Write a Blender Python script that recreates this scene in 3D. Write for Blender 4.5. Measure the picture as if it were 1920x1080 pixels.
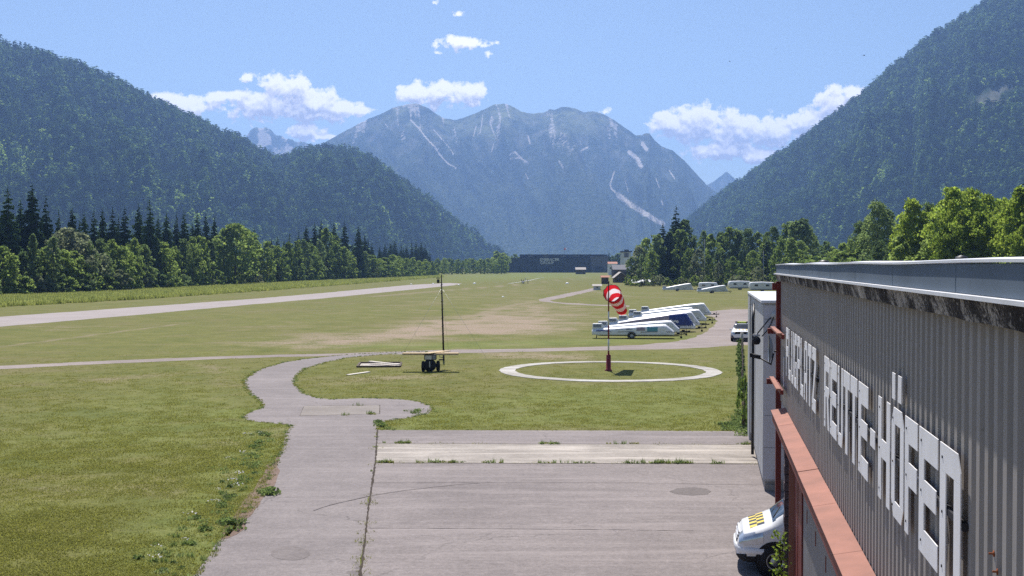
import bpy, bmesh, math, random
import numpy as np
from mathutils import Vector, Matrix, Euler
from math import radians as R, sin, cos, tan, pi, atan2, sqrt, hypot

for o in list(bpy.data.objects):
    bpy.data.objects.remove(o)
scene = bpy.context.scene
COL = scene.collection
rng = random.Random(7)
nrng = np.random.default_rng(11)

# ------------------------------------------------------------------ camera
FPX, HOR, CAMZ = 2110.0, 498.0, 7.15          # focal length and horizon in 1920-px units, eye height in metres
PITCH = math.atan((540.0 - HOR) / FPX)
cam_d = bpy.data.cameras.new('camera')
cam_d.sensor_width = 36.0
cam_d.lens = 36.0 * FPX / 1920.0
cam_d.clip_start = 0.3
cam_d.clip_end = 60000.0
cam = bpy.data.objects.new('camera', cam_d)
COL.objects.link(cam)
cam.location = (0, 0, CAMZ)
cam.rotation_euler = (R(90) - PITCH, 0, 0)
scene.camera = cam

# ------------------------------------------------------------------ render + view
scene.view_settings.view_transform = 'Standard'
scene.view_settings.look = 'None'
scene.view_settings.gamma = 1.0
scene.view_settings.exposure = 0.78
scene.view_settings.use_curve_mapping = False
cy = scene.cycles
cy.max_bounces = 8
cy.diffuse_bounces = 5
cy.glossy_bounces = 2
cy.transmission_bounces = 4
cy.transparent_max_bounces = 6
cy.volume_bounces = 1
cy.caustics_reflective = False
cy.caustics_refractive = False
cy.sample_clamp_indirect = 6.0
cy.use_adaptive_sampling = True
cy.adaptive_threshold = 0.002
try:
    cy.use_denoising = False
    cy.denoiser = 'OPENIMAGEDENOISE'
    cy.denoising_input_passes = 'RGB_ALBEDO_NORMAL'
    cy.denoising_prefilter = 'ACCURATE'
except Exception:
    pass

# ------------------------------------------------------------------ pixel <-> place helpers (measuring only)
_cp, _sp = cos(PITCH), sin(PITCH)
def ray(px, py):
    a = (px - 960.0) / FPX
    b = -(py - 540.0) / FPX
    return Vector((a, _cp + b * _sp, -_sp + b * _cp))
def G(px, py, z=0.0):
    """Ground point seen at a pixel of the photograph."""
    d = ray(px, py)
    t = (z - CAMZ) / d.z
    return Vector((d.x * t, d.y * t, z))
def P(px, py, depth):
    d = ray(px, py)
    t = depth / d.y
    return Vector((d.x * t, d.y * t, CAMZ + d.z * t))
def project(X, Y, Z):
    """numpy: world -> pixel"""
    z = Z - CAMZ
    yc = Y * _cp - z * _sp
    zc = Y * _sp + z * _cp
    return 960 + FPX * X / yc, 540 - FPX * zc / yc

SUN_EL, SUN_AZ = 58.0, -6.0       # the sun stands ahead of the camera, slightly to the left

# ------------------------------------------------------------------ node helpers
def new_mat(name):
    m = bpy.data.materials.new(name)
    m.use_nodes = True
    nt = m.node_tree
    for n in list(nt.nodes):
        nt.nodes.remove(n)
    out = nt.nodes.new('ShaderNodeOutputMaterial')
    return m, nt, out
class NT:
    """Small wrapper to write node graphs briefly."""
    def __init__(s, nt): s.nt = nt
    def n(s, typ, **kw):
        x = s.nt.nodes.new(typ)
        for k, v in kw.items(): setattr(x, k, v)
        return x
    def put(s, sock, v):
        if v is None: return
        if isinstance(v, bpy.types.NodeSocket): s.nt.links.new(v, sock)
        else:
            if isinstance(v, (tuple, list)) and len(v) == 3 and sock.type == 'RGBA': v = (*v, 1.0)
            sock.default_value = v
    def math(s, op, a, b=None, c=None, clamp=False):
        x = s.n('ShaderNodeMath', operation=op, use_clamp=clamp)
        s.put(x.inputs[0], a); s.put(x.inputs[1], b); s.put(x.inputs[2], c)
        return x.outputs[0]
    def vmath(s, op, a, b=None):
        x = s.n('ShaderNodeVectorMath', operation=op)
        s.put(x.inputs[0], a); s.put(x.inputs[1], b)
        return x.outputs[0]
    def mix(s, f, a, b, blend='MIX'):
        x = s.n('ShaderNodeMix', data_type='RGBA', blend_type=blend, clamp_factor=True)
        s.put(x.inputs[0], f); s.put(x.inputs[6], a); s.put(x.inputs[7], b)
        return x.outputs[2]
    def ramp(s, f, stops, interp='LINEAR'):
        x = s.n('ShaderNodeValToRGB')
        x.color_ramp.interpolation = interp
        e = x.color_ramp.elements
        while len(e) < len(stops): e.new(0.5)
        for el, (p, c) in zip(e, stops):
            el.position = p
            el.color = (c, c, c, 1) if isinstance(c, (int, float)) else (*c, 1)
        s.put(x.inputs[0], f)
        return x.outputs[0]
    def noise(s, vec, scale, detail=4, rough=0.55, dist=0.0, out=0):
        x = s.n('ShaderNodeTexNoise')
        s.put(x.inputs['Vector'], vec)
        x.inputs['Scale'].default_value = scale
        x.inputs['Detail'].default_value = detail
        x.inputs['Roughness'].default_value = rough
        x.inputs['Distortion'].default_value = dist
        return x.outputs[out]
    def mapr(s, v, a, b, c=0.0, d=1.0):
        x = s.n('ShaderNodeMapRange'); x.clamp = True
        s.put(x.inputs[0], v)
        for i, q in enumerate((a, b, c, d)): x.inputs[i + 1].default_value = q
        return x.outputs[0]
    def pos(s): return s.n('ShaderNodeNewGeometry').outputs['Position']
    def obj(s): return s.n('ShaderNodeTexCoord').outputs['Object']
    def attr(s, name):
        return s.n('ShaderNodeAttribute', attribute_name=name).outputs
    def bump(s, h, strength=0.4, dist=0.05):
        x = s.n('ShaderNodeBump')
        x.inputs['Strength'].default_value = strength
        x.inputs['Distance'].default_value = dist
        s.put(x.inputs['Height'], h)
        return x.outputs[0]
    def bsdf(s, color, rough=0.8, spec=0.3, metal=0.0, normal=None, **kw):
        x = s.n('ShaderNodeBsdfPrincipled')
        s.put(x.inputs['Base Color'], color)
        s.put(x.inputs['Roughness'], rough)
        x.inputs['Specular IOR Level'].default_value = spec
        s.put(x.inputs['Metallic'], metal)
        s.put(x.inputs['Normal'], normal)
        for k, v in kw.items(): s.put(x.inputs[k], v)
        return x.outputs[0]

# ------------------------------------------------------------------ world: physical sky with cumulus
world = bpy.data.worlds.new('World')
scene.world = world
world.use_nodes = True
wt = world.node_tree
for n in list(wt.nodes): wt.nodes.remove(n)

def cloud_group():
    g = bpy.data.node_groups.new('cloud_density', 'ShaderNodeTree')
    g.interface.new_socket('UV', in_out='INPUT', socket_type='NodeSocketVector')
    g.interface.new_socket('Density', in_out='OUTPUT', socket_type='NodeSocketFloat')
    w = NT(g)
    gi, go = w.n('NodeGroupInput'), w.n('NodeGroupOutput')
    uv = gi.outputs[0]
    # (centre x, base y, half width, height) of the cumulus heaps, measured in the photograph
    heaps = [(335,220,70,48),(300,186,32,12),(385,216,18,20),
             (430,196,58,30),(490,226,75,62),(535,205,62,74),(590,226,62,66),(640,222,52,36),(675,218,32,20),(600,230,60,30),
             (575,262,48,34),(610,266,34,16),
             (785,196,44,40),(830,198,62,50),(885,196,32,44),(762,166,22,10),
             (862,94,44,30),(820,104,20,12),(862,32,22,20),(818,14,25,18),(915,108,14,18),(930,84,12,12),(462,150,22,18),
             (1255,262,42,62),(1310,270,62,78),(1380,282,66,84),(1450,290,62,80),(1515,262,58,66),(1565,236,52,80),(1605,200,34,40),
             (1360,304,90,44),(1430,308,95,34),(1140,216,18,18),(1290,200,10,6)]
    nz = w.noise(uv, 62.0, 9, 0.64)
    nz2 = w.noise(uv, 16.0, 4, 0.55)
    sep = w.n('ShaderNodeSeparateXYZ'); w.put(sep.inputs[0], uv)
    # the outlines billow: warp the coordinates a little before measuring distances
    wx = w.math('ADD', sep.outputs[0], w.math('MULTIPLY', w.math('SUBTRACT', nz2, 0.5), 0.018))
    wy = w.math('ADD', sep.outputs[1], w.math('MULTIPLY', w.math('SUBTRACT', nz, 0.5), 0.012))
    acc = None
    for (x, yb, hw, hh) in heaps:
        d0 = ray(x, yb - hh * 0.40); u0, v0 = d0.x / d0.y, d0.z / d0.y
        a, b = hw / FPX, hh * 0.62 / FPX
        dx = w.math('DIVIDE', w.math('SUBTRACT', wx, u0), a)
        dy = w.math('DIVIDE', w.math('SUBTRACT', wy, v0), b)
        # flatter underside: distances below the centre count for more
        dy = w.math('MAXIMUM', dy, w.math('MULTIPLY', dy, -1.35))
        q = w.math('SUBTRACT', 1.0, w.math('SQRT', w.math('ADD', w.math('MULTIPLY', dx, dx), w.math('MULTIPLY', dy, dy))))
        if hw < 26 or (x, yb) == (862, 92): q = w.math('SUBTRACT', w.math('MULTIPLY', q, 0.40), 0.16)   # thin wisps
        if acc is None: acc = q
        else:
            x_ = w.n('ShaderNodeMath', operation='SMOOTH_MAX')
            w.put(x_.inputs[0], acc); w.put(x_.inputs[1], q); x_.inputs[2].default_value = 0.12
            acc = x_.outputs[0]
    dens = w.math('ADD', acc, w.math('ADD', w.math('MULTIPLY', w.math('SUBTRACT', nz, 0.5), 2.6), w.math('MULTIPLY', w.math('SUBTRACT', nz2, 0.5), 0.35)))
    w.put(go.inputs[0], dens)
    return g
def build_world():
    w = NT(wt)
    sky = w.n('ShaderNodeTexSky', sky_type='NISHITA')
    sky.sun_disc = False
    sky.sun_elevation = R(SUN_EL)
    sky.sun_rotation = R(SUN_AZ)
    sky.altitude = 900.0
    sky.air_density = 1.0
    sky.dust_density = 1.4
    sky.ozone_density = 2.6
    tc = w.n('ShaderNodeTexCoord')
    sep = w.n('ShaderNodeSeparateXYZ'); w.put(sep.inputs[0], tc.outputs['Generated'])
    dx, dy, dz = sep.outputs
    ysafe = w.math('MAXIMUM', dy, 0.02)
    com = w.n('ShaderNodeCombineXYZ')
    w.put(com.inputs[0], w.math('DIVIDE', dx, ysafe)); w.put(com.inputs[1], w.math('DIVIDE', dz, ysafe))
    uv = com.outputs[0]
    grp = cloud_group()
    g1 = w.n('ShaderNodeGroup', node_tree=grp); w.put(g1.inputs[0], uv)
    g2 = w.n('ShaderNodeGroup', node_tree=grp); w.put(g2.inputs[0], w.vmath('ADD', uv, (0.002, 0.0085, 0.0)))
    d1, d2 = g1.outputs[0], g2.outputs[0]
    front = w.mapr(dy, 0.25, 0.4)
    mask = w.math('MULTIPLY', w.mapr(d1, 0.06, 0.30), front)
    mask = w.math('POWER', mask, 0.75)
    # a cloud is bright where it thins out upwards, towards the sun, and grey underneath
    g3 = w.n('ShaderNodeGroup', node_tree=grp); w.put(g3.inputs[0], w.vmath('ADD', uv, (0.001, 0.0036, 0.0)))
    g4 = w.n('ShaderNodeGroup', node_tree=grp); w.put(g4.inputs[0], w.vmath('ADD', uv, (0.003, 0.0170, 0.0)))
    thick = w.math('ADD', w.math('MULTIPLY', w.mapr(d2, -0.15, 0.75), 0.40), w.math('MULTIPLY', w.mapr(g4.outputs[0], -0.25, 0.60), 0.42))
    edge = w.math('MULTIPLY', w.mapr(w.math('SUBTRACT', d1, g3.outputs[0]), -0.35, 0.35, -1.0, 1.0), 0.38)
    lit = w.math('ADD', w.math('SUBTRACT', 0.98, thick), edge, clamp=True)
    ccol = w.ramp(lit, [(0.0, (0.42, 0.42, 0.52)), (0.5, (0.76, 0.73, 0.78)), (0.85, (1.06, 1.0, 1.0)), (1.0, (1.18, 1.12, 1.10))])
    ccol = w.vmath('MULTIPLY', ccol, (11.5, 11.5, 11.5))
    col = w.mix(mask, sky.outputs[0], ccol)
    bg = w.n('ShaderNodeBackground')
    w.put(bg.inputs[0], col)
    bg.inputs[1].default_value = 0.062
    out = w.n('ShaderNodeOutputWorld')
    wt.links.new(bg.outputs[0], out.inputs[0])
build_world()
world.cycles.sampling_method = 'MANUAL'
world.cycles.sample_map_resolution = 512

sun_d = bpy.data.lights.new('sun', 'SUN')
sun_d.energy = 4.2
sun_d.angle = R(0.53)
sun_d.color = (1.0, 0.95, 0.88)
sun = bpy.data.objects.new('sun', sun_d)
COL.objects.link(sun)
sun.rotation_euler = (-R(90 - SUN_EL), 0, R(-SUN_AZ))
sun.location = (0, 0, 60)

# ------------------------------------------------------------------ object helpers
def link(o): COL.objects.link(o); return o
def mesh_obj(name, me, parent=None, loc=None):
    o = bpy.data.objects.new(name, me)
    COL.objects.link(o)
    if parent is not None: o.parent = parent
    if loc is not None: o.location = loc
    return o
def empty(name, label, cat, loc=(0, 0, 0), rz=0.0, group=None):
    o = bpy.data.objects.new(name, None)
    o.empty_display_size = 0.3
    COL.objects.link(o)
    o.location = loc
    o.rotation_euler = (0, 0, rz)
    return tag(o, label, cat, group)
def tag(o, label=None, cat=None, group=None, kind=None):
    if label: o['label'] = label
    if cat: o['category'] = cat
    if group: o['group'] = group
    if kind: o['kind'] = kind
    return o
def np_mesh(name, verts, faces, mat=None, smooth=False):
    """verts (n,3) array; faces (m,k) array with one k for all."""
    me = bpy.data.meshes.new(name)
    verts = np.asarray(verts, dtype=np.float32)
    faces = np.asarray(faces, dtype=np.int32)
    m, k = faces.shape
    me.vertices.add(len(verts)); me.vertices.foreach_set('co', verts.ravel())
    me.loops.add(m * k); me.loops.foreach_set('vertex_index', faces.ravel())
    me.polygons.add(m)
    me.polygons.foreach_set('loop_start', np.arange(0, m * k, k, dtype=np.int32))
    me.polygons.foreach_set('loop_total', np.full(m, k, dtype=np.int32))
    me.polygons.foreach_set('use_smooth', np.full(m, bool(smooth)))
    me.update(calc_edges=True)
    if mat: me.materials.append(mat)
    return me
def set_attr(me, name, values):
    a = me.attributes.new(name, 'FLOAT', 'POINT')
    a.data.foreach_set('value', np.asarray(values, dtype=np.float32).ravel())

class MB:
    """Collects primitives into one mesh."""
    def __init__(s): s.v = []; s.f = []; s.sm = []
    def add(s, vs, fs, smooth=False):
        b = len(s.v)
        s.v += [tuple(v) for v in vs]
        s.f += [tuple(i + b for i in f) for f in fs]
        s.sm += [smooth] * len(fs)
        return s
    def box(s, c, size, rot=None):
        hx, hy, hz = size[0] / 2, size[1] / 2, size[2] / 2
        vs = [Vector((x, y, z)) for x in (-hx, hx) for y in (-hy, hy) for z in (-hz, hz)]
        if rot is not None:
            M = rot if isinstance(rot, Matrix) else Euler(rot).to_matrix()
            vs = [M @ v for v in vs]
        vs = [v + Vector(c) for v in vs]
        return s.add(vs, [(0, 1, 3, 2), (4, 6, 7, 5), (0, 4, 5, 1), (2, 3, 7, 6), (0, 2, 6, 4), (1, 5, 7, 3)])
    def box2(s, a, b):
        return s.box([(a[i] + b[i]) / 2 for i in range(3)], [abs(b[i] - a[i]) for i in range(3)])
    def quad(s, a, b, c, d): return s.add([a, b, c, d], [(0, 1, 2, 3)])
    def prism(s, poly, z0, z1, M=None):
        """poly: list of (x, y), extruded from z0 to z1; M places it."""
        n = len(poly)
        vs = [Vector((x, y, z0)) for x, y in poly] + [Vector((x, y, z1)) for x, y in poly]
        if M is not None: vs = [M @ v for v in vs]
        fs = [tuple(range(n - 1, -1, -1)), tuple(range(n, 2 * n))]
        fs += [(i, (i + 1) % n, n + (i + 1) % n, n + i) for i in range(n)]
        return s.add(vs, fs)
    def tube(s, pts, rad, n=8, caps=True, smooth=True):
        pts = [Vector(p) for p in pts]
        if not isinstance(rad, (list, tuple)): rad = [rad] * len(pts)
        vs = []; fs = []
        ref = None
        for i, p in enumerate(pts):
            t = (pts[min(i + 1, len(pts) - 1)] - pts[max(i - 1, 0)]).normalized()
            if ref is None:
                ref = Vector((0, 0, 1)) if abs(t.z) < 0.9 else Vector((1, 0, 0))
            u = (ref - t * ref.dot(t)).normalized(); w = t.cross(u); ref = u
            for k in range(n):
                a = 2 * pi * k / n
                vs.append(p + (u * cos(a) + w * sin(a)) * rad[i])
        for i in range(len(pts) - 1):
            for k in range(n):
                fs.append((i * n + k, i * n + (k + 1) % n, (i + 1) * n + (k + 1) % n, (i + 1) * n + k))
        s.add(vs, fs, smooth)
        if caps:
            b = len(s.v) - len(vs)
            s.f.append(tuple(b + k for k in range(n - 1, -1, -1))); s.sm.append(False)
            e = b + (len(pts) - 1) * n
            s.f.append(tuple(e + k for k in range(n))); s.sm.append(False)
        return s
    def lathe(s, prof, c, axis='z', n=24, smooth=True):
        """prof: (radius, height) list turned about an axis through c."""
        vs = []; fs = []
        for r, h in prof:
            for k in range(n):
                a = 2 * pi * k / n
                x, y = r * cos(a), r * sin(a)
                v = {'z': (x, y, h), 'y': (x, h, y), 'x': (h, x, y)}[axis]
                vs.append(Vector(v) + Vector(c))
        for i in range(len(prof) - 1):
            for k in range(n):
                fs.append((i * n + k, i * n + (k + 1) % n, (i + 1) * n + (k + 1) % n, (i + 1) * n + k))
        return s.add(vs, fs, smooth)
    def mesh(s, name, mat=None):
        me = bpy.data.meshes.new(name)
        me.from_pydata([tuple(v) for v in s.v], [], s.f)
        me.polygons.foreach_set('use_smooth', s.sm)
        if mat: me.materials.append(mat)
        me.update()
        bm = bmesh.new(); bm.from_mesh(me)
        bmesh.ops.recalc_face_normals(bm, faces=bm.faces)
        bm.to_mesh(me); bm.free()
        return me
    def build(s, name, mat, parent=None, loc=None, bevel=0.0, segs=1):
        me = s.mesh(name, mat)
        if bevel > 0:
            bm = bmesh.new(); bm.from_mesh(me)
            bmesh.ops.remove_doubles(bm, verts=bm.verts, dist=1e-5)
            es = [e for e in bm.edges if len(e.link_faces) == 2 and e.calc_face_angle(0) > 0.5]
            bmesh.ops.bevel(bm, geom=es, offset=bevel, segments=segs, affect='EDGES', profile=0.5, clamp_overlap=True)
            bm.to_mesh(me); bm.free()
        return mesh_obj(name, me, parent, loc)
def copy_tree(o, parent=None):
    c = o.copy(); COL.objects.link(c)
    if parent is not None: c.parent = parent
    for ch in list(o.children): copy_tree(ch, c)
    return c
def text_mesh(name, body, size, depth, mat, bold_offset=0.0):
    cu = bpy.data.curves.new(name, 'FONT')
    cu.body = body; cu.size = size; cu.extrude = depth / 2; cu.align_x = 'LEFT'; cu.offset = bold_offset; cu.resolution_u = 3
    o = bpy.data.objects.new(name, cu); COL.objects.link(o)
    dg = bpy.context.evaluated_depsgraph_get(); dg.update()
    me = bpy.data.meshes.new_from_object(o.evaluated_get(dg))
    bpy.data.objects.remove(o)
    me.materials.clear(); me.materials.append(mat)
    return me

# numpy value-noise fbm
def _hash(ix, iy, seed):
    h = (ix.astype(np.int64) * 374761393 + iy.astype(np.int64) * 668265263 + seed * 974711) & 0x7fffffff
    h = (h ^ (h >> 13)) * 1274126177 & 0x7fffffff
    h = h ^ (h >> 16)
    return (h & 0xffff) / 65535.0
def vnoise(x, y, seed=0):
    x = np.asarray(x, float); y = np.asarray(y, float)
    ix, iy = np.floor(x), np.floor(y)
    fx, fy = x - ix, y - iy
    fx = fx * fx * fx * (fx * (fx * 6 - 15) + 10); fy = fy * fy * fy * (fy * (fy * 6 - 15) + 10)
    a = _hash(ix, iy, seed); b = _hash(ix + 1, iy, seed); c = _hash(ix, iy + 1, seed); d = _hash(ix + 1, iy + 1, seed)
    return (a * (1 - fx) + b * fx) * (1 - fy) + (c * (1 - fx) + d * fx) * fy
def fbm(x, y, oct=5, seed=0, gain=0.5):
    s = 0; a = 1; t = 0
    for i in range(oct):
        s = s + a * vnoise(x * 2 ** i, y * 2 ** i, seed + i * 17); t += a; a *= gain
    return s / t
def ridged(x, y, oct=5, seed=0):
    s = 0; a = 1; t = 0
    for i in range(oct):
        s = s + a * (1 - np.abs(2 * vnoise(x * 2 ** i, y * 2 ** i, seed + i * 31) - 1)); t += a; a *= 0.5
    return s / t
def in_poly(x, y, poly):
    x = np.asarray(x); y = np.asarray(y)
    ins = np.zeros(x.shape, bool)
    n = len(poly); j = n - 1
    for i in range(n):
        xi, yi = poly[i][0], poly[i][1]; xj, yj = poly[j][0], poly[j][1]
        c = ((yi > y) != (yj > y)) & (x < (xj - xi) * (y - yi) / (yj - yi + 1e-12) + xi)
        ins ^= c; j = i
    return ins
def dist_poly(x, y, pts, closed=False):
    x = np.asarray(x); y = np.asarray(y)
    d = np.full(x.shape, 1e9)
    n = len(pts)
    for i in range(n if closed else n - 1):
        a, b = pts[i], pts[(i + 1) % n]
        vx, vy = b[0] - a[0], b[1] - a[1]
        t = np.clip(((x - a[0]) * vx + (y - a[1]) * vy) / (vx * vx + vy * vy + 1e-12), 0, 1)
        d = np.minimum(d, np.hypot(x - a[0] - t * vx, y - a[1] - t * vy))
    return d

# ------------------------------------------------------------------ materials
def simple(name, color, rough=0.7, spec=0.3, metal=0.0, var=0.12, scale=3.0, bump=0.0, bscale=40.0, dirt=0.0, dirt_col=(0.10, 0.085, 0.07), **kw):
    m, nt, out = new_mat(name); w = NT(nt)
    co = w.obj()
    n1 = w.noise(co, scale, 5, 0.6)
    c = w.mix(w.mapr(n1, 0.3, 0.7), tuple(q * (1 - var) for q in color), tuple(min(1, q * (1 + var)) for q in color))
    if dirt > 0:
        st = w.n('ShaderNodeMapping'); w.put(st.inputs[0], co); st.inputs['Scale'].default_value = (1, 1, 0.18)
        n2 = w.noise(st.outputs[0], scale * 2.2, 6, 0.65)
        c = w.mix(w.math('MULTIPLY', w.mapr(n2, 0.48, 0.75), dirt), c, dirt_col)
    nrm = None
    if bump > 0: nrm = w.bump(w.noise(co, bscale, 4, 0.6), bump, 0.01)
    rr = w.mapr(n1, 0.2, 0.8, max(0.02, rough - 0.08), min(1, rough + 0.08))
    nt.links.new(w.bsdf(c, rr, spec, metal, nrm, **kw), out.inputs[0])
    return m
def foliage_mat(name, c1, c2, trans=0.35, tcol=None, hue_obj=0.25, stand=0.0):
    m, nt, out = new_mat(name); w = NT(nt)
    g = w.n('ShaderNodeNewGeometry'); oi = w.n('ShaderNodeObjectInfo')
    f = w.math('ADD', w.math('MULTIPLY', g.outputs['Random Per Island'], 0.75), w.math('MULTIPLY', w.math('SUBTRACT', oi.outputs['Random'], 0.5), hue_obj * 2), clamp=True)
    c = w.mix(f, c1, c2)
    val = w.math('ADD', 0.82, w.math('MULTIPLY', oi.outputs['Random'], 0.36))
    c = w.vmath('MULTIPLY', c, w.n('ShaderNodeCombineXYZ').outputs[0]) if False else w.mix(1.0, c, w.ramp(oi.outputs['Random'], [(0, 0.78), (1, 1.0)]), 'MULTIPLY')
    if stand > 0:      # tone drifts from stand to stand across a slope
        n_ = w.noise(oi.outputs['Location'], 0.011, 5, 0.7)
        c = w.mix(1.0, c, w.ramp(w.mapr(n_, 0.30, 0.70), [(0, 1 - stand), (1, 1.0)]), 'MULTIPLY')
    tc = w.mix(1.0, c, tcol or (0.90, 1.0, 0.66), 'MULTIPLY')
    tc = w.vmath('MULTIPLY', tc, (2.1, 2.1, 2.1))
    d = w.n('ShaderNodeBsdfDiffuse'); w.put(d.inputs[0], c)
    t = w.n('ShaderNodeBsdfTranslucent'); w.put(t.inputs[0], tc)
    ms = w.n('ShaderNodeMixShader'); ms.inputs[0].default_value = trans
    nt.links.new(d.outputs[0], ms.inputs[1]); nt.links.new(t.outputs[0], ms.inputs[2])
    nt.links.new(ms.outputs[0], out.inputs[0])
    return m
def glass_mat(name, tint=(0.02, 0.025, 0.03)):
    m, nt, out = new_mat(name); w = NT(nt)
    nt.links.new(w.bsdf(tint, 0.06, 0.8), out.inputs[0]); return m

M = {}
M['bark'] = simple('bark', (0.10, 0.075, 0.055), 0.95, 0.1, scale=6, bump=0.5, bscale=18)
M['spruce'] = foliage_mat('spruce_needles', (0.029, 0.055, 0.023), (0.080, 0.121, 0.046), 0.28)
M['broadleaf'] = foliage_mat('broadleaf', (0.122, 0.170, 0.056), (0.270, 0.307, 0.117), 0.48)
M['darkleaf'] = foliage_mat('dark_broadleaf', (0.098, 0.141, 0.070), (0.229, 0.267, 0.134), 0.44)
M['brightleaf'] = foliage_mat('bright_leaf', (0.151, 0.206, 0.040), (0.302, 0.334, 0.084), 0.50)
M['willow'] = foliage_mat('willow_leaf', (0.14, 0.17, 0.105), (0.29, 0.31, 0.21), 0.35, (1, 1, 0.8))
M['cypress'] = foliage_mat('thuja_leaf', (0.012, 0.022, 0.012), (0.028, 0.046, 0.022), 0.1)
M['farforest'] = foliage_mat('far_spruce', (0.028, 0.060, 0.024), (0.180, 0.260, 0.095), 0.40, hue_obj=0.9, stand=0.6)
M['farleaf'] = foliage_mat('far_broadleaf', (0.190, 0.270, 0.065), (0.340, 0.410, 0.120), 0.45, hue_obj=0.4)
M['grassblade'] = foliage_mat('grass_blade', (0.200, 0.205, 0.052), (0.300, 0.290, 0.105), 0.36, (0.85, 0.88, 0.6))
M['weed'] = foliage_mat('weed_leaf', (0.13, 0.17, 0.07), (0.23, 0.26, 0.13), 0.35)
M['tallgrass'] = foliage_mat('tall_grass', (0.19, 0.225, 0.075), (0.32, 0.325, 0.155), 0.45, (1, 1, 0.65))
M['white'] = simple('white_gelcoat', (0.76, 0.76, 0.77), 0.35, 0.5, var=0.05, scale=1.5, dirt=0.12)
M['offwhite'] = simple('aged_white', (0.62, 0.62, 0.60), 0.5, 0.4, var=0.08, dirt=0.3)
M['blue'] = simple('blue_decal', (0.02, 0.045, 0.20), 0.4, 0.4)
M['teal'] = simple('teal_decal', (0.10, 0.30, 0.38), 0.4, 0.4)
M['greydecal'] = simple('grey_decal', (0.22, 0.23, 0.27), 0.4, 0.4)
M['mauve'] = simple('mauve_side', (0.33, 0.27, 0.31), 0.5, 0.3, var=0.15)
M['black'] = simple('black_rubber', (0.018, 0.018, 0.02), 0.8, 0.3)
M['darkmetal'] = simple('dark_metal', (0.03, 0.03, 0.034), 0.5, 0.5, metal=0.3)
M['steel'] = simple('galvanised_steel', (0.42, 0.43, 0.45), 0.45, 0.5, metal=0.6)
M['rim'] = simple('wheel_rim', (0.45, 0.45, 0.46), 0.4, 0.5, metal=0.7)
M['glass'] = glass_mat('tinted_glass')
M['carwhite'] = simple('car_paint_white', (0.74, 0.74, 0.75), 0.25, 0.6, var=0.02, scale=1.0)
M['navy'] = simple('car_paint_navy', (0.015, 0.017, 0.05), 0.3, 0.6)
M['yellow'] = simple('yellow_film', (0.75, 0.55, 0.06), 0.4, 0.4)
M['lime'] = simple('lime_film', (0.62, 0.72, 0.05), 0.4, 0.4)
M['blackfilm'] = simple('black_film', (0.02, 0.02, 0.02), 0.35, 0.4)
M['lamp'] = simple('headlamp_lens', (0.55, 0.58, 0.62), 0.1, 0.9, metal=0.5)
M['redpaint'] = simple('red_oxide_paint', (0.16, 0.026, 0.022), 0.6, 0.35, var=0.25, dirt=0.4, dirt_col=(0.07, 0.02, 0.015))
M['salmon'] = simple('red_flashing', (0.325, 0.155, 0.118), 0.75, 0.2, var=0.20, scale=1.2, dirt=0.55, dirt_col=(0.25, 0.125, 0.095))
M['polered'] = simple('pole_red', (0.20, 0.012, 0.016), 0.5, 0.4, var=0.2)
M['polewhite'] = simple('pole_white', (0.62, 0.62, 0.62), 0.5, 0.4, dirt=0.3)
M['board'] = simple('letter_board', (0.84, 0.83, 0.84), 0.55, 0.3, var=0.05, scale=2, dirt=0.12)
M['plank'] = simple('raw_plank', (0.56, 0.43, 0.26), 0.8, 0.15, var=0.15, scale=5, dirt=0.25, dirt_col=(0.36, 0.25, 0.14))
M['oldwood'] = simple('old_wood', (0.12, 0.095, 0.075), 0.85, 0.15, var=0.3, scale=5)
M['whitewood'] = simple('white_board', (0.66, 0.60, 0.52), 0.8, 0.2, var=0.1, dirt=0.25)
M['mast'] = simple('mast_paint', (0.035, 0.022, 0.020), 0.6, 0.3)
M['annex'] = simple('fibre_panel', (0.60, 0.59, 0.62), 0.75, 0.25, var=0.07, scale=1.2, dirt=0.22, dirt_col=(0.28, 0.25, 0.24))
M['annexlight'] = simple('light_render', (0.47, 0.47, 0.47), 0.75, 0.25, var=0.08, scale=1.5, dirt=0.35)
M['whitecap'] = simple('white_capping', (0.70, 0.71, 0.74), 0.5, 0.3, var=0.05)
M['fascia'] = simple('blue_grey_sheet', (0.125, 0.160, 0.205), 0.85, 0.1, var=0.10, scale=0.8, dirt=0.25, dirt_col=(0.09, 0.115, 0.15))
M['joint'] = simple('dark_joint', (0.03, 0.03, 0.035), 0.8, 0.2)
M['masonry'] = simple('dark_masonry', (0.10, 0.075, 0.085), 0.9, 0.2, var=0.3, scale=8, bump=0.5)
M['door'] = simple('door_sheet', (0.25, 0.24, 0.235), 0.65, 0.35, var=0.10, scale=1.5, dirt=0.3)
M['interior'] = simple('hangar_inside', (0.10, 0.10, 0.10), 0.9, 0.1)
M['hall'] = simple('hall_cladding', (0.030, 0.036, 0.055), 0.6, 0.35, var=0.12, scale=0.08)
M['hallgrey'] = simple('hall_grey', (0.115, 0.115, 0.135), 0.7, 0.3, var=0.08, scale=0.1)
M['roofdark'] = simple('roof_dark', (0.04, 0.04, 0.05), 0.8, 0.2)
M['roofgrey'] = simple('roof_grey', (0.16, 0.155, 0.17), 0.8, 0.2)
M['roofred'] = simple('roof_red', (0.42, 0.20, 0.14), 0.8, 0.2)
M['roofpale'] = simple('roof_pale', (0.42, 0.38, 0.34), 0.8, 0.2)
M['wallwhite'] = simple('plaster_white', (0.74, 0.73, 0.72), 0.8, 0.2, var=0.04)
M['concrete_small'] = simple('plinth_concrete', (0.33, 0.31, 0.29), 0.9, 0.2, var=0.2, scale=4, bump=0.4)
M['red'] = simple('sock_red', (0.62, 0.020, 0.030), 0.8, 0.15, var=0.06)
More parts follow.
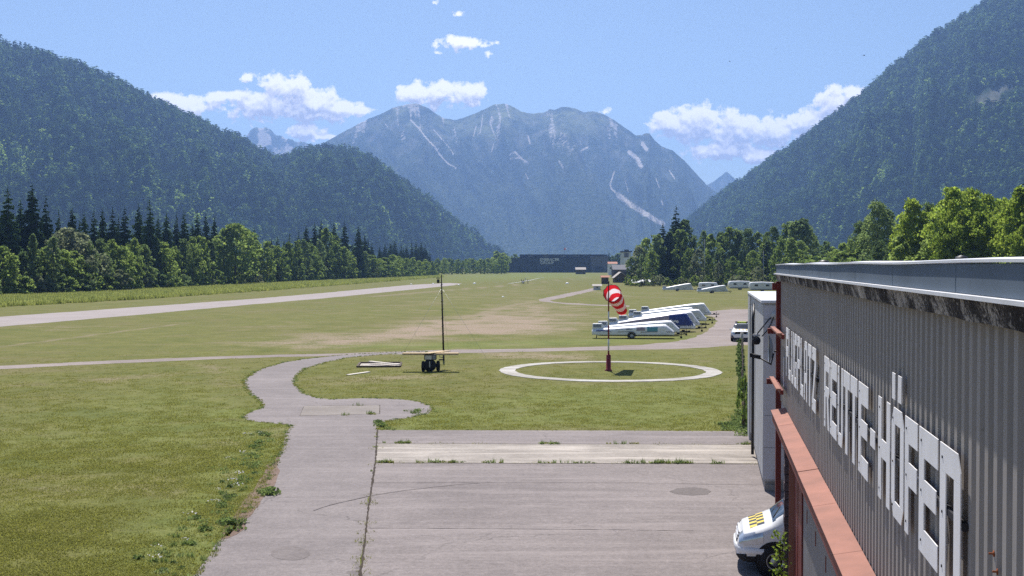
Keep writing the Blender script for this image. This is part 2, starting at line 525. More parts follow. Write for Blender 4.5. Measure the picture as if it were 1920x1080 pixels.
M['sockwhite'] = simple('sock_white', (0.80, 0.76, 0.78), 0.8, 0.15, var=0.04)
M['rust'] = simple('rust', (0.20, 0.065, 0.03), 0.9, 0.1, var=0.3)
M['skin'] = simple('skin', (0.48, 0.30, 0.22), 0.6, 0.3)
M['darkcloth'] = simple('dark_cloth', (0.03, 0.03, 0.045), 0.9, 0.1)
M['browncloth'] = simple('brown_cloth', (0.13, 0.08, 0.06), 0.9, 0.1)
M['hair'] = simple('hair', (0.03, 0.022, 0.016), 0.7, 0.2)
M['cable'] = simple('cable', (0.05, 0.05, 0.05), 0.7, 0.3)
def fabric_translucent(m, amt=0.45):
    nt = m.node_tree; w = NT(nt)
    p = [n for n in nt.nodes if n.type == 'BSDF_PRINCIPLED'][0]
    out = [n for n in nt.nodes if n.type == 'OUTPUT_MATERIAL'][0]
    t = w.n('ShaderNodeBsdfTranslucent')
    src = p.inputs['Base Color'].links[0].from_socket
    nt.links.new(src, t.inputs[0])
    ms = w.n('ShaderNodeMixShader'); ms.inputs[0].default_value = amt
    nt.links.new(p.outputs[0], ms.inputs[1]); nt.links.new(t.outputs[0], ms.inputs[2]); nt.links.new(ms.outputs[0], out.inputs[0])
fabric_translucent(M['red']); fabric_translucent(M['sockwhite'])

def asphalt_mat(name, base, pale, crack=True, grain=1.0, streak=0.0):
    m, nt, out = new_mat(name); w = NT(nt)
    p = w.pos()
    big = w.noise(p, 0.16, 5, 0.6, 0.4)
    mid = w.noise(p, 1.3, 5, 0.65)
    fine = w.math('ADD', w.math('MULTIPLY', w.noise(p, 26.0, 4, 0.8), 0.6), w.math('MULTIPLY', w.noise(p, 7.0, 4, 0.7), 0.4))
    c = w.mix(w.mapr(big, 0.32, 0.68), base, pale)
    c = w.mix(w.math('MULTIPLY', w.mapr(mid, 0.5, 0.75), 0.35), c, tuple(q * 1.35 for q in pale))
    c = w.mix(w.math('MULTIPLY', w.mapr(mid, 0.44, 0.25), 0.30), c, tuple(q * 0.66 for q in base))
    g = w.mapr(fine, 0.32, 0.68, 1 - 0.34 * grain, 1 + 0.34 * grain)
    gc = w.n('ShaderNodeCombineXYZ')
    for i in range(3): w.put(gc.inputs[i], g)
    c = w.vmath('MULTIPLY', c, gc.outputs[0])
    if streak > 0:
        mp = w.n('ShaderNodeMapping'); w.put(mp.inputs[0], p); mp.inputs['Scale'].default_value = (0.13, 1.4, 1)
        st = w.noise(mp.outputs[0], 1.0, 6, 0.65, 0.8)
        c = w.mix(w.math('MULTIPLY', w.mapr(st, 0.50, 0.70), streak), c, tuple(min(0.6, q * 1.5) for q in pale))
        c = w.mix(w.math('MULTIPLY', w.mapr(st, 0.46, 0.30), streak * 0.7), c, tuple(q * 0.68 for q in base))
    if crack:
        v = w.n('ShaderNodeTexVoronoi', feature='DISTANCE_TO_EDGE')
        warp = w.vmath('ADD', p, w.vmath('MULTIPLY', w.noise(p, 0.6, 4, 0.6, out=1), (2.0, 2.0, 0)))
        w.put(v.inputs['Vector'], warp); v.inputs['Scale'].default_value = 0.16
        ck = w.math('MULTIPLY', w.mapr(v.outputs[0], 0.006, 0.0), w.mapr(big, 0.45, 0.6))
        c = w.mix(w.math('MULTIPLY', ck, 0.55), c, tuple(q * 0.35 for q in base))
    nt.links.new(w.bsdf(c, 0.9, 0.2, 0, w.bump(fine, 0.25, 0.01)), out.inputs[0])
    return m
M['asphalt'] = asphalt_mat('asphalt', (0.178, 0.156, 0.152), (0.232, 0.204, 0.197), True, 1.2, 0.30)
M['asphalt2'] = asphalt_mat('apron_asphalt', (0.182, 0.158, 0.153), (0.234, 0.204, 0.196), True, 1.2, 0.40)
M['concrete'] = asphalt_mat('old_concrete', (0.205, 0.180, 0.158), (0.370, 0.332, 0.294), False, 1.0, 0.9)
M['slab'] = asphalt_mat('slab_concrete', (0.195, 0.170, 0.152), (0.250, 0.222, 0.200), False, 0.8, 0.4)
M['runway'] = asphalt_mat('runway_asphalt', (0.275, 0.240, 0.228), (0.325, 0.286, 0.270), False, 0.4, 0.2)
M['gravel'] = asphalt_mat('gravel', (0.195, 0.160, 0.145), (0.275, 0.232, 0.212), False, 1.3, 0.45)
M['ringstone'] = asphalt_mat('white_ring', (0.27, 0.25, 0.215), (0.46, 0.43, 0.39), False, 1.4, 0.7)
M['soil'] = asphalt_mat('bare_soil', (0.130, 0.085, 0.065), (0.190, 0.135, 0.105), False, 1.6, 0.3)
M['patch'] = asphalt_mat('tar_patch', (0.128, 0.110, 0.106), (0.152, 0.132, 0.126), False, 1.2, 0.1)

M['patch2'] = asphalt_mat('dark_patch', (0.160, 0.139, 0.134), (0.205, 0.180, 0.173), False, 1.0, 0.1)
def mossy_mat():
    m, nt, out = new_mat('mossy_eave'); w = NT(nt); p = w.pos()
    a = w.noise(p, 1.5, 6, 0.7); b = w.noise(p, 30.0, 5, 0.75)
    f = w.math('ADD', w.math('MULTIPLY', a, 0.55), w.math('MULTIPLY', b, 0.45))
    c = w.ramp(f, [(0.40, (0.020, 0.020, 0.022)), (0.49, (0.055, 0.052, 0.052)), (0.54, (0.34, 0.32, 0.29)), (0.66, (0.62, 0.59, 0.54))])
    nt.links.new(w.bsdf(c, 0.95, 0.1, 0, w.bump(b, 0.5, 0.02)), out.inputs[0]); return m
M['mossy'] = mossy_mat()
def cladding_mat():
    m, nt, out = new_mat('weathered_cladding'); w = NT(nt); p = w.pos()
    mp = w.n('ShaderNodeMapping'); w.put(mp.inputs[0], p); mp.inputs['Scale'].default_value = (1, 1, 0.16)
    st = w.noise(mp.outputs[0], 3.2, 6, 0.65); big = w.noise(p, 0.5, 4, 0.5); sp = w.noise(p, 14.0, 5, 0.75)
    c = w.mix(w.mapr(st, 0.3, 0.7), (0.255, 0.236, 0.224), (0.340, 0.315, 0.300))
    c = w.mix(w.math('MULTIPLY', w.mapr(big, 0.45, 0.7), 0.45), c, (0.345, 0.312, 0.285))
    spots = w.math('MULTIPLY', w.mapr(sp, 0.62, 0.72), w.mapr(w.noise(p, 1.1, 3, 0.5), 0.45, 0.62))
    c = w.mix(w.math('MULTIPLY', spots, 0.75), c, (0.035, 0.034, 0.036))
    nt.links.new(w.bsdf(c, 0.62, 0.4, 0.0), out.inputs[0]); return m
M['cladding'] = cladding_mat()

# ================================================================== SETTING
def px_poly(pts, z=0.0): return [G(x, y, z) for x, y in pts]

RUNWAY = px_poly([(-260,617.5),(0,594),(240,577),(480,560.0),(600,549.8),(700,540.5),(769,534.2),(840,530.6),(866,531.6),(850,535.0),(770,543.2),(600,560),(480,570.2),(240,592),(0,612.6),(-260,637)])
TAXI_OUT = [(365,1080),(398,1032),(430,994),(462,966),(488,926),(504,897),(514,869),(529,836),(540,806),(545,798),(523,795),(500,793),(468,789),(455,782),(470,772),(490,767),(494,760),(487,750),(474,742),(463,731),(458,718),(463,709),(474,700),(495,690),(530,680.5),(570,673.5),(640,666),(720,661.2),(800,659.2)]
TAXI_IN = [(800,662.2),(720,664.4),(650,671),(605,681),(572,692),(556,704),(552,716),(556,727),(570,738),(592,746),(622,749),(680,747),(740,748),(784,753),(806,761),(811,768),(803,776),(770,783),(735,788),(713,793),(707,806),(703,866),(690,950),(683,1010),(674,1080)]
TAXI = px_poly(TAXI_OUT + TAXI_IN)
a0, a1 = G(365, 1080), G(674, 1080)
TAXI += [Vector((a1.x - 0.55, 14, 0)), Vector((a1.x - 1.2, -12, 0)), Vector((a0.x - 5.5, -12, 0)), Vector((a0.x - 3.0, 14, 0))]
def hang(s, L, z=0.0):
    """Hangar frame: s along the long wall, L out to the right of the camera."""
    th = R(9.88)
    return Vector((s * sin(th) + L * cos(th), s * cos(th) - L * sin(th), z))
APRON_FAR = px_poly([(709,806.5),(900,807),(1150,807.5),(1408,809)])
STRIP_Y = (832.0, 868.0)
def seam_x(py):     # left edge of the apron against the taxi strip
    return np.interp(py, [806, 866, 950, 1010, 1080], [708.5, 704.5, 692.5, 685.5, 677])
s_tl, s_tr = G(seam_x(832), 832), G(1418, 834)
s_bl, s_br = G(seam_x(868), 868), G(1425, 870)
UPPER = [APRON_FAR[0], APRON_FAR[1], APRON_FAR[2], APRON_FAR[3], s_tr + Vector((0.05, 0.05, 0)), s_tl + Vector((0, 0.05, 0))]
STRIP = [s_tl, s_tr, s_br, s_bl]
l1, l2 = G(seam_x(950), 950), G(677, 1080)
LOWER = [s_bl + Vector((0, -0.06, 0)), s_br + Vector((0.3, -0.06, 0)), hang(38.0, 1.9), hang(34.0, 7.5), hang(22, 7.5), hang(-14, 7.5), Vector((l2.x - 1.0, -12, 0)), Vector((l2.x - 0.45, 14, 0)), l2, l1]
SLAB = px_poly([(570,761.5),(712,760),(712,776),(562,780)])
PATH = px_poly([(-120,693),(0,685.8),(130,679.5),(250,674.5),(400,668.5),(520,665.2),(640,662.5),(720,659.6),(860,655.6),(1000,653.8),(1110,650.3),(1200,646.5),(1262,641),(1300,634),(1322,624),(1338,612),(1346,602),(1338,594),(1318,590),(1330,583.5),(1372,580),(1440,580),(1440,646),(1386,646.8),(1330,651.5),(1250,655),(1110,657),(1000,659.5),(860,662),(720,665),(640,666.8),(520,669.5),(400,673.5),(250,680),(130,685),(0,692.5),(-120,700)])
VPATH = px_poly([(1118,538.6),(1090,545),(1052,552.5),(1008,561.5),(1012,564.5),(1030,567.2),(1062,570.4),(1120,573.2),(1180,575.0),(1180,573.0),(1120,571.0),(1065,568.2),(1040,565.6),(1030,563.6),(1060,557.5),(1095,549.5),(1122,542.5)])
RING_C = Vector((G(1143.5, 697).x, 76.4, 0)); RING_C.x = (1143.5 - 960) / FPX * 76.4
RING_R0, RING_R1 = 6.42, 7.5

def flat_sheet(name, poly, z, mat, jit=0.0, step=0.6, holes=None, seed=1):
    """A flat sheet with a slightly ragged outline."""
    pts = []
    n = len(poly)
    for i in range(n):
        a, b = Vector(poly[i]), Vector(poly[(i + 1) % n])
        L = (b - a).length
        k = max(1, min(60, int(L / step))) if jit > 0 else 1
        for j in range(k): pts.append(a.lerp(b, j / k))
    if jit > 0:
        for p in pts:
            far = max(1.0, p.y / 60.0)
            q = jit * min(2.0, far)
            p.x += (float(fbm(p.x * 0.9, p.y * 0.9, 3, seed)) - 0.5) * 2 * q
            p.y += (float(fbm(p.x * 0.9 + 50, p.y * 0.9, 3, seed + 5)) - 0.5) * 2 * q
    bm = bmesh.new()
    vs = [bm.verts.new((p.x, p.y, z)) for p in pts]
    es = [bm.edges.new((vs[i], vs[(i + 1) % len(vs)])) for i in range(len(vs))]
    bmesh.ops.triangle_fill(bm, edges=es, use_beauty=True)
    for f in bm.faces:
        if f.normal.z < 0: f.normal_flip()
    me = bpy.data.meshes.new(name); bm.to_mesh(me); bm.free()
    me.materials.append(mat)
    return mesh_obj(name, me), [(p.x, p.y) for p in pts]

# ------------------------------------------------------------------ ground sheet with its worn places
def ground():
    def axis(lo, hi, st, far0, far1, g=1.28):
        a = list(np.arange(lo, hi + 1e-6, st))
        x, s = hi, st
        while x < far1: s *= g; x += s; a.append(min(x, far1))
        x, s = lo, st
        pre = []
        while x > far0: s *= g; x -= s; pre.append(max(x, far0))
        return np.array(pre[::-1] + a)
    xs = axis(-62, 46, 0.75, -9000, 9000); ys = axis(16, 250, 0.75, -900, 10300, 1.2)
    X, Y = np.meshgrid(xs, ys)
    nx, ny = len(xs), len(ys)
    V = np.stack([X.ravel(), Y.ravel(), np.zeros(X.size)], 1)
    idx = np.arange(nx * ny).reshape(ny, nx)
    F = np.stack([idx[:-1, :-1].ravel(), idx[:-1, 1:].ravel(), idx[1:, 1:].ravel(), idx[1:, :-1].ravel()], 1)
    m, nt, out = new_mat('meadow'); w = NT(nt); p = w.pos()
    dry, track, lush = w.attr('dry')[2], w.attr('track')[2], w.attr('lush')[2]
    big = w.noise(p, 0.045, 5, 0.6, 0.3); mid = w.noise(p, 0.42, 6, 0.65, 0.2); fin = w.noise(p, 5.0, 5, 0.75); tiny = w.noise(p, 26.0, 3, 0.7)
    mp = w.n('ShaderNodeMapping'); w.put(mp.inputs[0], p); mp.inputs['Rotation'].default_value = (0, 0, R(32)); mp.inputs['Scale'].default_value = (0.05, 0.9, 1)
    mow = w.noise(mp.outputs[0], 1.0, 5, 0.6)
    g1 = w.mix(w.mapr(mid, 0.30, 0.70), (0.108, 0.118, 0.030), (0.168, 0.164, 0.050))
    g1 = w.mix(w.math('MULTIPLY', w.mapr(big, 0.46, 0.70), 0.40), g1, (0.150, 0.125, 0.060))
    g1 = w.mix(w.math('MULTIPLY', w.mapr(mow, 0.52, 0.68), 0.40), g1, (0.165, 0.136, 0.068))
    g1 = w.mix(w.math('MULTIPLY', w.mapr(mow, 0.46, 0.32), 0.40), g1, (0.084, 0.100, 0.024))
    g1 = w.mix(w.math('MULTIPLY', lush, 0.8), g1, w.mix(w.mapr(mid, 0.3, 0.7), (0.116, 0.148, 0.034), (0.172, 0.194, 0.056)))
    pat = w.noise(p, 0.17, 7, 0.72, 0.5)
    dn = w.math('MULTIPLY', dry, w.mapr(w.math('ADD', w.math('MULTIPLY', w.math('SUBTRACT', dry, 0.7), 0.18), w.math('ADD', w.math('MULTIPLY', pat, 0.65), w.math('MULTIPLY', fin, 0.35))), 0.43, 0.56))
    g1 = w.mix(w.math('MULTIPLY', w.mapr(pat, 0.53, 0.66), 0.45), g1, (0.180, 0.150, 0.082))
    g1 = w.mix(w.math('MULTIPLY', w.mapr(pat, 0.47, 0.34), 0.45), g1, (0.074, 0.098, 0.022))
    g1 = w.mix(dn, g1, w.mix(w.mapr(fin, 0.3, 0.7), (0.225, 0.170, 0.118), (0.335, 0.265, 0.205)))
    tn = w.math('MULTIPLY', track, w.mapr(mid, 0.22, 0.55))
    g1 = w.mix(tn, g1, (0.250, 0.200, 0.140))
    v = w.math('MULTIPLY', w.mapr(fin, 0.25, 0.75, 0.58, 1.42), w.mapr(tiny, 0.28, 0.72, 0.66, 1.34))
    cc = w.n('ShaderNodeCombineXYZ')
    for i in range(3): w.put(cc.inputs[i], v)
    g1 = w.vmath('MULTIPLY', g1, cc.outputs[0])
    h = w.math('ADD', w.math('MULTIPLY', fin, 0.6), w.math('MULTIPLY', tiny, 0.4))
    nt.links.new(w.bsdf(g1, 0.95, 0.1, 0, w.bump(h, 0.6, 0.06)), out.inputs[0])
    me = np_mesh('ground', V, F, m, True)
    x, y = V[:, 0], V[:, 1]
    lum = fbm(x * 0.02, y * 0.05, 4, 3)
    # dry, worn band in the middle of the field and around the trailers
    def blob(pts, soft):
        pl = px_poly(pts)
        ins = in_poly(x, y, [(q.x, q.y) for q in pl]); d = dist_poly(x, y, [(q.x, q.y) for q in pl], True)
        return np.clip(0.5 + np.where(ins, d, -d) / (2 * soft), 0, 1)
    dryv = np.zeros(len(x))
    for pts, soft, k in [([(420,648),(560,628),(700,618),(860,590),(1000,585),(1100,600),(1110,622),(940,634),(860,632),(760,646),(560,655)], 7, 0.95),
                      ([(640,632),(800,596),(900,604),(880,628),(740,640)], 4, 1.0),
                      ([(880,580),(1000,556),(1110,575),(1140,600),(1000,606),(900,604)], 10, 0.8),
                      ([(900,660),(1000,662),(1130,664),(1140,676),(960,676),(880,672)], 2.0, 0.75),
                      ([(560,710),(700,706),(860,694),(880,700),(800,716),(640,722)], 2.0, 0.6),
                      ([(1280,650),(1330,610),(1350,575),(1440,575),(1440,640)], 6, 0.7),
                      ([(400,640),(760,555),(1000,535),(1100,545),(900,570),(700,600)], 14, 0.45),
                      ([(120,700),(420,682),(450,694),(260,720),(100,730)], 3, 0.45),
                      ([(0,905),(220,880),(400,900),(300,940),(40,950)], 1.5, 0.3)]:
        dryv = np.maximum(dryv, k * blob(pts, soft))
    dryv = np.maximum(dryv, 0.35 * np.clip((lum - 0.5) * 5, 0, 1))
    tr = np.zeros(len(x))
    for pts, wd, k in [([(895,593),(905,587),(912,583)], 0.9, 0.8), ([(916,590),(920,598),(930,601),(963,598),(1013,590.5),(1063,591),(1113,592)], 1.0, 0.9),
                       ([(916,590),(930,580),(980,568.5),(1007,566)], 1.2, 0.7), ([(860,606),(960,603),(1060,605),(1115,608)], 1.0, 0.6),
                       ([(690,634),(800,622),(900,606)], 0.8, 0.5), ([(640,640),(760,632),(870,615)], 0.6, 0.4),
                       ([(700,556),(830,545),(940,536.5),(985,532.5)], 2.0, 0.75), ([(-40,655),(100,638),(250,618.5),(350,606)], 0.5, 0.75),
                       ([(985,532.5),(1060,524),(1100,520)], 2.0, 0.35),
                       ([(1100,545),(1180,556),(1300,560),(1440,562)], 2.0, 0.4)]:
        pl = [(q.x, q.y) for q in px_poly(pts)]
        d = dist_poly(x, y, pl)
        tr = np.maximum(tr, 1.0 * k * np.clip(1.4 - d / (wd * 0.75), 0, 1))
    # the strip of longer grass along the forest, and the green far end of the field
    lush_v = np.maximum(blob([(-300,596),(0,566),(200,556),(480,540),(700,525),(820,518),(700,522),(480,532),(0,556),(-300,575)], 5), blob([(830,530),(900,526),(1110,521),(1110,511),(830,511)], 30))
    lush_v = np.maximum(lush_v, np.clip(1.25 - np.abs(dist_poly(x, y, [(q.x, q.y) for q in TAXI], True) - 1.0) / 2.0, 0, 1) * (y < 56) * 0.8)
    lush_v = np.maximum(lush_v, 0.7 * blob([(740,800),(1390,805),(1390,720),(1000,725),(850,760)], 3))
    lush_v = np.maximum(lush_v, 0.8 * blob([(560,650),(900,640),(1350,630),(1250,640),(880,655)], 2))
    lush_v = np.maximum(lush_v, 0.55 * blob([(50,860),(480,840),(480,760),(300,720),(0,780)], 4))
    set_attr(me, 'dry', dryv); set_attr(me, 'track', tr); set_attr(me, 'lush', lush_v)
    return tag(mesh_obj('ground', me), kind='structure')
ground()

_, TAXI_E = flat_sheet('taxiway', TAXI, 0.006, M['asphalt'], 0.10, 0.45, seed=3); tag(_, kind='structure')
_, RUN_E = flat_sheet('runway', RUNWAY, 0.006, M['runway'], 0.25, 4.0, seed=4); tag(_, kind='structure')
# gravel path lies just above the ground, below the taxiway sheet
_, PATH_E = flat_sheet('gravel_path', PATH, 0.003, M['gravel'], 0.22, 1.2, seed=5); tag(_, kind='structure')
_, VP_E = flat_sheet('dirt_track', VPATH, 0.004, M['gravel'], 0.3, 3.0, seed=6); tag(_, kind='structure')
_, UP_E = flat_sheet('apron_edge', UPPER, 0.010, M['asphalt2'], 0.0); tag(_, kind='structure')
_, ST_E = flat_sheet('concrete_strip', STRIP, 0.014, M['concrete'], 0.0); tag(_, kind='structure')
_, LO_E = flat_sheet('apron', LOWER, 0.010, M['asphalt2'], 0.0); tag(_, kind='structure')
_, SL_E = flat_sheet('concrete_slab', SLAB, 0.012, M['slab'], 0.02, 0.4, seed=8); tag(_, kind='structure')
# eroded soil along the left edge of the taxiway, tar repairs, joint dirt
for i, pts in enumerate([[(514,862),(524,852),(521,884),(511,917),(497,934),(474,962),(458,977),(443,990),(426,1006),(413,1004),(430,976),(452,950),(472,922),(487,898),(500,874)],
                         [(428,996),(446,982),(462,980),(460,992),(448,1002),(430,1010),(416,1012)]]):
    _, e = flat_sheet('bare_soil', px_poly(pts), 0.011, M['soil'], 0.10, 0.2, seed=20 + i); tag(_, kind='structure')
_, e = flat_sheet('tar_patch', px_poly([(1255,922),(1270,916),(1300,914),(1325,917),(1336,922),(1326,928),(1296,930),(1268,927)]), 0.015, M['patch'], 0.06, 0.3, seed=31); tag(_, kind='structure')
_, e = flat_sheet('tar_patch', px_poly([(545 + 36 * cos(a), 1038 + 13.5 * sin(a)) for a in [k * pi / 14 for k in range(28)]]), 0.011, M['patch2'] if 'patch2' in M else M['asphalt'], 0.06, 0.3, seed=32); tag(_, kind='structure')
def crack_line(pts, wd, z, mat, name='joint_dirt', seed=0):
    """A thin filled joint following points measured on the ground."""
    rr = random.Random(seed); c = []
    P_ = px_poly(pts)
    for a, b in zip(P_[:-1], P_[1:]):
        k = max(2, int((b - a).length / 0.25))
        for j in range(k): c.append(a.lerp(b, j / k))
    c.append(P_[-1])
    vs = []; fs = []
    for i, q in enumerate(c):
        t = (c[min(i + 1, len(c) - 1)] - c[max(i - 1, 0)]).normalized(); nrm = Vector((-t.y, t.x, 0))
        h = wd * rr.uniform(0.35, 1.3); off = rr.uniform(-0.4, 0.4) * wd
        vs += [q + nrm * (off + h) + Vector((0, 0, z)), q + nrm * (off - h) + Vector((0, 0, z))]
    fs = [(2 * i, 2 * i + 1, 2 * i + 3, 2 * i + 2) for i in range(len(c) - 1)]
    mb = MB(); mb.add(vs, fs)
    o = mb.build(name, mat); tag(o, kind='structure'); return o
M['jointdirt'] = simple('joint_soil', (0.060, 0.048, 0.040), 0.95, 0.1, var=0.3, scale=4)
M['tarline'] = simple('tar_line', (0.150, 0.130, 0.125), 0.9, 0.2, var=0.2, scale=4)
crack_line([(708,806),(704,866),(691.5,950),(684.5,1010),(675.5,1080),(668,1150)], 0.035, 0.020, M['jointdirt'], seed=1)
crack_line([(706,832),(900,832.7),(1200,833.5),(1418,834.5)], 0.020, 0.018, M['jointdirt'], seed=2)
crack_line([(704,868.5),(900,869),(1200,869.8),(1424,870.8)], 0.025, 0.018, M['jointdirt'], seed=3)
crack_line([(540,800),(545,797),(530,795),(520,793)], 0.03, 0.014, M['jointdirt'], seed=4)
crack_line([(570,761.5),(712,760)], 0.02, 0.016, M['jointdirt'], seed=5)
crack_line([(712,760),(712,776)], 0.02, 0.016, M['jointdirt'], seed=6)
crack_line([(562,780),(712,776.5)], 0.012, 0.016, M['jointdirt'], seed=7)
crack_line([(570,761.5),(562,780)], 0.012, 0.016, M['jointdirt'], seed=8)
crack_line([(588,958),(620,947),(660,938),(690,931),(760,920),(850,910),(900,906)], 0.035, 0.0165, M['tarline'], name='tar_seam', seed=9)
crack_line([(700,906),(900,905.5),(1200,906),(1420,910)], 0.014, 0.0175, M['tarline'], name='tar_seam', seed=10)
crack_line([(690,991),(900,992),(1150,994),(1300,996)], 0.016, 0.0175, M['tarline'], name='tar_seam', seed=11)
# ring of white stone round the windsock
def ring():
    n = 96; vs = []; fs = []
    for i in range(n):
        a = 2 * pi * i / n
        j0 = (rng.random() - 0.5) * 0.10; j1 = (rng.random() - 0.5) * 0.12
        vs += [(cos(a) * (RING_R0 + j0), sin(a) * (RING_R0 + j0), 0), (cos(a) * (RING_R1 + j1), sin(a) * (RING_R1 + j1), 0),
               (cos(a) * (RING_R1 + j1), sin(a) * (RING_R1 + j1), 0.05), (cos(a) * (RING_R0 + j0), sin(a) * (RING_R0 + j0), 0.05)]
    for i in range(n):
        a, b = 4 * i, 4 * ((i + 1) % n)
        fs += [(a + 3, a + 2, b + 2, b + 3), (a, a + 3, b + 3, b), (a + 1, b + 1, b + 2, a + 2)]
    mb = MB(); mb.add(vs, fs)
    o = mb.build('marking_ring', M['ringstone'], loc=(RING_C.x, RING_C.y, -0.02))
    tag(o, 'large white stone ring laid flat in the grass around the windsock pole', 'ground marking')
ring()

# ------------------------------------------------------------------ mountains
def hill_mat(name, forest, forest2, kind):
    m, nt, out = new_mat(name); w = NT(nt); p = w.pos()
    if kind == 'near':
        c = w.mix(w.mapr(w.noise(p, 0.012, 4, 0.6), 0.35, 0.65), forest, forest2)
        rk = w.attr('rock')[2]
        c = w.mix(rk, c, w.mix(w.mapr(w.noise(p, 0.03, 5, 0.7), 0.3, 0.7), (0.16, 0.16, 0.14), (0.26, 0.25, 0.23)))
        md = w.attr('meadow')[2]
        c = w.mix(md, c, (0.10, 0.14, 0.04))
    else:
        rk, md = w.attr('rock')[2], w.attr('meadow')[2]
        vo = w.n('ShaderNodeTexVoronoi'); w.put(vo.inputs['Vector'], p); vo.inputs['Scale'].default_value = 0.055
        sp = w.noise(p, 0.05, 5, 0.7); big = w.noise(p, 0.004, 5, 0.6)
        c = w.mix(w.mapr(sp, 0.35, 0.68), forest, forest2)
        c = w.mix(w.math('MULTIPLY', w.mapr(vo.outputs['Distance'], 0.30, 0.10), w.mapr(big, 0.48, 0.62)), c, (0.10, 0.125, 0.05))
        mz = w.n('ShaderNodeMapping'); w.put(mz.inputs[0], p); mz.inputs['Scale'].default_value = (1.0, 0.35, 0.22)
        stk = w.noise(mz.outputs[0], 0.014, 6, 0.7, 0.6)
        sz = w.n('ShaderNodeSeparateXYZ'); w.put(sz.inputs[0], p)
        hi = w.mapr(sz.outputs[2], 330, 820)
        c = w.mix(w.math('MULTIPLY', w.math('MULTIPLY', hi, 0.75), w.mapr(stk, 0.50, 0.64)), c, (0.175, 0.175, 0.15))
        c = w.mix(w.math('MULTIPLY', w.math('MULTIPLY', hi, 0.6), w.mapr(stk, 0.47, 0.36)), c, (0.010, 0.020, 0.014))  # rib shading put into the colour, dark between the grey rock streaks
        mead = w.math('MULTIPLY', md, w.mapr(w.noise(p, 0.009, 6, 0.65), 0.36, 0.60))
        c = w.mix(mead, c, w.mix(w.mapr(sp, 0.3, 0.7), (0.15, 0.175, 0.075), (0.24, 0.25, 0.14)))
        fn = w.noise(p, 0.035, 6, 0.75)
        rr = w.mapr(w.math('ADD', rk, w.math('MULTIPLY', w.math('SUBTRACT', fn, 0.5), 2.2)), 0.42, 0.72)
        rr = w.math('MULTIPLY', rr, w.mapr(rk, 0.03, 0.2))
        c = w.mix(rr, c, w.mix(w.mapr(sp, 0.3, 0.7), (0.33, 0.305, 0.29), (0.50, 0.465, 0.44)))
    b = w.bump(w.noise(p, 0.05, 4, 0.7), 0.8, 9.0) if kind != 'near' else None
    nt.links.new(w.bsdf(c, 1.0, 0.0, 0, b), out.inputs[0])
    return m
def make_hill(name, ridge, foot, mat, nu=200, nv=60, amp=50.0, lower=0.0, pz=1.0, seed=0, jag=0.0, feat=None, gully=None):
    """ridge: (px, py, depth) of the crest; foot: (px of crest, px of foot, depth of foot)."""
    r = np.array(ridge, float); f = np.array(foot, float)
    us = np.linspace(r[0, 0], r[-1, 0], nu)
    py = np.interp(us, r[:, 0], r[:, 1]); dep = np.interp(us, r[:, 0], r[:, 2])
    fpx = np.interp(us, f[:, 0], f[:, 1]); fd = np.interp(us, f[:, 0], f[:, 2])
    py = py + (fbm(us * 0.11, us * 0 + seed, 4, seed) - 0.5) * jag
    RX = np.zeros((nu, 3)); FX = np.zeros((nu, 3))
    for i in range(nu):
        RX[i] = P(us[i], py[i], dep[i]); RX[i, 2] = max(RX[i, 2] - lower, 4)
        d = ray(fpx[i], 498); FX[i] = (d.x / d.y * fd[i], fd[i], -3)
    vs = np.linspace(0, 1, nv); back = np.array([1.06, 1.15, 1.35, 1.8])
    rows = []
    for v in vs:
        q = FX * (1 - v) + RX * v
        q[:, 2] = FX[:, 2] + (RX[:, 2] - FX[:, 2]) * v ** pz
        rows.append(q)
    G0 = np.array(rows)                       # (nv, nu, 3)
    VV, UU = np.meshgrid(vs, us, indexing='ij')
    env = np.sin(np.pi * np.clip(VV, 0, 1)) * (0.35 + 0.65 * (1 - VV))
    U2 = UU / 60.0
    if gully is None:
        n = (fbm(G0[..., 0] / 420, G0[..., 1] / 420, 5, seed) - 0.5) * 2
        n2 = (ridged(U2 + 0.5 * VV, VV * 0.7, 4, seed + 3) - 0.5) * 2
        G0[..., 2] += env * amp * (0.6 * n + 0.5 * n2)
    else:
        wv = (fbm(U2 * 0.8, VV * 3, 4, seed) - 0.5) * 1.6
        n2 = ridged(U2 * 0.55 + wv * 0.35 + 0.7 * VV, VV * 0.9, 5, seed + 3) - 0.55
        env2 = np.sin(np.pi * np.clip(VV, 0, 1) ** 1.1) * np.clip(1 - VV, 0, 1) ** 0.30
        G0[..., 2] += env2 * amp * n2 * 2 * np.clip((1 - VV) * 6, 0, 1)
        G0[..., 1] += env2 * amp * n2 * 1.2 * np.clip((1 - VV) * 6, 0, 1)
    rows = [G0]
    bk = []
    for b in back:
        q = RX.copy(); q[:, 1] += (b - 1) * 1400; q[:, 2] = RX[:, 2] * max(0.0, 1 - (b - 1) * 0.9) - (b - 1) * 40
        bk.append(q)
    A = np.concatenate([G0, np.array(bk)], 0)
    ny = A.shape[0]
    idx = np.arange(ny * nu).reshape(ny, nu)
    F = np.stack([idx[:-1, :-1].ravel(), idx[:-1, 1:].ravel(), idx[1:, 1:].ravel(), idx[1:, :-1].ravel()], 1)
    V = A.reshape(-1, 3)
    me = np_mesh(name, V, F, mat, True)
    qx, qy = project(V[:, 0], V[:, 1], V[:, 2])
    vfull = np.concatenate([VV.ravel(), np.ones(len(back) * nu)])
    rock = np.zeros(len(V)); mead = np.zeros(len(V))
    if feat: rock, mead = feat(qx, qy, vfull, V)
    set_attr(me, 'rock', rock); set_attr(me, 'meadow', mead)
    o = tag(mesh_obj(name, me), kind='structure')
    return o, A, nv
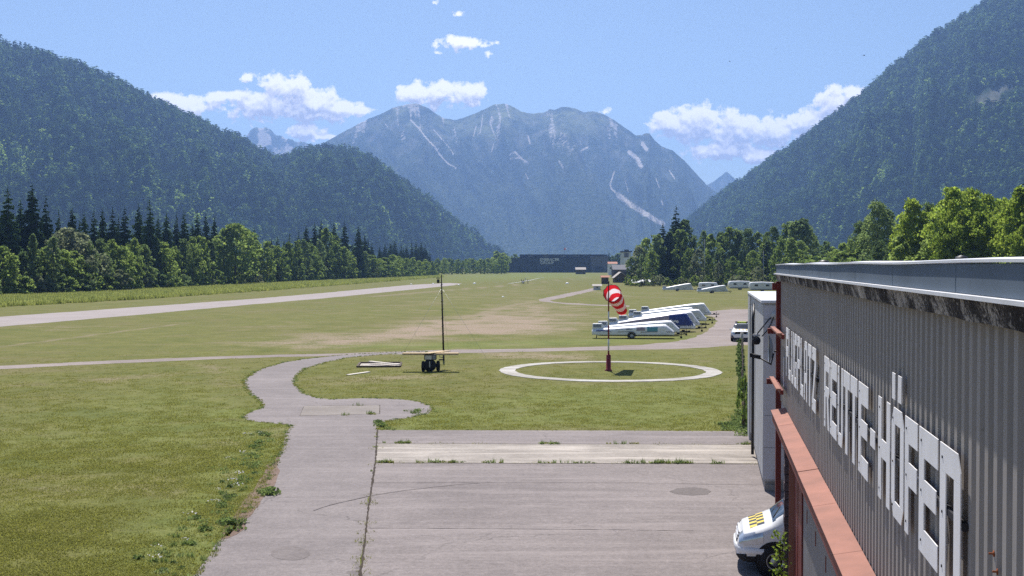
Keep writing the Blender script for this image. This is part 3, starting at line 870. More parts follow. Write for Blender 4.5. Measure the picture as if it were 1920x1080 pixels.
LEFT_RIDGE = [(-2300,-260,2300),(-1200,-120,2450),(-600,-40,2550),(-260,10,2650),(-120,40,2700),(0,82,2750),(60,98,2780),(150,128,2800),(205,147,2850),(270,182,2900),(330,211,2950),(400,243,3000),(450,260,3050),(490,288,3100),(520,300,3200),(560,288,3150),(600,281,3100),(650,282,3100),(690,297,3100),(720,316,3100),(760,346,3100),(800,372,3150),(840,406,3200),(880,441,3250),(905,464,3300),(925,482,3350),(950,499,3400)]
LEFT_FOOT = [(-2300,-2300,1150),(-1200,-1150,1300),(-260,-200,1700),(0,40,1750),(300,330,1850),(520,540,2000),(650,690,2250),(800,830,2700),(950,955,3250)]
RIGHT_RIDGE = [(1225,478,4300),(1260,446,4200),(1300,408,4000),(1330,384,3900),(1360,360,3800),(1400,336,3700),(1440,306,3600),(1490,274,3500),(1530,245,3450),(1580,209,3400),(1620,179,3350),(1650,149,3300),(1700,109,3250),(1750,69,3200),(1790,48,3200),(1850,6,3200),(1940,-50,3200),(2080,-130,3200),(2500,-260,3150),(3200,-300,3000),(4200,-300,2800)]
RIGHT_FOOT = [(1225,1225,3900),(1300,1280,3200),(1440,1400,2500),(1600,1560,2150),(1800,1770,1950),(2080,2040,1850),(3200,3100,1500),(4200,4100,1300)]
CENTRE_RIDGE = [(430,345,6900),(500,318,6900),(560,293,6900),(585,282,6900),(600,272,6900),(640,249,6950),(690,223,7000),(720,211,7000),(735,203,7000),(750,198,7000),(780,194,7000),(800,201,7000),(815,211,7000),(832,222,7050),(850,225,7050),(870,221,7050),(890,213,7050),(905,206,7050),(925,196,7050),(945,194.5,7050),(960,199,7050),(978,210,7100),(1000,213,7100),(1022,210,7100),(1030,204,7100),(1042,206,7100),(1052,201,7100),(1066,200,7100),(1080,204,7100),(1095,211,7050),(1110,208,7050),(1125,211,7050),(1150,224,7000),(1170,238,7000),(1192,254,7000),(1203,254,7000),(1210,250,7000),(1218,250,7000),(1228,263,7000),(1240,274,6950),(1262,283,6950),(1285,303,6900),(1305,325,6900),(1325,347,6900),(1345,361,6900),(1400,412,6900),(1460,460,6900)]
CENTRE_FOOT = [(430,430,4800),(800,850,4700),(1100,1120,4600),(1460,1400,4700)]
SCREE = [([(770,225),(785,240),(800,260),(815,275),(830,297),(842,308),(855,315)], 2.6), ([(812,242),(826,258),(842,276)], 1.6), ([(955,290),(966,285),(978,298),(990,306)], 3.2), ([(957,297),(975,296)], 3),
         ([(905,215),(903,235),(900,250)], 1.5), ([(918,228),(924,245),(930,260)], 2.0), ([(893,235),(888,255)], 1.6), ([(925,270),(922,285)], 1.5), ([(990,255),(994,270)], 2.5), ([(1048,302),(1056,315)], 2.2),
         ([(1180,285),(1195,298),(1202,312)], 5), ([(1205,270),(1212,280)], 5), ([(1152,322),(1144,345),(1147,355),(1160,366)], 2.6), ([(1160,366),(1180,382),(1205,398),(1243,420)], 6.0), ([(1255,320),(1265,335)], 2.0), ([(1230,335),(1236,352)], 1.6), ([(1090,282),(1102,276)], 3), ([(985,325),(990,336)], 1.6),
         ([(1240,375),(1243,385)], 2), ([(1172,335),(1178,360)], 1.2), ([(722,232),(727,238)], 1.6), ([(845,280),(850,290)], 1.5)]
def centre_feat(qx, qy, v, V):
    rock = np.zeros(len(qx))
    for pts, wd in SCREE:
        d = dist_poly(qx, qy, pts)
        rock = np.maximum(rock, np.clip(1.25 - d / (wd * (0.8 if wd < 4 else 1.1)), 0, 1))
    n = ridged(qx / 34 + 0.5 * fbm(qx / 60, qy / 60, 3, 9), qy / 150, 4, 41)
    up = np.clip((330 - qy) / 90, 0, 1)
    rock = np.maximum(rock, np.clip((n - 0.735) * 6, 0, 0.65) * up)
    mead = np.clip((270 - qy) / 50, 0, 1) * np.clip((fbm(qx / 50, qy / 40, 4, 77) - 0.36) * 4, 0, 1)
    mead = np.maximum(mead, 0.8 * np.clip(1.3 - dist_poly(qx, qy, [(880,232),(905,240),(925,250)]) / 14, 0, 1))
    mead = np.maximum(mead, 0.8 * np.clip(1.3 - dist_poly(qx, qy, [(1055,210),(1080,225),(1100,240)]) / 8, 0, 1))
    return rock, mead
def right_feat(qx, qy, v, V):
    rock = 0.45 * np.clip((fbm(qx / 45, qy / 30, 4, 5) - 0.52) * 6, 0, 1) * np.clip(1.6 - np.hypot((qx - 1850) / 90, (qy - 150) / 70), 0, 1)
    mead = np.clip(1.5 - dist_poly(qx, qy, [(1872,318),(1895,306),(1925,296)]) / 9, 0, 1)
    return rock, mead
def left_feat(qx, qy, v, V):
    return np.zeros(len(qx)), np.zeros(len(qx))
mn = hill_mat('forest_slope', (0.012, 0.024, 0.013), (0.026, 0.042, 0.020), 'near')
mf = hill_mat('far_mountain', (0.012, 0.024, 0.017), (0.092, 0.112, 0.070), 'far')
left_hill, LG, LNV = make_hill('left_hill', LEFT_RIDGE, LEFT_FOOT, mn, 420, 60, 200, 15, 1.0, 3, 4, left_feat)
right_hill, RG, RNV = make_hill('right_hill', RIGHT_RIDGE, RIGHT_FOOT, mn, 460, 70, 200, 15, 1.0, 8, 5, right_feat)
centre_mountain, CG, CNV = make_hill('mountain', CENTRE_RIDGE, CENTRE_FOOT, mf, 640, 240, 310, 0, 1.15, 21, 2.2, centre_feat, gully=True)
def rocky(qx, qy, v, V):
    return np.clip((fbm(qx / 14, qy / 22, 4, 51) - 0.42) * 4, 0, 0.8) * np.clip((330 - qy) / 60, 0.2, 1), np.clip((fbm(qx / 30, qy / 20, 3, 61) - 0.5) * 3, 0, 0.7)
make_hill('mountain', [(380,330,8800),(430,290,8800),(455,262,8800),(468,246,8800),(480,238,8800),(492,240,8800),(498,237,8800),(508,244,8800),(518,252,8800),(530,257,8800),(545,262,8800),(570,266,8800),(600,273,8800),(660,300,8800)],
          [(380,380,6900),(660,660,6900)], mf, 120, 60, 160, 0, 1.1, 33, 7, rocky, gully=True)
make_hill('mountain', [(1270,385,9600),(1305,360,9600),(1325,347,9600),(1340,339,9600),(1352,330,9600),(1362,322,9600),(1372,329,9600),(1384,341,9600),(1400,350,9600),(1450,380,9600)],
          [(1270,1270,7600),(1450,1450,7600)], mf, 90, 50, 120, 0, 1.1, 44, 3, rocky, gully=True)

# ------------------------------------------------------------------ air
def haze():
    m, nt, out = new_mat('haze_air')
    v = nt.nodes.new('ShaderNodeVolumePrincipled')
    v.inputs['Color'].default_value = (0.31, 0.52, 1.0, 1)
    v.inputs['Density'].default_value = 1.0e-4
    v.inputs['Anisotropy'].default_value = 0.35
    nt.links.new(v.outputs[0], out.inputs['Volume'])
    mb = MB(); mb.box2((-9400, -1200, -6), (9400, 10700, 1200))
    o = mb.build('haze', m)
    tag(o, kind='stuff')
haze()

# ================================================================== VEGETATION
def leaf_quads(C, N, size, rg, squash=0.75):
    """One bent leaf-clump face per centre: C (n,3), N outward directions (n,3)."""
    n = len(C)
    rv = rg.normal(size=(n, 3)); d = N * 0.55 + rv * 0.6
    d /= np.linalg.norm(d, axis=1, keepdims=True) + 1e-9
    a = np.cross(d, rg.normal(size=(n, 3))); a /= np.linalg.norm(a, axis=1, keepdims=True) + 1e-9
    b = np.cross(d, a)
    s = (size * rg.uniform(0.6, 1.35, n))[:, None]
    u, v = a * s * 0.5, b * s * 0.5 * squash
    k = d * s * 0.12
    V = np.stack([C - u * 1.0, C - v - k * 0.5, C + u * 1.0, C + v + k], 1).reshape(-1, 3)
    F = np.arange(4 * n).reshape(n, 4)
    return V, F
def broad_crown(name, h, rad, seed, mat, nl=26, per=105, size=0.62, base=0.10, top_w=0.55, shape='oval', droop=0.0):
    rg = np.random.default_rng(seed)
    Cs = []; Ns = []
    for i in range(nl):
        t = (i + rg.uniform(0.1, 0.9)) / nl
        z = h * (base + (1 - base) * (t ** 0.85)) * 0.96
        if shape == 'oval': wr = rad * np.sqrt(max(0.02, 1 - (2 * max(t, 0.28) - 0.62) ** 2 / 1.95)) * (0.62 + 0.38 * min(1, t * 2.2 + 0.3))
        elif shape == 'column': wr = rad * (0.55 + 0.45 * sin(pi * min(1, t + 0.2)))
        else: wr = rad * (1.02 - 0.80 * t)
        if t > 0.9: wr *= 0.55
        ang = i * 2.39996 + rg.uniform(-0.5, 0.5)
        rr = wr * rg.uniform(0.30, 1.02)
        c = np.array([cos(ang) * rr, sin(ang) * rr, z])
        lr = rad * rg.uniform(0.17, 0.36) * (1.0 if t < 0.85 else 0.8)
        k = int(per * rg.uniform(0.7, 1.3))
        d = rg.normal(size=(k, 3)); d /= np.linalg.norm(d, axis=1, keepdims=True)
        d[:, 2] = np.where(d[:, 2] < -0.35, -d[:, 2] * 0.6, d[:, 2])
        r = lr * rg.uniform(0.45, 1.10, k) ** 0.7
        off = d * r[:, None]; off[:, 2] *= 0.85
        p = c + off
        if droop: p[:, 2] -= droop * (np.hypot(p[:, 0], p[:, 1]) / rad) ** 2 * rg.uniform(0.3, 1.0, k)
        Cs.append(p); Ns.append(d)
    C = np.concatenate(Cs); N = np.concatenate(Ns)
    C[:, 2] = np.clip(C[:, 2], 0.15, h)
    V, F = leaf_quads(C, N, np.full(len(C), size), rg)
    return np_mesh(name, V, F, mat)
def spruce_crown(name, h, rad, seed, mat, layers=26, per=9, bare=0.04, lush=1.0, power=0.85):
    rg = np.random.default_rng(seed)
    V = []; F = []
    for i in range(layers):
        t = i / (layers - 1)
        z0 = h * (bare + (1 - bare) * t)
        r0 = rad * ((1 - t) ** power) * (0.9 + 0.2 * rg.random()) + 0.12
        n = max(4, int(per * (1 - 0.5 * t)))
        a0 = rg.uniform(0, 6.28)
        for j in range(n):
            a = a0 + 2 * pi * j / n + rg.uniform(-0.3, 0.3)
            r = r0 * rg.uniform(0.60, 1.22)
            dr = np.array([cos(a), sin(a), 0]); sd = np.array([-sin(a), cos(a), 0])
            drop = r * rg.uniform(0.22, 0.42)
            zz = z0 + rg.uniform(-0.9, 0.9) * h / layers
            # a bough: three drooping sprays set one after another, each wide and ragged
            segs = 3 if r > 0.8 else 2
            for k in range(segs):
                q0, q1 = k / segs, (k + 1.25) / segs
                wv = r * 0.30 * (1.15 - 0.45 * q0) * lush
                p0 = dr * r * q0 + np.array([0, 0, zz - drop * q0 ** 1.3]); p1 = dr * r * q1 + np.array([0, 0, zz - drop * q1 ** 1.3 + 0.12 * r * (k == segs - 1)])
                tw = rg.uniform(-0.25, 0.25)
                m = (p0 + p1) / 2
                b = len(V)
                V += [p0, m + sd * wv + np.array([0, 0, -0.10 * r + tw * wv]), p1, m - sd * wv + np.array([0, 0, -0.10 * r - tw * wv])]
                F.append((b, b + 1, b + 2, b + 3))
                # twigs hang from the bough as an upright ragged spray
                b = len(V); hang_ = r * rg.uniform(0.30, 0.52) * lush; sk = sd * rg.uniform(-0.25, 0.25) * r
                V += [p0, p1, p1 * 0.75 + p0 * 0.25 + sk - np.array([0, 0, hang_ * 0.8]), p0 * 0.75 + p1 * 0.25 + sk - np.array([0, 0, hang_])]
                F.append((b, b + 1, b + 2, b + 3))
                if k == segs - 1:
                    b = len(V); mm = p0 * 0.4 + p1 * 0.6
                    V += [mm + sd * wv * 1.3 - np.array([0, 0, 0.05 * r]), mm - sd * wv * 1.3 - np.array([0, 0, 0.05 * r]), mm - sd * wv * 0.8 - np.array([0, 0, hang_]) + dr * 0.05, mm + sd * wv * 0.8 - np.array([0, 0, hang_ * 0.9]) + dr * 0.05]
                    F.append((b, b + 1, b + 2, b + 3))
    # leader
    b = len(V)
    for a in (0, 1.57):
        s = np.array([cos(a), sin(a), 0]) * 0.10
        b = len(V); V += [np.array([0, 0, h * 0.95]) - s, np.array([0, 0, h * 0.95]) + s, np.array([0, 0, h + 0.5]) + s * 0.1, np.array([0, 0, h + 0.5]) - s * 0.1]; F.append((b, b + 1, b + 2, b + 3))
    return np_mesh(name, np.array(V), np.array(F), mat)
def trunk_mesh(name, h, r, seed, limbs=7, spread=2.0, lo=0.25):
    rr = random.Random(seed); mb = MB()
    pts = [(0, 0, -0.1)]
    x = y = 0
    for k in range(1, 5):
        x += rr.uniform(-0.12, 0.12); y += rr.uniform(-0.12, 0.12); pts.append((x, y, h * k / 4))
    mb.tube(pts, [r * 1.25, r, r * 0.75, r * 0.45, r * 0.12], 7)
    for i in range(limbs):
        z = h * (lo + (0.85 - lo) * i / max(1, limbs)); a = i * 2.4 + rr.random()
        L = spread * (1 - 0.5 * i / max(1, limbs))
        mb.tube([(0, 0, z), (cos(a) * L * 0.5, sin(a) * L * 0.5, z + L * 0.35), (cos(a) * L, sin(a) * L, z + L * 0.8)], [r * 0.4, r * 0.25, r * 0.08], 5, False)
    return mb.mesh(name, M['bark'])
PROTO = {}
def protos():
    for k in range(6):
        PROTO[('spruce', k)] = (trunk_mesh('trunk', 23, 0.24, k, 0), spruce_crown('crown', 24, [4.0, 3.5, 4.4, 3.1, 4.1, 3.6][k], 100 + k, M['spruce'], 34, 11, [0.05, 0.1, 0.04, 0.16, 0.06, 0.08][k], [1, 1.1, .9, 1, 1.15, .95][k], [0.85, 0.75, 0.9, 0.7, 0.8, 0.95][k]))
    for k in range(6):
        PROTO[('broad', k)] = (trunk_mesh('trunk', 9.5, 0.20, 40 + k, 7, 2.2), broad_crown('crown', 12, [4.0, 3.5, 3.0, 3.8, 3.2, 4.3][k], 200 + k, M['broadleaf'], [46, 42, 40, 48, 42, 50][k], 74, 0.50, 0.02, shape=['oval', 'oval', 'column', 'oval', 'column', 'oval'][k]))
    for k in range(4):
        PROTO[('dark', k)] = (trunk_mesh('trunk', 13, 0.25, 60 + k, 7, 2.2), broad_crown('crown', 16, [3.6, 3.2, 4.2, 3.9][k], 240 + k, M['darkleaf'], [50, 46, 54, 56][k], 76, 0.55, 0.02, shape=['column', 'cone', 'oval', 'column'][k]))
    for k in range(3):
        PROTO[('willow', k)] = (trunk_mesh('trunk', 9, 0.22, 80 + k, 8, 2.5), broad_crown('crown', 11.5, [4.6, 4.0, 3.2][k], 260 + k, M['willow'], 44, 72, 0.50, 0.03, shape='oval', droop=0.8))
    for k in range(4):
        PROTO[('bright', k)] = (trunk_mesh('trunk', 16, 0.28, 90 + k, 9, 3.0), broad_crown('crown', 20, [5.6, 4.6, 5.2, 6.0][k], 280 + k, M['brightleaf'], [80, 70, 76, 84][k], 95, 0.55, 0.02, shape=['oval', 'column', 'oval', 'oval'][k]))
    for k in range(2):
        PROTO[('birch', k)] = (trunk_mesh('trunk', 17, 0.2, 120 + k, 8, 2.0), broad_crown('crown', 20, [4.6, 3.8][k], 300 + k, M['darkleaf'], 70, 95, 0.42, 0.03, shape='column', droop=1.6))
    for k in range(3):
        PROTO[('bush', k)] = (trunk_mesh('trunk', 2.0, 0.07, 130 + k, 4, 0.8, 0.1), broad_crown('crown', 3.6, [2.4, 2.0, 2.8][k], 320 + k, [M['broadleaf'], M['willow'], M['darkleaf']][k], 12, 85, 0.42, 0.02, shape='oval'))
    PROTO[('thuja', 0)] = (trunk_mesh('trunk', 10, 0.12, 140, 0), broad_crown('crown', 14, 0.95, 340, M['cypress'], 26, 60, 0.42, 0.0, shape='column'))
protos()
NAME = {'spruce': 'spruce_tree', 'broad': 'broadleaf_tree', 'dark': 'dark_broadleaf_tree', 'willow': 'willow_tree', 'bright': 'ash_tree', 'birch': 'birch_tree', 'bush': 'bush', 'thuja': 'cypress_tree'}
H0 = {'spruce': 24.5, 'broad': 12.0, 'dark': 16.0, 'willow': 11.5, 'bright': 20.0, 'birch': 20.0, 'bush': 3.6, 'thuja': 14.2}
TREES = []
def tree(kind, k, loc, height, label, group=None, wide=1.0, cat=None):
    key = (kind, k % len([q for q in PROTO if q[0] == kind]))
    tm, cm = PROTO[key]
    s = height / H0[kind]
    e = empty(NAME[kind], label, cat or ('bush' if kind == 'bush' else 'tree'), (loc[0], loc[1], 0), rng.uniform(0, 6.28), group)
    e.scale = (s * wide, s * wide, s)
    mesh_obj('trunk', tm, e); mesh_obj('crown', cm, e)
    TREES.append((loc[0], loc[1]))
    return e
def tree_px(kind, k, px, py_top, depth, label, group=None, wide=1.0):
    """Stand a tree where its axis and its tip are seen, at a known distance."""
    top = P(px, py_top, depth)
    return tree(kind, k, (top.x, depth), max(1.0, top.z), label, group, wide)

def edge_depth(px):
    """Distance of the front edge of the forest left of the runway."""
    py = np.interp(px, [-200, 0, 120, 240, 480, 620, 740, 800, 822], [572, 560, 555.5, 549, 534.5, 527.5, 522.5, 519.3, 518.2])
    return G(px, py).y
def left_forest():
    gs = 'dark spruces rising behind the leafy forest edge left of the runway'
    gb = 'leafy trees along the forest edge left of the runway'
    lab_s = 'dark green pointed spruce in the wood left of the runway'
    lab_b = 'leafy green tree in the front row of the wood left of the runway'
    # tall spruces that stand out of the wood, measured one by one: axis, tip
    tall = [(14,346,0),(60,342,1),(38,372,3),(86,362,2),(110,392,5),(135,384,4),(158,398,1),(176,390,0),(192,388,3),(211,386,2),(234,386,0),(260,380,4),(280,370,2),(312,396,1),(331,398,5),(345,394,3),(370,394,0),(386,400,3),(402,405,1),(-20,360,4),(-50,350,2),(296,402,3),(222,402,5),(150,410,2),
            (460,432,1),(477,426,3),(520,440,0),(543,436,2),(574,420,1),(590,414,0),(602,412,4),(626,416,3),(646,411,0),(672,421,1),(684,438,3),(690,446,5),(560,430,5)]
    for i, (px, py, k) in enumerate(tall):
        dd = edge_depth(max(px, -150)) + rng.uniform(12, 34)
        if px in (60, 14):
            lab = {60: 'tallest dark spruce at the left end of the wood, with a clear pointed tip', 14: 'broad tall spruce at the far left end of the wood'}[px]
            tree_px('spruce', k, px, py, dd, lab, gs, 1.12)
        elif px == 646: tree_px('spruce', k, px, py, dd - 12, 'tall narrow spruce standing free of the leafy trees in the middle of the wood', gs, 1.0)
        elif px == 672: tree_px('spruce', k, px, py, dd - 8, 'dark spruce just right of the tall free-standing one in the wood', gs, 1.0)
        elif px == 280: tree_px('spruce', k, px, py, dd, 'tallest spruce in the middle of the left dark row', gs, 1.05)
        else: tree_px('spruce', k, px, py, dd, lab_s, gs, rng.uniform(0.85, 1.15))
    # second rank of spruces filling the gaps behind
    for px in np.arange(-150, 440, 13.0):
        x = px + rng.uniform(-4, 4)
        tree_px('spruce', rng.randrange(6), x, np.interp(x, [-150, 60, 120, 300, 440], [385, 400, 420, 418, 432]) + rng.uniform(-8, 22), edge_depth(max(x, -150)) + rng.uniform(26, 60), lab_s, gs, rng.uniform(0.9, 1.25))
    for px in list(np.arange(440, 720, 16.0)):
        x = px + rng.uniform(-5, 5)
        tree_px('spruce', rng.randrange(6), x, np.interp(x, [440, 560, 640, 720], [448, 446, 440, 462]) + rng.uniform(-4, 14), edge_depth(x) + rng.uniform(25, 60), lab_s, gs, rng.uniform(0.9, 1.2))
    # front row of leafy trees: axis, tip
    front = [(-120,478,0,'broad'),(-80,462,3,'dark'),(-40,470,1,'broad'),(4,462,0,'broad'),(22,480,2,'broad'),(44,470,3,'dark'),(62,436,1,'dark'),(84,462,4,'broad'),(100,440,0,'dark'),(128,428,0,'willow'),(150,436,1,'willow'),(168,452,2,'dark'),(188,446,3,'dark'),(210,448,1,'broad'),(228,462,5,'broad'),(252,446,3,'broad'),(270,456,0,'dark'),(292,440,1,'dark'),(308,454,0,'broad'),(326,462,4,'broad'),(344,446,3,'dark'),(362,444,0,'broad'),(380,442,4,'broad'),(398,452,1,'dark'),(420,428,0,'broad'),(440,420,5,'broad'),(462,428,3,'broad'),(480,448,2,'broad'),
             (500,452,0,'broad'),(520,460,1,'broad'),(540,454,3,'broad'),(556,450,4,'broad'),(580,456,5,'broad'),(600,448,0,'dark'),(612,426,1,'broad'),(630,440,2,'broad'),(644,462,3,'broad'),(660,478,4,'broad'),(684,470,3,'dark'),(700,478,0,'broad'),(712,484,1,'broad'),(722,482,2,'broad'),(736,478,5,'broad'),(748,480,3,'broad'),(762,484,0,'broad'),(774,482,4,'broad'),(786,488,1,'broad'),(798,486,3,'broad'),(810,490,0,'broad'),(819,493,2,'broad'),(570,448,2,'dark'),(118,468,3,'broad'),(140,470,1,'broad'),(200,476,2,'dark'),(246,478,0,'dark')]
    for px, py, k, kind in front:
        dd = edge_depth(max(px, -150)) + rng.uniform(1.5, 12)
        if kind == 'willow':
            lab = 'pale grey-green willow in the left forest edge, ' + ('the larger of two' if px == 128 else 'the smaller, right of the larger one')
            tree_px(kind, k, px, py, dd, lab, None, 1.1)
        elif px == 440: tree_px(kind, k, px, py, dd, 'large round bright green tree where the left dark spruce row ends', gb, 1.15)
        else: tree_px(kind, k, px, py, dd, lab_b, gb, rng.uniform(0.75, 1.05) * (1.15 if py > 455 else 0.82))
    # lower bushes at the foot of the wood
    for px in np.arange(-120, 818, 15.0):
        x = px + rng.uniform(-6, 6); d = edge_depth(max(x, -150)) + rng.uniform(-1.5, 3)
        k = rng.choice([0, 0, 1, 2, 0])
        g = G(x, 560).x / G(x, 560).y * d
        tree('bush', k, (g, d), rng.uniform(2.4, 5.6) * (1.2 if x > 500 else 1), 'low green bush at the foot of the wood left of the runway', 'bushes at the foot of the left wood', rng.uniform(0.8, 1.2))
    tree_px('bush', 1, 224, 507, edge_depth(224) - 2, 'pale silvery bush in front of the left wood', None, 1.1)
    # beyond the end of the front row the wood steps back
    for i, px in enumerate(list(np.arange(822, 948, 6.5))):
        x = px + rng.uniform(-2, 2); d = rng.uniform(900, 1010)
        tp = np.interp(x, [820, 900, 925, 948], [487, 486, 484, 480]) + rng.uniform(-3, 3)
        tree_px('broad', rng.randrange(6), x, tp, d, 'small far leafy tree in the hedge row beside the dark hall', 'far leafy trees left of the dark hall', rng.uniform(0.9, 1.2))
    for x, tp in [(712,462),(722,455),(733,453),(740,448),(752,456),(762,458),(772,452),(780,450),(790,452),(800,466),(806,472),(728,464),(757,462),(797,455),(716,470),(785,460),(745,462)]:
        tree_px('spruce', rng.randrange(6), x, tp, rng.uniform(800, 880), 'far dark spruce showing above the end of the left wood', 'far spruces above the end of the left wood', rng.uniform(1.1, 1.5))
    for x, tp, k, kd in [(937,476,0,'broad'),(932,470,1,'broad'),(944,474,3,'broad'),(926,480,2,'spruce'),(965,476,1,'broad'),(1142,470,0,'spruce'),(1148,479,1,'broad'),(1156,478,3,'broad'),(1160,474,2,'broad')]:
        tree_px(kd, k, x, tp, 1230 if x > 950 else 1060, 'small distant tree next to the dark hall', 'distant trees next to the dark hall', 1.2)
left_forest()
def right_trees():
    g = 'mixed trees behind the parked trailers on the right'
    L = 'green leafy tree behind the parked trailers right of the field'
    # axis, tip, depth, kind, variant, width, own label
    lst = [(1268,383,446,'spruce',2,1.45,'tall dark spruce rising highest above the trees right of the field'),(1243,415,440,'spruce',0,1.4,'shorter dark spruce left of the tallest spruce'),
           (1256,432,440,'dark',1,1.0,None),(1284,408,446,'dark',0,0.9,None),(1232,438,434,'dark',3,0.9,None),(1276,428,432,'broad',2,0.8,None),
           (1212,446,440,'broad',3,0.85,None),(1197,462,436,'willow',1,0.85,None),(1184,482,432,'dark',2,0.9,None),(1204,476,428,'dark',0,0.8,None),(1222,470,420,'broad',5,0.8,None),
           (1243,462,412,'spruce',3,1.25,'dark bushy conifer below the two tall spruces'),(1290,466,410,'broad',4,0.75,None),(1300,442,440,'dark',1,0.8,None),
           (1320,430,430,'birch',1,0.8,None),(1334,438,420,'broad',1,0.75,None),(1310,466,405,'willow',2,0.9,None),(1328,476,400,'broad',2,0.8,None),
           (1352,434,430,'dark',2,0.8,None),(1368,426,425,'broad',0,0.75,None),(1384,428,425,'dark',3,0.85,None),(1402,426,420,'birch',0,0.85,None),(1420,432,420,'dark',0,0.8,None),
           (1346,470,400,'dark',3,0.8,None),(1374,480,395,'broad',3,0.9,None),(1390,468,398,'dark',1,0.8,None),(1412,470,392,'broad',5,0.8,None),(1450,424,410,'dark',2,0.75,None),(1436,440,415,'broad',0,0.75,None),
           (1348,492,385,'willow',2,0.8,None),(1422,500,380,'willow',0,0.9,None),(1388,502,384,'broad',0,1.1,None),(1452,478,392,'broad',1,0.8,None),
           (1478,420,395,'broad',4,0.85,None),(1490,412,390,'dark',3,0.9,None),(1506,406,388,'dark',0,0.95,None),(1516,420,392,'birch',1,0.8,None),(1466,448,380,'broad',3,0.8,None),(1484,444,360,'broad',2,0.85,None),(1500,452,370,'broad',5,0.8,None),
           (1528,440,395,'dark',1,0.75,None),(1548,452,460,'broad',1,0.9,None),(1560,462,470,'broad',3,0.9,None),(1540,470,470,'spruce',4,1.2,None),(1572,468,460,'willow',1,0.9,None),
           (1438,450,372,'thuja',0,1.0,'right one of two slim dark column trees'),(1432,455,374,'thuja',0,0.9,'left one of two slim dark column trees'),(1397,470,380,'thuja',0,0.8,'lone slim dark column tree left of the pair'),
           (1580,456,300,'broad',0,0.9,None),(1596,446,290,'broad',4,0.9,None),(1612,412,280,'birch',0,0.75,None),(1646,374,262,'birch',0,0.95,'tall drooping birch behind the hangar roof, left of the yellow-green ash'),(1630,400,268,'birch',1,0.85,None),(1664,388,264,'birch',1,0.95,None),(1620,440,272,'broad',2,0.8,None),
           (1712,372,205,'bright',1,0.9,'bright yellow-green ash behind the hangar roof, next to the drooping birch'),(1742,376,212,'birch',1,0.8,None),(1700,400,208,'bright',1,0.8,None),(1730,410,203,'bright',0,0.7,None),
           (1770,392,222,'birch',0,0.85,None),(1788,352,190,'bright',0,0.85,'tall broad ash behind the hangar roof with the highest crown'),(1820,352,194,'bright',3,0.8,None),(1848,362,196,'bright',2,0.85,None),(1872,372,200,'bright',1,0.8,None),(1805,392,184,'bright',2,0.8,None),(1840,398,182,'bright',0,0.8,None),(1776,420,186,'bright',3,0.7,None),(1866,410,184,'bright',3,0.75,None),
           (1897,372,186,'bright',1,0.9,None),(1915,346,178,'bright',2,0.85,None),(1945,340,180,'bright',0,0.9,None),(1925,322,240,'spruce',0,1.2,'dark spruce at the right edge above the ash trees'),(1890,420,176,'bright',0,0.7,None),(1924,420,172,'bright',3,0.8,None),(1965,380,176,'bright',3,0.9,None),
           (1752,440,196,'broad',5,1.0,None),(1690,440,202,'broad',1,0.9,None),(1650,450,240,'dark',2,0.9,None),(1600,470,270,'bush',0,1.3,None),(1566,480,290,'broad',3,1.0,None),(1535,482,330,'bush',0,1.4,None),(1512,478,345,'broad',0,0.9,None)]
    for px, py, d, kd, k, wd, lab in lst:
        gg = g if px < 1530 else 'trees behind the hangar roof'
        ll = lab or (L if px < 1530 else 'green leafy tree behind the hangar roof')
        if kd == 'birch' and not lab: ll = 'dusky green drooping tree behind the ' + ('parked trailers' if px < 1530 else 'hangar roof')
        if kd == 'willow' and not lab: ll = 'pale grey-green willow behind the ' + ('parked trailers' if px < 1530 else 'hangar roof')
        if kd == 'spruce' and not lab: ll = 'small far spruce in the gap between the two tree groups'
        tree_px(kd, k, px, py, d, ll, gg, wd)
    for i in range(26):
        x = 1180 + i * 11.5 + rng.uniform(-4, 4); d = rng.uniform(372, 400)
        tree('bush', rng.choice([0, 1, 0, 2]), ((x - 960) / FPX * d, d), rng.uniform(2.0, 4.2), 'low bush under the trees behind the parked trailers', 'bushes under the right trees', rng.uniform(0.8, 1.2))
right_trees()

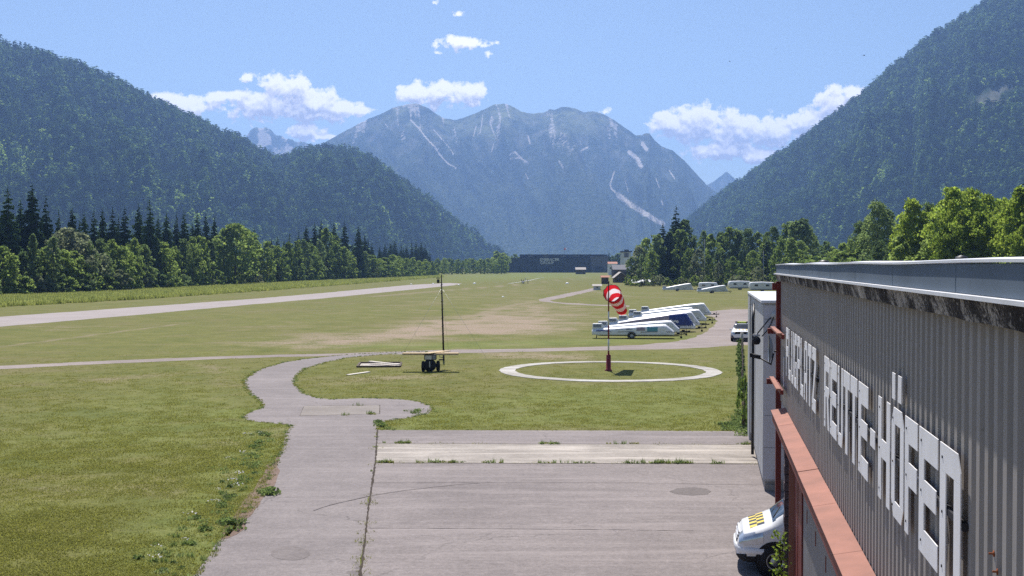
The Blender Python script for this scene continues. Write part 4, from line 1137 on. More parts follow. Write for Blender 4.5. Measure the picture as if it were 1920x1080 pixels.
# ------------------------------------------------------------------ scattered masses (instances of small hand-made pieces)
def proto_obj(name, me):
    return bpy.data.objects.new(name, me)
def scatter(name, pts, scales, kinds, piece_meshes, base_mat=None, tilt=0.0, seed=0):
    """One object: a point cloud whose points each carry one of the pieces."""
    n = len(pts)
    rg = np.random.default_rng(seed)
    me = bpy.data.meshes.new(name)
    me.vertices.add(n); me.vertices.foreach_set('co', np.asarray(pts, np.float32).ravel())
    rot = np.zeros((n, 3), np.float32); rot[:, 2] = rg.uniform(0, 6.283, n); rot[:, 0] = rg.normal(0, tilt, n); rot[:, 1] = rg.normal(0, tilt, n)
    a = me.attributes.new('rot', 'FLOAT_VECTOR', 'POINT'); a.data.foreach_set('vector', rot.ravel())
    sc = np.asarray(scales, np.float32)
    if sc.ndim == 1: sc = np.stack([sc] * 3, 1)
    a = me.attributes.new('size', 'FLOAT_VECTOR', 'POINT'); a.data.foreach_set('vector', sc.ravel())
    a = me.attributes.new('pick', 'INT', 'POINT'); a.data.foreach_set('value', np.asarray(kinds, np.int32))
    o = mesh_obj(name, me)
    ng = bpy.data.node_groups.new(name + '_nodes', 'GeometryNodeTree')
    ng.interface.new_socket('Geometry', in_out='INPUT', socket_type='NodeSocketGeometry')
    ng.interface.new_socket('Geometry', in_out='OUTPUT', socket_type='NodeSocketGeometry')
    N = ng.nodes; Lk = ng.links
    gi, go = N.new('NodeGroupInput'), N.new('NodeGroupOutput')
    j = N.new('GeometryNodeGeometryToInstance')
    for pm in reversed(piece_meshes):
        oi = N.new('GeometryNodeObjectInfo'); oi.inputs['Object'].default_value = proto_obj(name + '_piece', pm)
        Lk.new(oi.outputs['Geometry'], j.inputs[0])
    ip = N.new('GeometryNodeInstanceOnPoints')
    def named(nm, dt):
        x = N.new('GeometryNodeInputNamedAttribute'); x.data_type = dt; x.inputs['Name'].default_value = nm; return x.outputs[0]
    Lk.new(gi.outputs[0], ip.inputs['Points']); Lk.new(j.outputs[0], ip.inputs['Instance'])
    ip.inputs['Pick Instance'].default_value = True
    Lk.new(named('pick', 'INT'), ip.inputs['Instance Index'])
    er = N.new('FunctionNodeEulerToRotation'); Lk.new(named('rot', 'FLOAT_VECTOR'), er.inputs[0]); Lk.new(er.outputs[0], ip.inputs['Rotation'])
    Lk.new(named('size', 'FLOAT_VECTOR'), ip.inputs['Scale'])
    Lk.new(ip.outputs[0], go.inputs[0])
    md = o.modifiers.new('scatter', 'NODES'); md.node_group = ng
    return tag(o, kind='stuff')
far_sp = [spruce_crown('far_spruce', 1.0, 0.135, 400 + i, M['farforest'], 9, 6, 0.02, 1.25, 0.8) for i in range(3)]
for q in far_sp:      # the leader tip was sized for a full tree
    co = np.zeros(len(q.vertices) * 3, np.float32); q.vertices.foreach_get('co', co); co = co.reshape(-1, 3)
    co[-8:, 0:2] *= 0.12; co[:, 2] = np.minimum(co[:, 2], 1.02); q.vertices.foreach_set('co', co.ravel())
far_br = []
for i in range(3):
    q = broad_crown('far_broadleaf', 1.0, 0.40, 420 + i, M['farleaf'], 10, 14, 0.15, 0.02, shape='oval')
    co = np.zeros(len(q.vertices) * 3, np.float32); q.vertices.foreach_get('co', co); co = co.reshape(-1, 3); q.vertices.foreach_set('co', co.ravel())
    far_br.append(q)
def sample_grid(A, nv, n, seed, vmin=0.0, vmax=1.03):
    """n random places on the front face of a mountain, spread evenly over its area."""
    rg = np.random.default_rng(seed)
    B = A[:nv + 1]
    e1 = B[1:, :-1] - B[:-1, :-1]; e2 = B[:-1, 1:] - B[:-1, :-1]
    ar = np.linalg.norm(np.cross(e1, e2), axis=2)
    pr = ar.ravel() / ar.sum()
    c = rg.choice(len(pr), n, p=pr); r_, c_ = np.divmod(c, ar.shape[1])
    fu, fv = rg.random(n)[:, None], rg.random(n)[:, None]
    q = (B[r_, c_] * (1 - fu) + B[r_, c_ + 1] * fu) * (1 - fv) + (B[r_ + 1, c_] * (1 - fu) + B[r_ + 1, c_ + 1] * fu) * fv
    return q
def hill_forest(name, A, nv, n, seed, hgt, leafy, clear=None):
    rg = np.random.default_rng(seed)
    p = sample_grid(A, nv, n, seed)
    qx, qy = project(p[:, 0], p[:, 1], p[:, 2])
    keep = (qx > -420) & (qx < 2400)
    if clear is not None: keep &= ~clear(qx, qy, rg)
    p = p[keep]; qx = qx[keep]; qy = qy[keep]
    n = len(p)
    lf = leafy(qx, qy) * np.clip((fbm(p[:, 0] / 160, p[:, 1] / 160, 3, seed + 2) - 0.46) * 6, 0.03, 1)
    isl = rg.random(n) < lf
    kinds = np.where(isl, 3 + rg.integers(0, 3, n), rg.integers(0, 3, n))
    h = np.where(isl, hgt * 0.66, hgt) * rg.uniform(0.50, 1.40, n)
    wd = h * rg.uniform(0.85, 1.25, n)
    p[:, 2] -= 0.5
    return scatter(name, p, np.stack([wd, wd, h], 1), kinds, far_sp + far_br, tilt=0.02, seed=seed)
hill_forest('hillside_forest', LG, LNV, 72000, 5, 27, lambda x, y: np.clip(0.22 + (y - 170) / 450, 0.14, 0.60))
def rclear(qx, qy, rg):
    a = dist_poly(qx, qy, [(1872,318),(1895,306),(1925,296)]) < 8
    b = (np.hypot((qx - 1850) / 80, (qy - 150) / 60) < 1) & (rg.random(len(qx)) < 0.45)
    return a | b
hill_forest('hillside_forest', RG, RNV, 108000, 6, 28, lambda x, y: np.clip(0.14 + (x - 1500) / 1500 + (y - 250) / 1200, 0.10, 0.40), rclear)
def cclear(qx, qy, rg):
    a = np.zeros(len(qx), bool)
    for pts, wd in SCREE: a |= dist_poly(qx, qy, pts) < wd * 1.1
    up = np.clip((300 - qy) / 90, 0, 1)
    return a | (qy < 360) | (rg.random(len(qx)) < np.clip((430 - qy) / 70, 0, 1))
#hill_forest('hillside_forest', CG, CNV, 42000, 7, 20, lambda x, y: np.clip((y - 330) / 700, 0.02, 0.22), cclear)

# ------------------------------------------------------------------ grass and weeds close by
def tuft(name, n, h, rad, mat, seed, bend=0.35, wd=0.012):
    rg = np.random.default_rng(seed); V = []; F = []
    for i in range(n):
        a = rg.uniform(0, 6.28); r = rad * sqrt(rg.random()); b = rg.uniform(0, 6.28)
        p = np.array([cos(a) * r, sin(a) * r, 0]); hh = h * rg.uniform(0.5, 1.15)
        lean = np.array([cos(b), sin(b), 0]) * hh * bend * rg.uniform(0.3, 1.4); s = np.array([-sin(b), cos(b), 0]) * wd
        k = len(V)
        V += [p - s, p + s, p + s * 0.7 + lean * 0.4 + np.array([0, 0, hh * 0.6]), p - s * 0.7 + lean * 0.4 + np.array([0, 0, hh * 0.6]), p + s * 0.1 + lean + np.array([0, 0, hh]), p - s * 0.1 + lean + np.array([0, 0, hh])]
        F += [(k, k + 1, k + 2, k + 3), (k + 3, k + 2, k + 4, k + 5)]
    return np_mesh(name, np.array(V), np.array(F), mat)
def leafweed(name, n, h, rad, mat, seed, size=0.07):
    rg = np.random.default_rng(seed)
    C = rg.normal(size=(n, 3)) * np.array([rad * 0.5, rad * 0.5, 0]); C[:, 2] = rg.uniform(0.02, h, n)
    N = rg.normal(size=(n, 3)); N[:, 2] = np.abs(N[:, 2]) + 0.5; N /= np.linalg.norm(N, axis=1, keepdims=True)
    V, F = leaf_quads(C, N, np.full(n, size), rg)
    return np_mesh(name, V, F, mat)
ALL_HARD = [TAXI_E, UP_E, ST_E, LO_E, PATH_E]
def near_grass():
    rg = np.random.default_rng(77)
    pcs = [tuft('grass_tuft', 22, 0.042, 0.22, M['grassblade'], 500 + i, 1.1, 0.008) for i in range(3)]
    n = 120000
    # denser near the camera: sample distance with a falling density
    y = 22 + (98 - 22) * rg.random(n) ** 2.0
    x = rg.uniform(-0.50, 0.30, n) * y
    keep = np.ones(n, bool)
    for e in ALL_HARD: keep &= ~in_poly(x, y, e)
    rr = np.hypot(x - RING_C.x, y - RING_C.y); keep &= ~((rr > RING_R0 - 0.1) & (rr < RING_R1 + 0.1))
    hs = (x * cos(R(9.88)) - y * sin(R(9.88))); keep &= hs < 1.7
    keep &= rg.random(n) < np.clip((96 - y) / 50, 0, 1)
    keep &= rg.random(n) < 0.62 * np.clip(0.4 + 2.4 * (fbm(x * 0.5, y * 0.5, 4, 12) - 0.3), 0.15, 1)
    x, y = x[keep], y[keep]
    sc = rg.uniform(0.6, 1.35, len(x)) * (0.8 + 0.5 * fbm(x * 0.2, y * 0.2, 3, 4))
    scatter('grass', np.stack([x, y, np.zeros(len(x))], 1), sc, rg.integers(0, 3, len(x)), pcs, seed=3)
    # ragged green edges along the asphalt
    pcs2 = [tuft('edge_tuft', 30, 0.07, 0.12, M['grassblade'], 520, 0.8, 0.009), leafweed('edge_weed', 30, 0.06, 0.14, M['weed'], 521, 0.06), tuft('edge_tuft', 22, 0.10, 0.08, M['weed'], 522, 0.6, 0.010)]
    pts = []
    for e in (TAXI_E, UP_E):
        E = np.array(e)
        for i in range(len(E)):
            a, b = E[i], E[(i + 1) % len(E)]
            L = np.hypot(*(b - a))
            if min(a[1], b[1]) < 20 or max(a[1], b[1]) > 105: continue
            k = int(L * (7 if e is not PATH_E else 3)) + (rg.random() < 0.5)
            t = rg.random(k)[:, None]; q = a + (b - a) * t + rg.normal(0, 0.10, (k, 2))
            pts.append(q)
    q = np.concatenate(pts); x, y = q[:, 0], q[:, 1]
    keep = np.ones(len(x), bool)
    for e in (LO_E, ST_E): keep &= ~in_poly(x, y, e)
    E2 = np.array(TAXI_E)
    ins = in_poly(x, y, TAXI_E); dd = dist_poly(x, y, TAXI_E, True); keep &= ~(ins & (dd > 0.12))
    keep &= ~(in_poly(x, y, UP_E) & (dist_poly(x, y, UP_E, True) > 0.12))
    near_ap = np.minimum(np.minimum(dist_poly(x, y, LO_E, True), dist_poly(x, y, ST_E, True)), np.where(y < 48.8, dist_poly(x, y, UP_E, True), 9)); keep &= ~((near_ap < 0.6) & (rg.random(len(x)) > 0.05))
    keep &= ~((x > 2.5) & (y < 48.6))
    sx = np.array([seam for seam in x]); x, y = x[keep], y[keep]
    sc = rg.uniform(0.4, 1.0, len(x))
    scatter('grass', np.stack([x, y, np.full(len(x), 0.004)], 1), sc, rg.choice([0, 0, 0, 1, 2], len(x)), pcs2, seed=4)
    # leafy weeds and clover on the near left verge
    E = np.array([[p.x, p.y] for p in px_poly([(372,1085),(400,1032),(430,996),(460,965),(486,926),(500,897),(510,869),(522,836),(534,808)])])
    pts = []
    for a, b in zip(E[:-1], E[1:]):
        L = np.hypot(*(b - a)); k = int(L * 6); t = rg.random(k)[:, None]
        q = a + (b - a) * t; q[:, 0] -= 0.45 + np.abs(rg.normal(0.0, 0.55, k)); q[:, 1] += rg.normal(0, 0.2, k); pts.append(q)
    q = np.concatenate(pts)
    pcs3 = [leafweed('clover', 40, 0.09, 0.22, M['weed'], 531, 0.075), leafweed('plantain', 26, 0.11, 0.20, M['weed'], 532, 0.11), tuft('long_tuft', 26, 0.15, 0.10, M['weed'], 533, 0.5, 0.010)]
    scatter('weeds', np.stack([q[:, 0], q[:, 1], np.zeros(len(q))], 1), rg.uniform(0.4, 1.0, len(q)), rg.choice([0, 1, 0, 2], len(q)), pcs3, seed=5)
    fl = np_mesh('flower', *leaf_quads(rg.normal(size=(9, 3)) * np.array([0.09, 0.09, 0.01]) + np.array([0, 0, 0.17]), np.tile([0, 0, 1.0], (9, 1)), np.full(9, 0.050), rg), mat=M['sockwhite'])
    k = rg.choice(len(q), 16); fp = q[k]
    scatter('flowers', np.stack([fp[:, 0] - 0.2, fp[:, 1], np.zeros(len(fp))], 1), rg.uniform(0.6, 1.3, len(fp)), np.zeros(len(fp), int), [fl], seed=6)
    # plants in the joints of the concrete strip and on the slab
    J = []
    for (x0, x1, yy, dn) in [(705,735,868,20),(780,868,868,26),(895,950,868.5,10),(1010,1060,869,12),(1060,1120,869,10),(1175,1300,869.5,46),(1230,1292,869,34),(1335,1360,870,8),(745,768,832,24),(1015,1045,833,14),(1140,1200,833,10),(1380,1412,834,16),(660,680,761,6),(640,660,779,8),(688,705,777,12)]:
        for i in range(dn):
            px = rng.uniform(x0, x1); g = G(px, yy + rng.uniform(-0.8, 0.4)); J.append((g.x, g.y, 0.012))
    J = np.array(J)
    scatter('joint_weeds', J, rg.uniform(0.35, 1.15, len(J)), rg.choice([0, 1, 2, 2], len(J)), pcs2[:2] + [tuft('joint_tuft', 10, 0.17, 0.06, M['weed'], 540, 0.45, 0.010)], seed=7)
    J = []
    for (cx, cy_, sx_, sy_, dn) in [(506,927,6,3,14),(775,772,8,3,6),(1398,792,10,10,200),(1385,800,14,5,120),(716,797,8,3,14),(430,985,10,8,10)]:
        for i in range(dn):
            g = G(rng.gauss(cx, sx_), rng.gauss(cy_, sy_)); J.append((g.x, g.y, 0.006))
    J = np.array(J)
    scatter('weeds', J, rg.uniform(0.5, 1.4, len(J)), rg.choice([0, 1, 2], len(J)), pcs3, seed=8)
    # long pale grass between the wood and the runway
    pcs4 = [tuft('tall_tuft', 44, 0.75, 0.55, M['tallgrass'], 550 + i, 0.35, 0.035) for i in range(3)]
    n = 26000
    px = rg.uniform(-60, 830, n); d0 = np.array([edge_depth(q) for q in np.linspace(-60, 830, 200)])
    dd = np.interp(px, np.linspace(-60, 830, 200), d0)
    front = np.interp(px, [-60, 0, 240, 480, 700, 830], [579, 576, 563, 547, 530, 520])
    fd = np.array([G(a, b).y for a, b in zip(np.linspace(-60, 830, 200), np.interp(np.linspace(-60, 830, 200), [-60, 0, 240, 480, 700, 830], [579, 576, 563, 547, 530, 520]))])
    f2 = np.interp(px, np.linspace(-60, 830, 200), fd)
    y = f2 + (dd + 3 - f2) * rg.random(n) ** 0.7; x = (px - 960) / FPX * y
    scatter('tall_grass', np.stack([x, y, np.zeros(n)], 1), rg.uniform(0.6, 1.5, n), rg.integers(0, 3, n), pcs4, seed=9)
near_grass()

# ------------------------------------------------------------------ say which tree is which: count from the ones anybody can find
ORD = ['first', 'second', 'third', 'fourth', 'fifth', 'sixth', 'seventh', 'eighth', 'ninth', 'tenth', 'eleventh', 'twelfth', 'thirteenth', 'fourteenth', 'fifteenth', 'sixteenth', 'seventeenth', 'eighteenth', 'nineteenth', 'twentieth']
def name_by_place(old, base, marks, tail=''):
    """Every top-level object still labelled `old` gets its own label, counted outward from the nearest landmark."""
    objs = [o for o in COL.objects if o.get('label') == old]
    def px(o): return 960 + FPX * o.location.x / o.location.y
    objs.sort(key=px)
    for i, o in enumerate(objs):
        x = px(o); best = None
        for mx, mn_ in marks:
            if x >= mx: k = sum(1 for q in objs[:i] if px(q) >= mx); sd = 'right'
            else: k = sum(1 for q in objs[i + 1:] if px(q) < mx); sd = 'left'
            if best is None or k < best[0]: best = (k, sd, mn_)
        k, sd, mn_ = best
        o['label'] = f"{ORD[min(k, 19)]} {base} to the {sd} of {mn_}{tail}"
MK_L = [(-60, 'the picture edge at the far left'), (60, 'the tallest spruce at the left'), (128, 'the large pale willow'), (280, 'the tallest mid-row spruce'), (440, 'the large round bright tree'), (646, 'the tall free-standing spruce'), (822, 'the end of the left wood')]
name_by_place('leafy green tree in the front row of the wood left of the runway', 'leafy front-row tree', MK_L[1:])
name_by_place('dark green pointed spruce in the wood left of the runway', 'dark pointed spruce', MK_L[1:])
name_by_place('low green bush at the foot of the wood left of the runway', 'low wood-foot bush', MK_L[1:])
MK_R = [(1200, 'the square tower'), (1268, 'the tallest right spruce'), (1321, 'the left thin pole'), (1397, 'the lone slim column tree'), (1435, 'the slim column pair'), (1530, 'the gap in the trees')]
name_by_place('green leafy tree behind the parked trailers right of the field', 'leafy tree beyond the trailers', MK_R)
name_by_place('low bush under the trees behind the parked trailers', 'low bush beyond the trailers', MK_R)
name_by_place('dusky green drooping tree behind the parked trailers', 'dusky drooping tree', MK_R)
name_by_place('pale grey-green willow behind the parked trailers', 'pale willow behind the trailers', MK_R)
MK_H = [(1530, 'the gap in the trees'), (1646, 'the tall drooping birch'), (1712, 'the bright ash'), (1788, 'the tallest broad ash'), (1897, 'the gap near the right edge')]
name_by_place('green leafy tree behind the hangar roof', 'leafy tree behind the hangar', MK_H)
name_by_place('dusky green drooping tree behind the hangar roof', 'dusky drooping tree', MK_H)
name_by_place('pale grey-green willow behind the hangar roof', 'pale willow', MK_H)
MK_F = [(822, 'the end of the left wood'), (880, 'the middle of the far hedge row'), (949, "the dark hall's left end"), (1141, "the dark hall's right end")]
name_by_place('small far leafy tree in the hedge row beside the dark hall', 'small far tree', MK_F)
name_by_place('far dark spruce showing above the end of the left wood', 'small far spruce', [(700, 'the free-standing spruce pair'), (822, 'the end of the left wood')])
name_by_place('small distant tree next to the dark hall', 'small distant tree', MK_F)

# ================================================================== HANGAR AND ANNEX
TH = R(9.88)
HD = Vector((sin(TH), cos(TH), 0)); HN = Vector((cos(TH), -sin(TH), 0))
HM = Matrix(((HN.x, HD.x, 0), (HN.y, HD.y, 0), (0, 0, 1)))      # local x = out to the right (L), local y = along the wall (s)
def h_thing(name, label, cat, s=0.0, L=0.0, z=0.0, group=None):
    o = empty(name, label, cat, hang(s, L, z), -TH, group); return o
S_END = 32.6; L_WALL = 2.03; Z_TOP = 6.80; Z_BEAM = 3.32
def hangar():
    h = h_thing('hangar', 'long grey corrugated hangar with big white letters on its wall and a red flashing below', 'hangar')
    # ribbed wall sheet
    mb = MB(); per = 0.262; s = -7.0; prof = []
    while s < S_END:
        for ds, dl in ((0, 0.0), (0.095, 0.0), (0.125, 0.042), (0.222, 0.042), (0.252, 0.0)):
            if s + ds < S_END: prof.append((s + ds, L_WALL + dl))
        s += per
    prof.append((S_END, L_WALL))
    zb = Z_BEAM + 0.02
    vs = []
    for y, x in prof: vs += [(x, y, zb), (x, y, Z_TOP)]
    mb.add(vs, [(2 * i, 2 * i + 1, 2 * i + 3, 2 * i + 2) for i in range(len(prof) - 1)])
    mb.build('wall_cladding', M['cladding'], h)
    # solid body behind the sheet, leaving the door opening free
    mb = MB()
    mb.box2((2.12, -7, 3.25), (2.30, S_END, Z_TOP))
    mb.box2((2.12, -7, 0), (2.30, 26.2, 3.25))
    mb.box2((2.12, 31.2, 0), (2.30, S_END - 0.35, 3.25))
    mb.box2((2.30, S_END - 0.25, 0), (24, S_END - 0.02, Z_TOP))
    mb.box2((23.8, -7, 0), (24.0, S_END - 0.25, Z_TOP))
    mb.box2((2.30, -7, 0), (23.8, -6.8, Z_TOP))
    mb.build('inner_wall', M['interior'], h)
    mb = MB(); mb.box2((2.10, -7, Z_TOP + 0.005), (24.1, S_END + 0.05, Z_TOP + 0.09)); mb.build('roof', M['roofgrey'], h)
    # eave: old mossy sheet edge, white drip strip, blue-grey fascia made of separate sheets, pale capping
    mb = MB(); n = 90; vs = []
    rr = random.Random(5)
    for i in range(n + 1):
        y = -7 + (S_END + 7.15) * i / n
        dz = 0.004 * sin(i * 1.7) + rr.uniform(-0.005, 0.005)
        vs += [(1.93, y, 6.735 + dz), (1.885, y, 6.90), (2.12, y, 6.90), (2.12, y, 6.735 + dz)]
    fs = []
    for i in range(n):
        a, b = 4 * i, 4 * i + 4
        for k in range(4): fs.append((a + k, b + k, b + (k + 1) % 4, a + (k + 1) % 4))
    fs += [(0, 1, 2, 3), (4 * n + 3, 4 * n + 2, 4 * n + 1, 4 * n)]
    mb.add(vs, fs); mb.build('eave_edge', M['mossy'], h)
    mb = MB(); mb.box2((1.84, -7, 6.905), (2.02, S_END + 0.18, 6.935)); mb.build('drip_strip', M['whitecap'], h)
    y = 9.25 - 3.05 * 6
    while y < S_END:
        y2 = min(y + 3.05, S_END + 0.15)
        if y2 - y > 0.4:
            MB().box2((1.905, y + 0.012, 6.937), (1.945, y2 - 0.012, 7.165)).build('fascia_panel', M['fascia'], h, bevel=0.006)
        y += 3.05
    mb = MB(); mb.box2((1.95, -7, 6.937), (1.99, S_END + 0.1, 7.15)); mb.build('fascia_backing', M['joint'], h)
    mb = MB(); n = 40; vs = []
    for i in range(n + 1):
        yy = -7 + (S_END + 7.17) * i / n; dz = 0.006 * sin(i * 0.9)
        vs += [(1.885, yy, 7.168 + dz), (1.885, yy, 7.190 + dz), (2.10, yy, 7.205 + dz), (2.10, yy, 7.168 + dz)]
    fs = []
    for i in range(n):
        a, b = 4 * i, 4 * i + 4
        for k in range(4): fs.append((a + k, b + k, b + (k + 1) % 4, a + (k + 1) % 4))
    fs += [(0, 1, 2, 3), (4 * n + 3, 4 * n + 2, 4 * n + 1, 4 * n)]
    mb.add(vs, fs); mb.build('capping', M['whitecap'], h)
    # red flashing over the door track, in plates
    y = 30.6; first = True
    edges = [30.6]
    while y > -6: y -= 1.52; edges.append(y)
    for a, b in zip(edges[:-1], edges[1:]):
        gap = 0.03 if abs(b - 21.48) < 0.8 or abs(b - 6.3) < 0.8 else 0.006
        dz = rng.uniform(-0.006, 0.006)
        mb = MB()
        mb.add([(1.665, a, 3.27 + dz), (1.665, b + gap, 3.27 + dz), (1.655, a, 3.305 + dz), (1.655, b + gap, 3.305 + dz), (2.025, a, 3.375 + dz), (2.025, b + gap, 3.375 + dz), (2.025, a, 3.340), (2.025, b + gap, 3.340)],
               [(0, 1, 3, 2), (2, 3, 5, 4), (4, 5, 7, 6), (6, 7, 1, 0), (0, 2, 4, 6), (1, 7, 5, 3)])
        mb.build('flashing_plate', M['salmon'], h)
        if rng.random() < 0.5:
            pass
    mb = MB(); mb.box2((1.69, -6.5, 3.05), (2.02, 30.5, 3.262)); mb.build('door_track', M['redpaint'], h)
    # sliding door leaves below, of ribbed sheet with slit windows
    for (y0, y1) in ((17.3, 23.50), (11.0, 17.2), (4.6, 10.9), (-1.8, 4.5)):
        mb = MB(); prof = []; s = y0
        while s < y1 - 0.001:
            for ds, dl in ((0, 0.0), (0.10, 0.0), (0.115, 0.014), (0.165, 0.014), (0.18, 0.0)):
                if s + ds < y1: prof.append((s + ds, 1.93 + dl))
            s += 0.18
        prof.append((y1, 1.93)); vs = []
        for yy, x in prof: vs += [(x, yy, 0.06), (x, yy, 3.04)]
        mb.add(vs, [(2 * i, 2 * i + 1, 2 * i + 3, 2 * i + 2) for i in range(len(prof) - 1)])
        d = mb.build('door_leaf', M['door'], h)
        MB().box2((1.95, y0, 0.06), (2.00, y1, 3.04)).build('door_frame', M['darkmetal'], d)
        for k in range(3):
            yy = y1 - 0.9 - k * 1.78
            if yy > y0 + 0.2:
                MB().box2((1.918, yy - 0.035, 2.10), (1.929, yy + 0.035, 2.36)).build('slit_window', M['redpaint'], d)
    # steel column standing out in front of the doors, and the dark masonry jamb behind it
    mb = MB()
    mb.box2((1.912, 23.56, 0), (1.975, 25.72, 3.045)); mb.box2((1.90, 23.56, 0.0), (1.911, 23.70, 3.045)); mb.box2((1.90, 24.6, 0.0), (1.911, 24.72, 3.045))
    c = mb.build('door_column', M['redpaint'], h)
    MB().box2((1.80, 25.73, 0.0), (1.93, 25.80, 3.045)).build('column_flange', M['salmon'], c)  # paler than the column: raking sunlight on this strip put into its colour
    mb = MB()
    for k in range(16):
        o = 0.012 * (k % 2)
        mb.box2((1.715 - o, 25.86, k * 0.19), (2.115, 26.14, k * 0.19 + 0.175))
    mb.build('door_jamb', M['masonry'], h)
    # red steelwork at the far end of the wall
    mb = MB(); mb.box2((1.91, S_END + 0.06, 0.2), (2.06, S_END + 0.26, 6.70)); mb.box2((1.80, S_END + 0.02, 6.46), (2.10, S_END + 0.30, 6.66))
    mb.build('end_column', M['redpaint'], h)
    for z, L0 in ((5.36, 1.72), (3.92, 1.70)):
        mb = MB(); mb.box2((L0 + 0.05, S_END - 2.8, z), (L0 + 0.17, S_END + 0.5, z + 0.045)); t = mb.build('end_rail', M['salmon'], h)
        mb = MB(); mb.box2((L0 - 0.03, S_END + 0.32, z - 0.16), (L0 + 0.27, S_END + 0.55, z - 0.01)); mb.box2((L0 + 0.16, S_END - 2.7, z - 0.12), (L0 + 0.24, S_END + 0.3, z - 0.005))
        mb.build('rail_bracket', M['redpaint'], t)
    # downspout strip and a pale strip on the wall near its end
    MB().box2((2.012, 30.9, 3.9), (2.026, 31.1, 4.7)).build('wall_strip', M['whitecap'], h)
    # rusty fixings low on the sheet
    for px, py in ((1866, 1038), (1873, 1072)):
        a = (px - 960) / FPX; t = 2.02 / (a * cos(TH) - sin(TH)); q = ray(px, py); zz = CAMZ + q.z / q.y * t; s_ = t * (a * sin(TH) + cos(TH))
        MB().lathe([(0.0, -0.035), (0.008, -0.035), (0.008, -0.008), (0.024, -0.004), (0.024, 0.0)], (2.028, s_, zz), 'x', 8).build('rusty_bolt', M['rust'], h)
    # thin reveal: the lower wall sheet near the camera is a little lighter and overlaps
    return h
HANGAR = hangar()

# the lettering FLUGPLATZ REUTTE-HÖFEN: cut from white boards, each standing off the wall
LET = {}
def rect(x0, y0, x1, y1): return [(x0, y0), (x1, y0), (x1, y1), (x0, y1)]
w_ = 0.30
LET['F'] = [rect(0, 0, .30, 1), rect(.30, .78, 1, 1), rect(.30, .42, .95, .62)]
LET['L'] = [rect(0, 0, .30, 1), rect(.30, 0, .95, .20)]
LET['U'] = [rect(0, .16, .28, 1), rect(.72, .16, 1, 1), [(0, .158), (.18, 0), (.82, 0), (1, .158)]]
LET['G'] = [rect(0, .0, .28, .80), rect(.28, .80, 1, 1), [(0, .802), (.278, .802), (.278, 1), (.16, 1)], rect(.28, 0, 1, .18), rect(.72, .182, 1, .48), rect(.50, .36, .718, .48)]
LET['P'] = [rect(0, 0, .28, 1), rect(.28, .82, .85, 1), rect(.28, .42, .85, .58), [(.852, .42), (1, .50), (1, .90), (.852, 1)]]
LET['A'] = [rect(0, 0, .28, .86), rect(.72, 0, 1, .86), [(0, .862), (1, .862), (.85, 1), (.15, 1)], rect(.282, .30, .718, .46)]
LET['T'] = [rect(0, .80, 1, 1), rect(.34, 0, .68, .798)]
LET['Z'] = [rect(0, .80, 1, 1), rect(0, 0, 1, .20), [(.05, .202), (.40, .202), (1, .70), (1, .798), (.72, .798)]]
LET['R'] = [rect(0, 0, .28, 1), rect(.28, .80, .85, 1), rect(.28, .44, .85, .58), [(.852, .46), (1, .53), (1, .90), (.852, 1)], [(.50, .438), (.78, .438), (1, .0), (.70, 0)]]
LET['E'] = [rect(0, 0, .28, 1), rect(.28, .77, 1, 1), rect(.28, .42, .92, .60), rect(.28, 0, 1, .20)]
LET['H'] = [rect(0, 0, .28, 1), rect(.72, 0, 1, 1), rect(.282, .42, .718, .60)]
LET['O'] = [rect(0, .15, .28, .85), rect(.72, .15, 1, .85), [(0, .852), (1, .852), (.82, 1), (.18, 1)], [(0, .148), (.18, 0), (.82, 0), (1, .148)]]
LET['N'] = [rect(0, 0, .30, .80), rect(.70, 0, 1, .80), [(0, .802), (1, .802), (1, .88), (.86, 1), (0, 1)]]
LET['-'] = [rect(.05, .42, .95, .60)]
def s_at(px, L):
    a = (px - 960) / FPX; t = L / (a * cos(TH) - sin(TH)); return t * (a * sin(TH) + cos(TH))
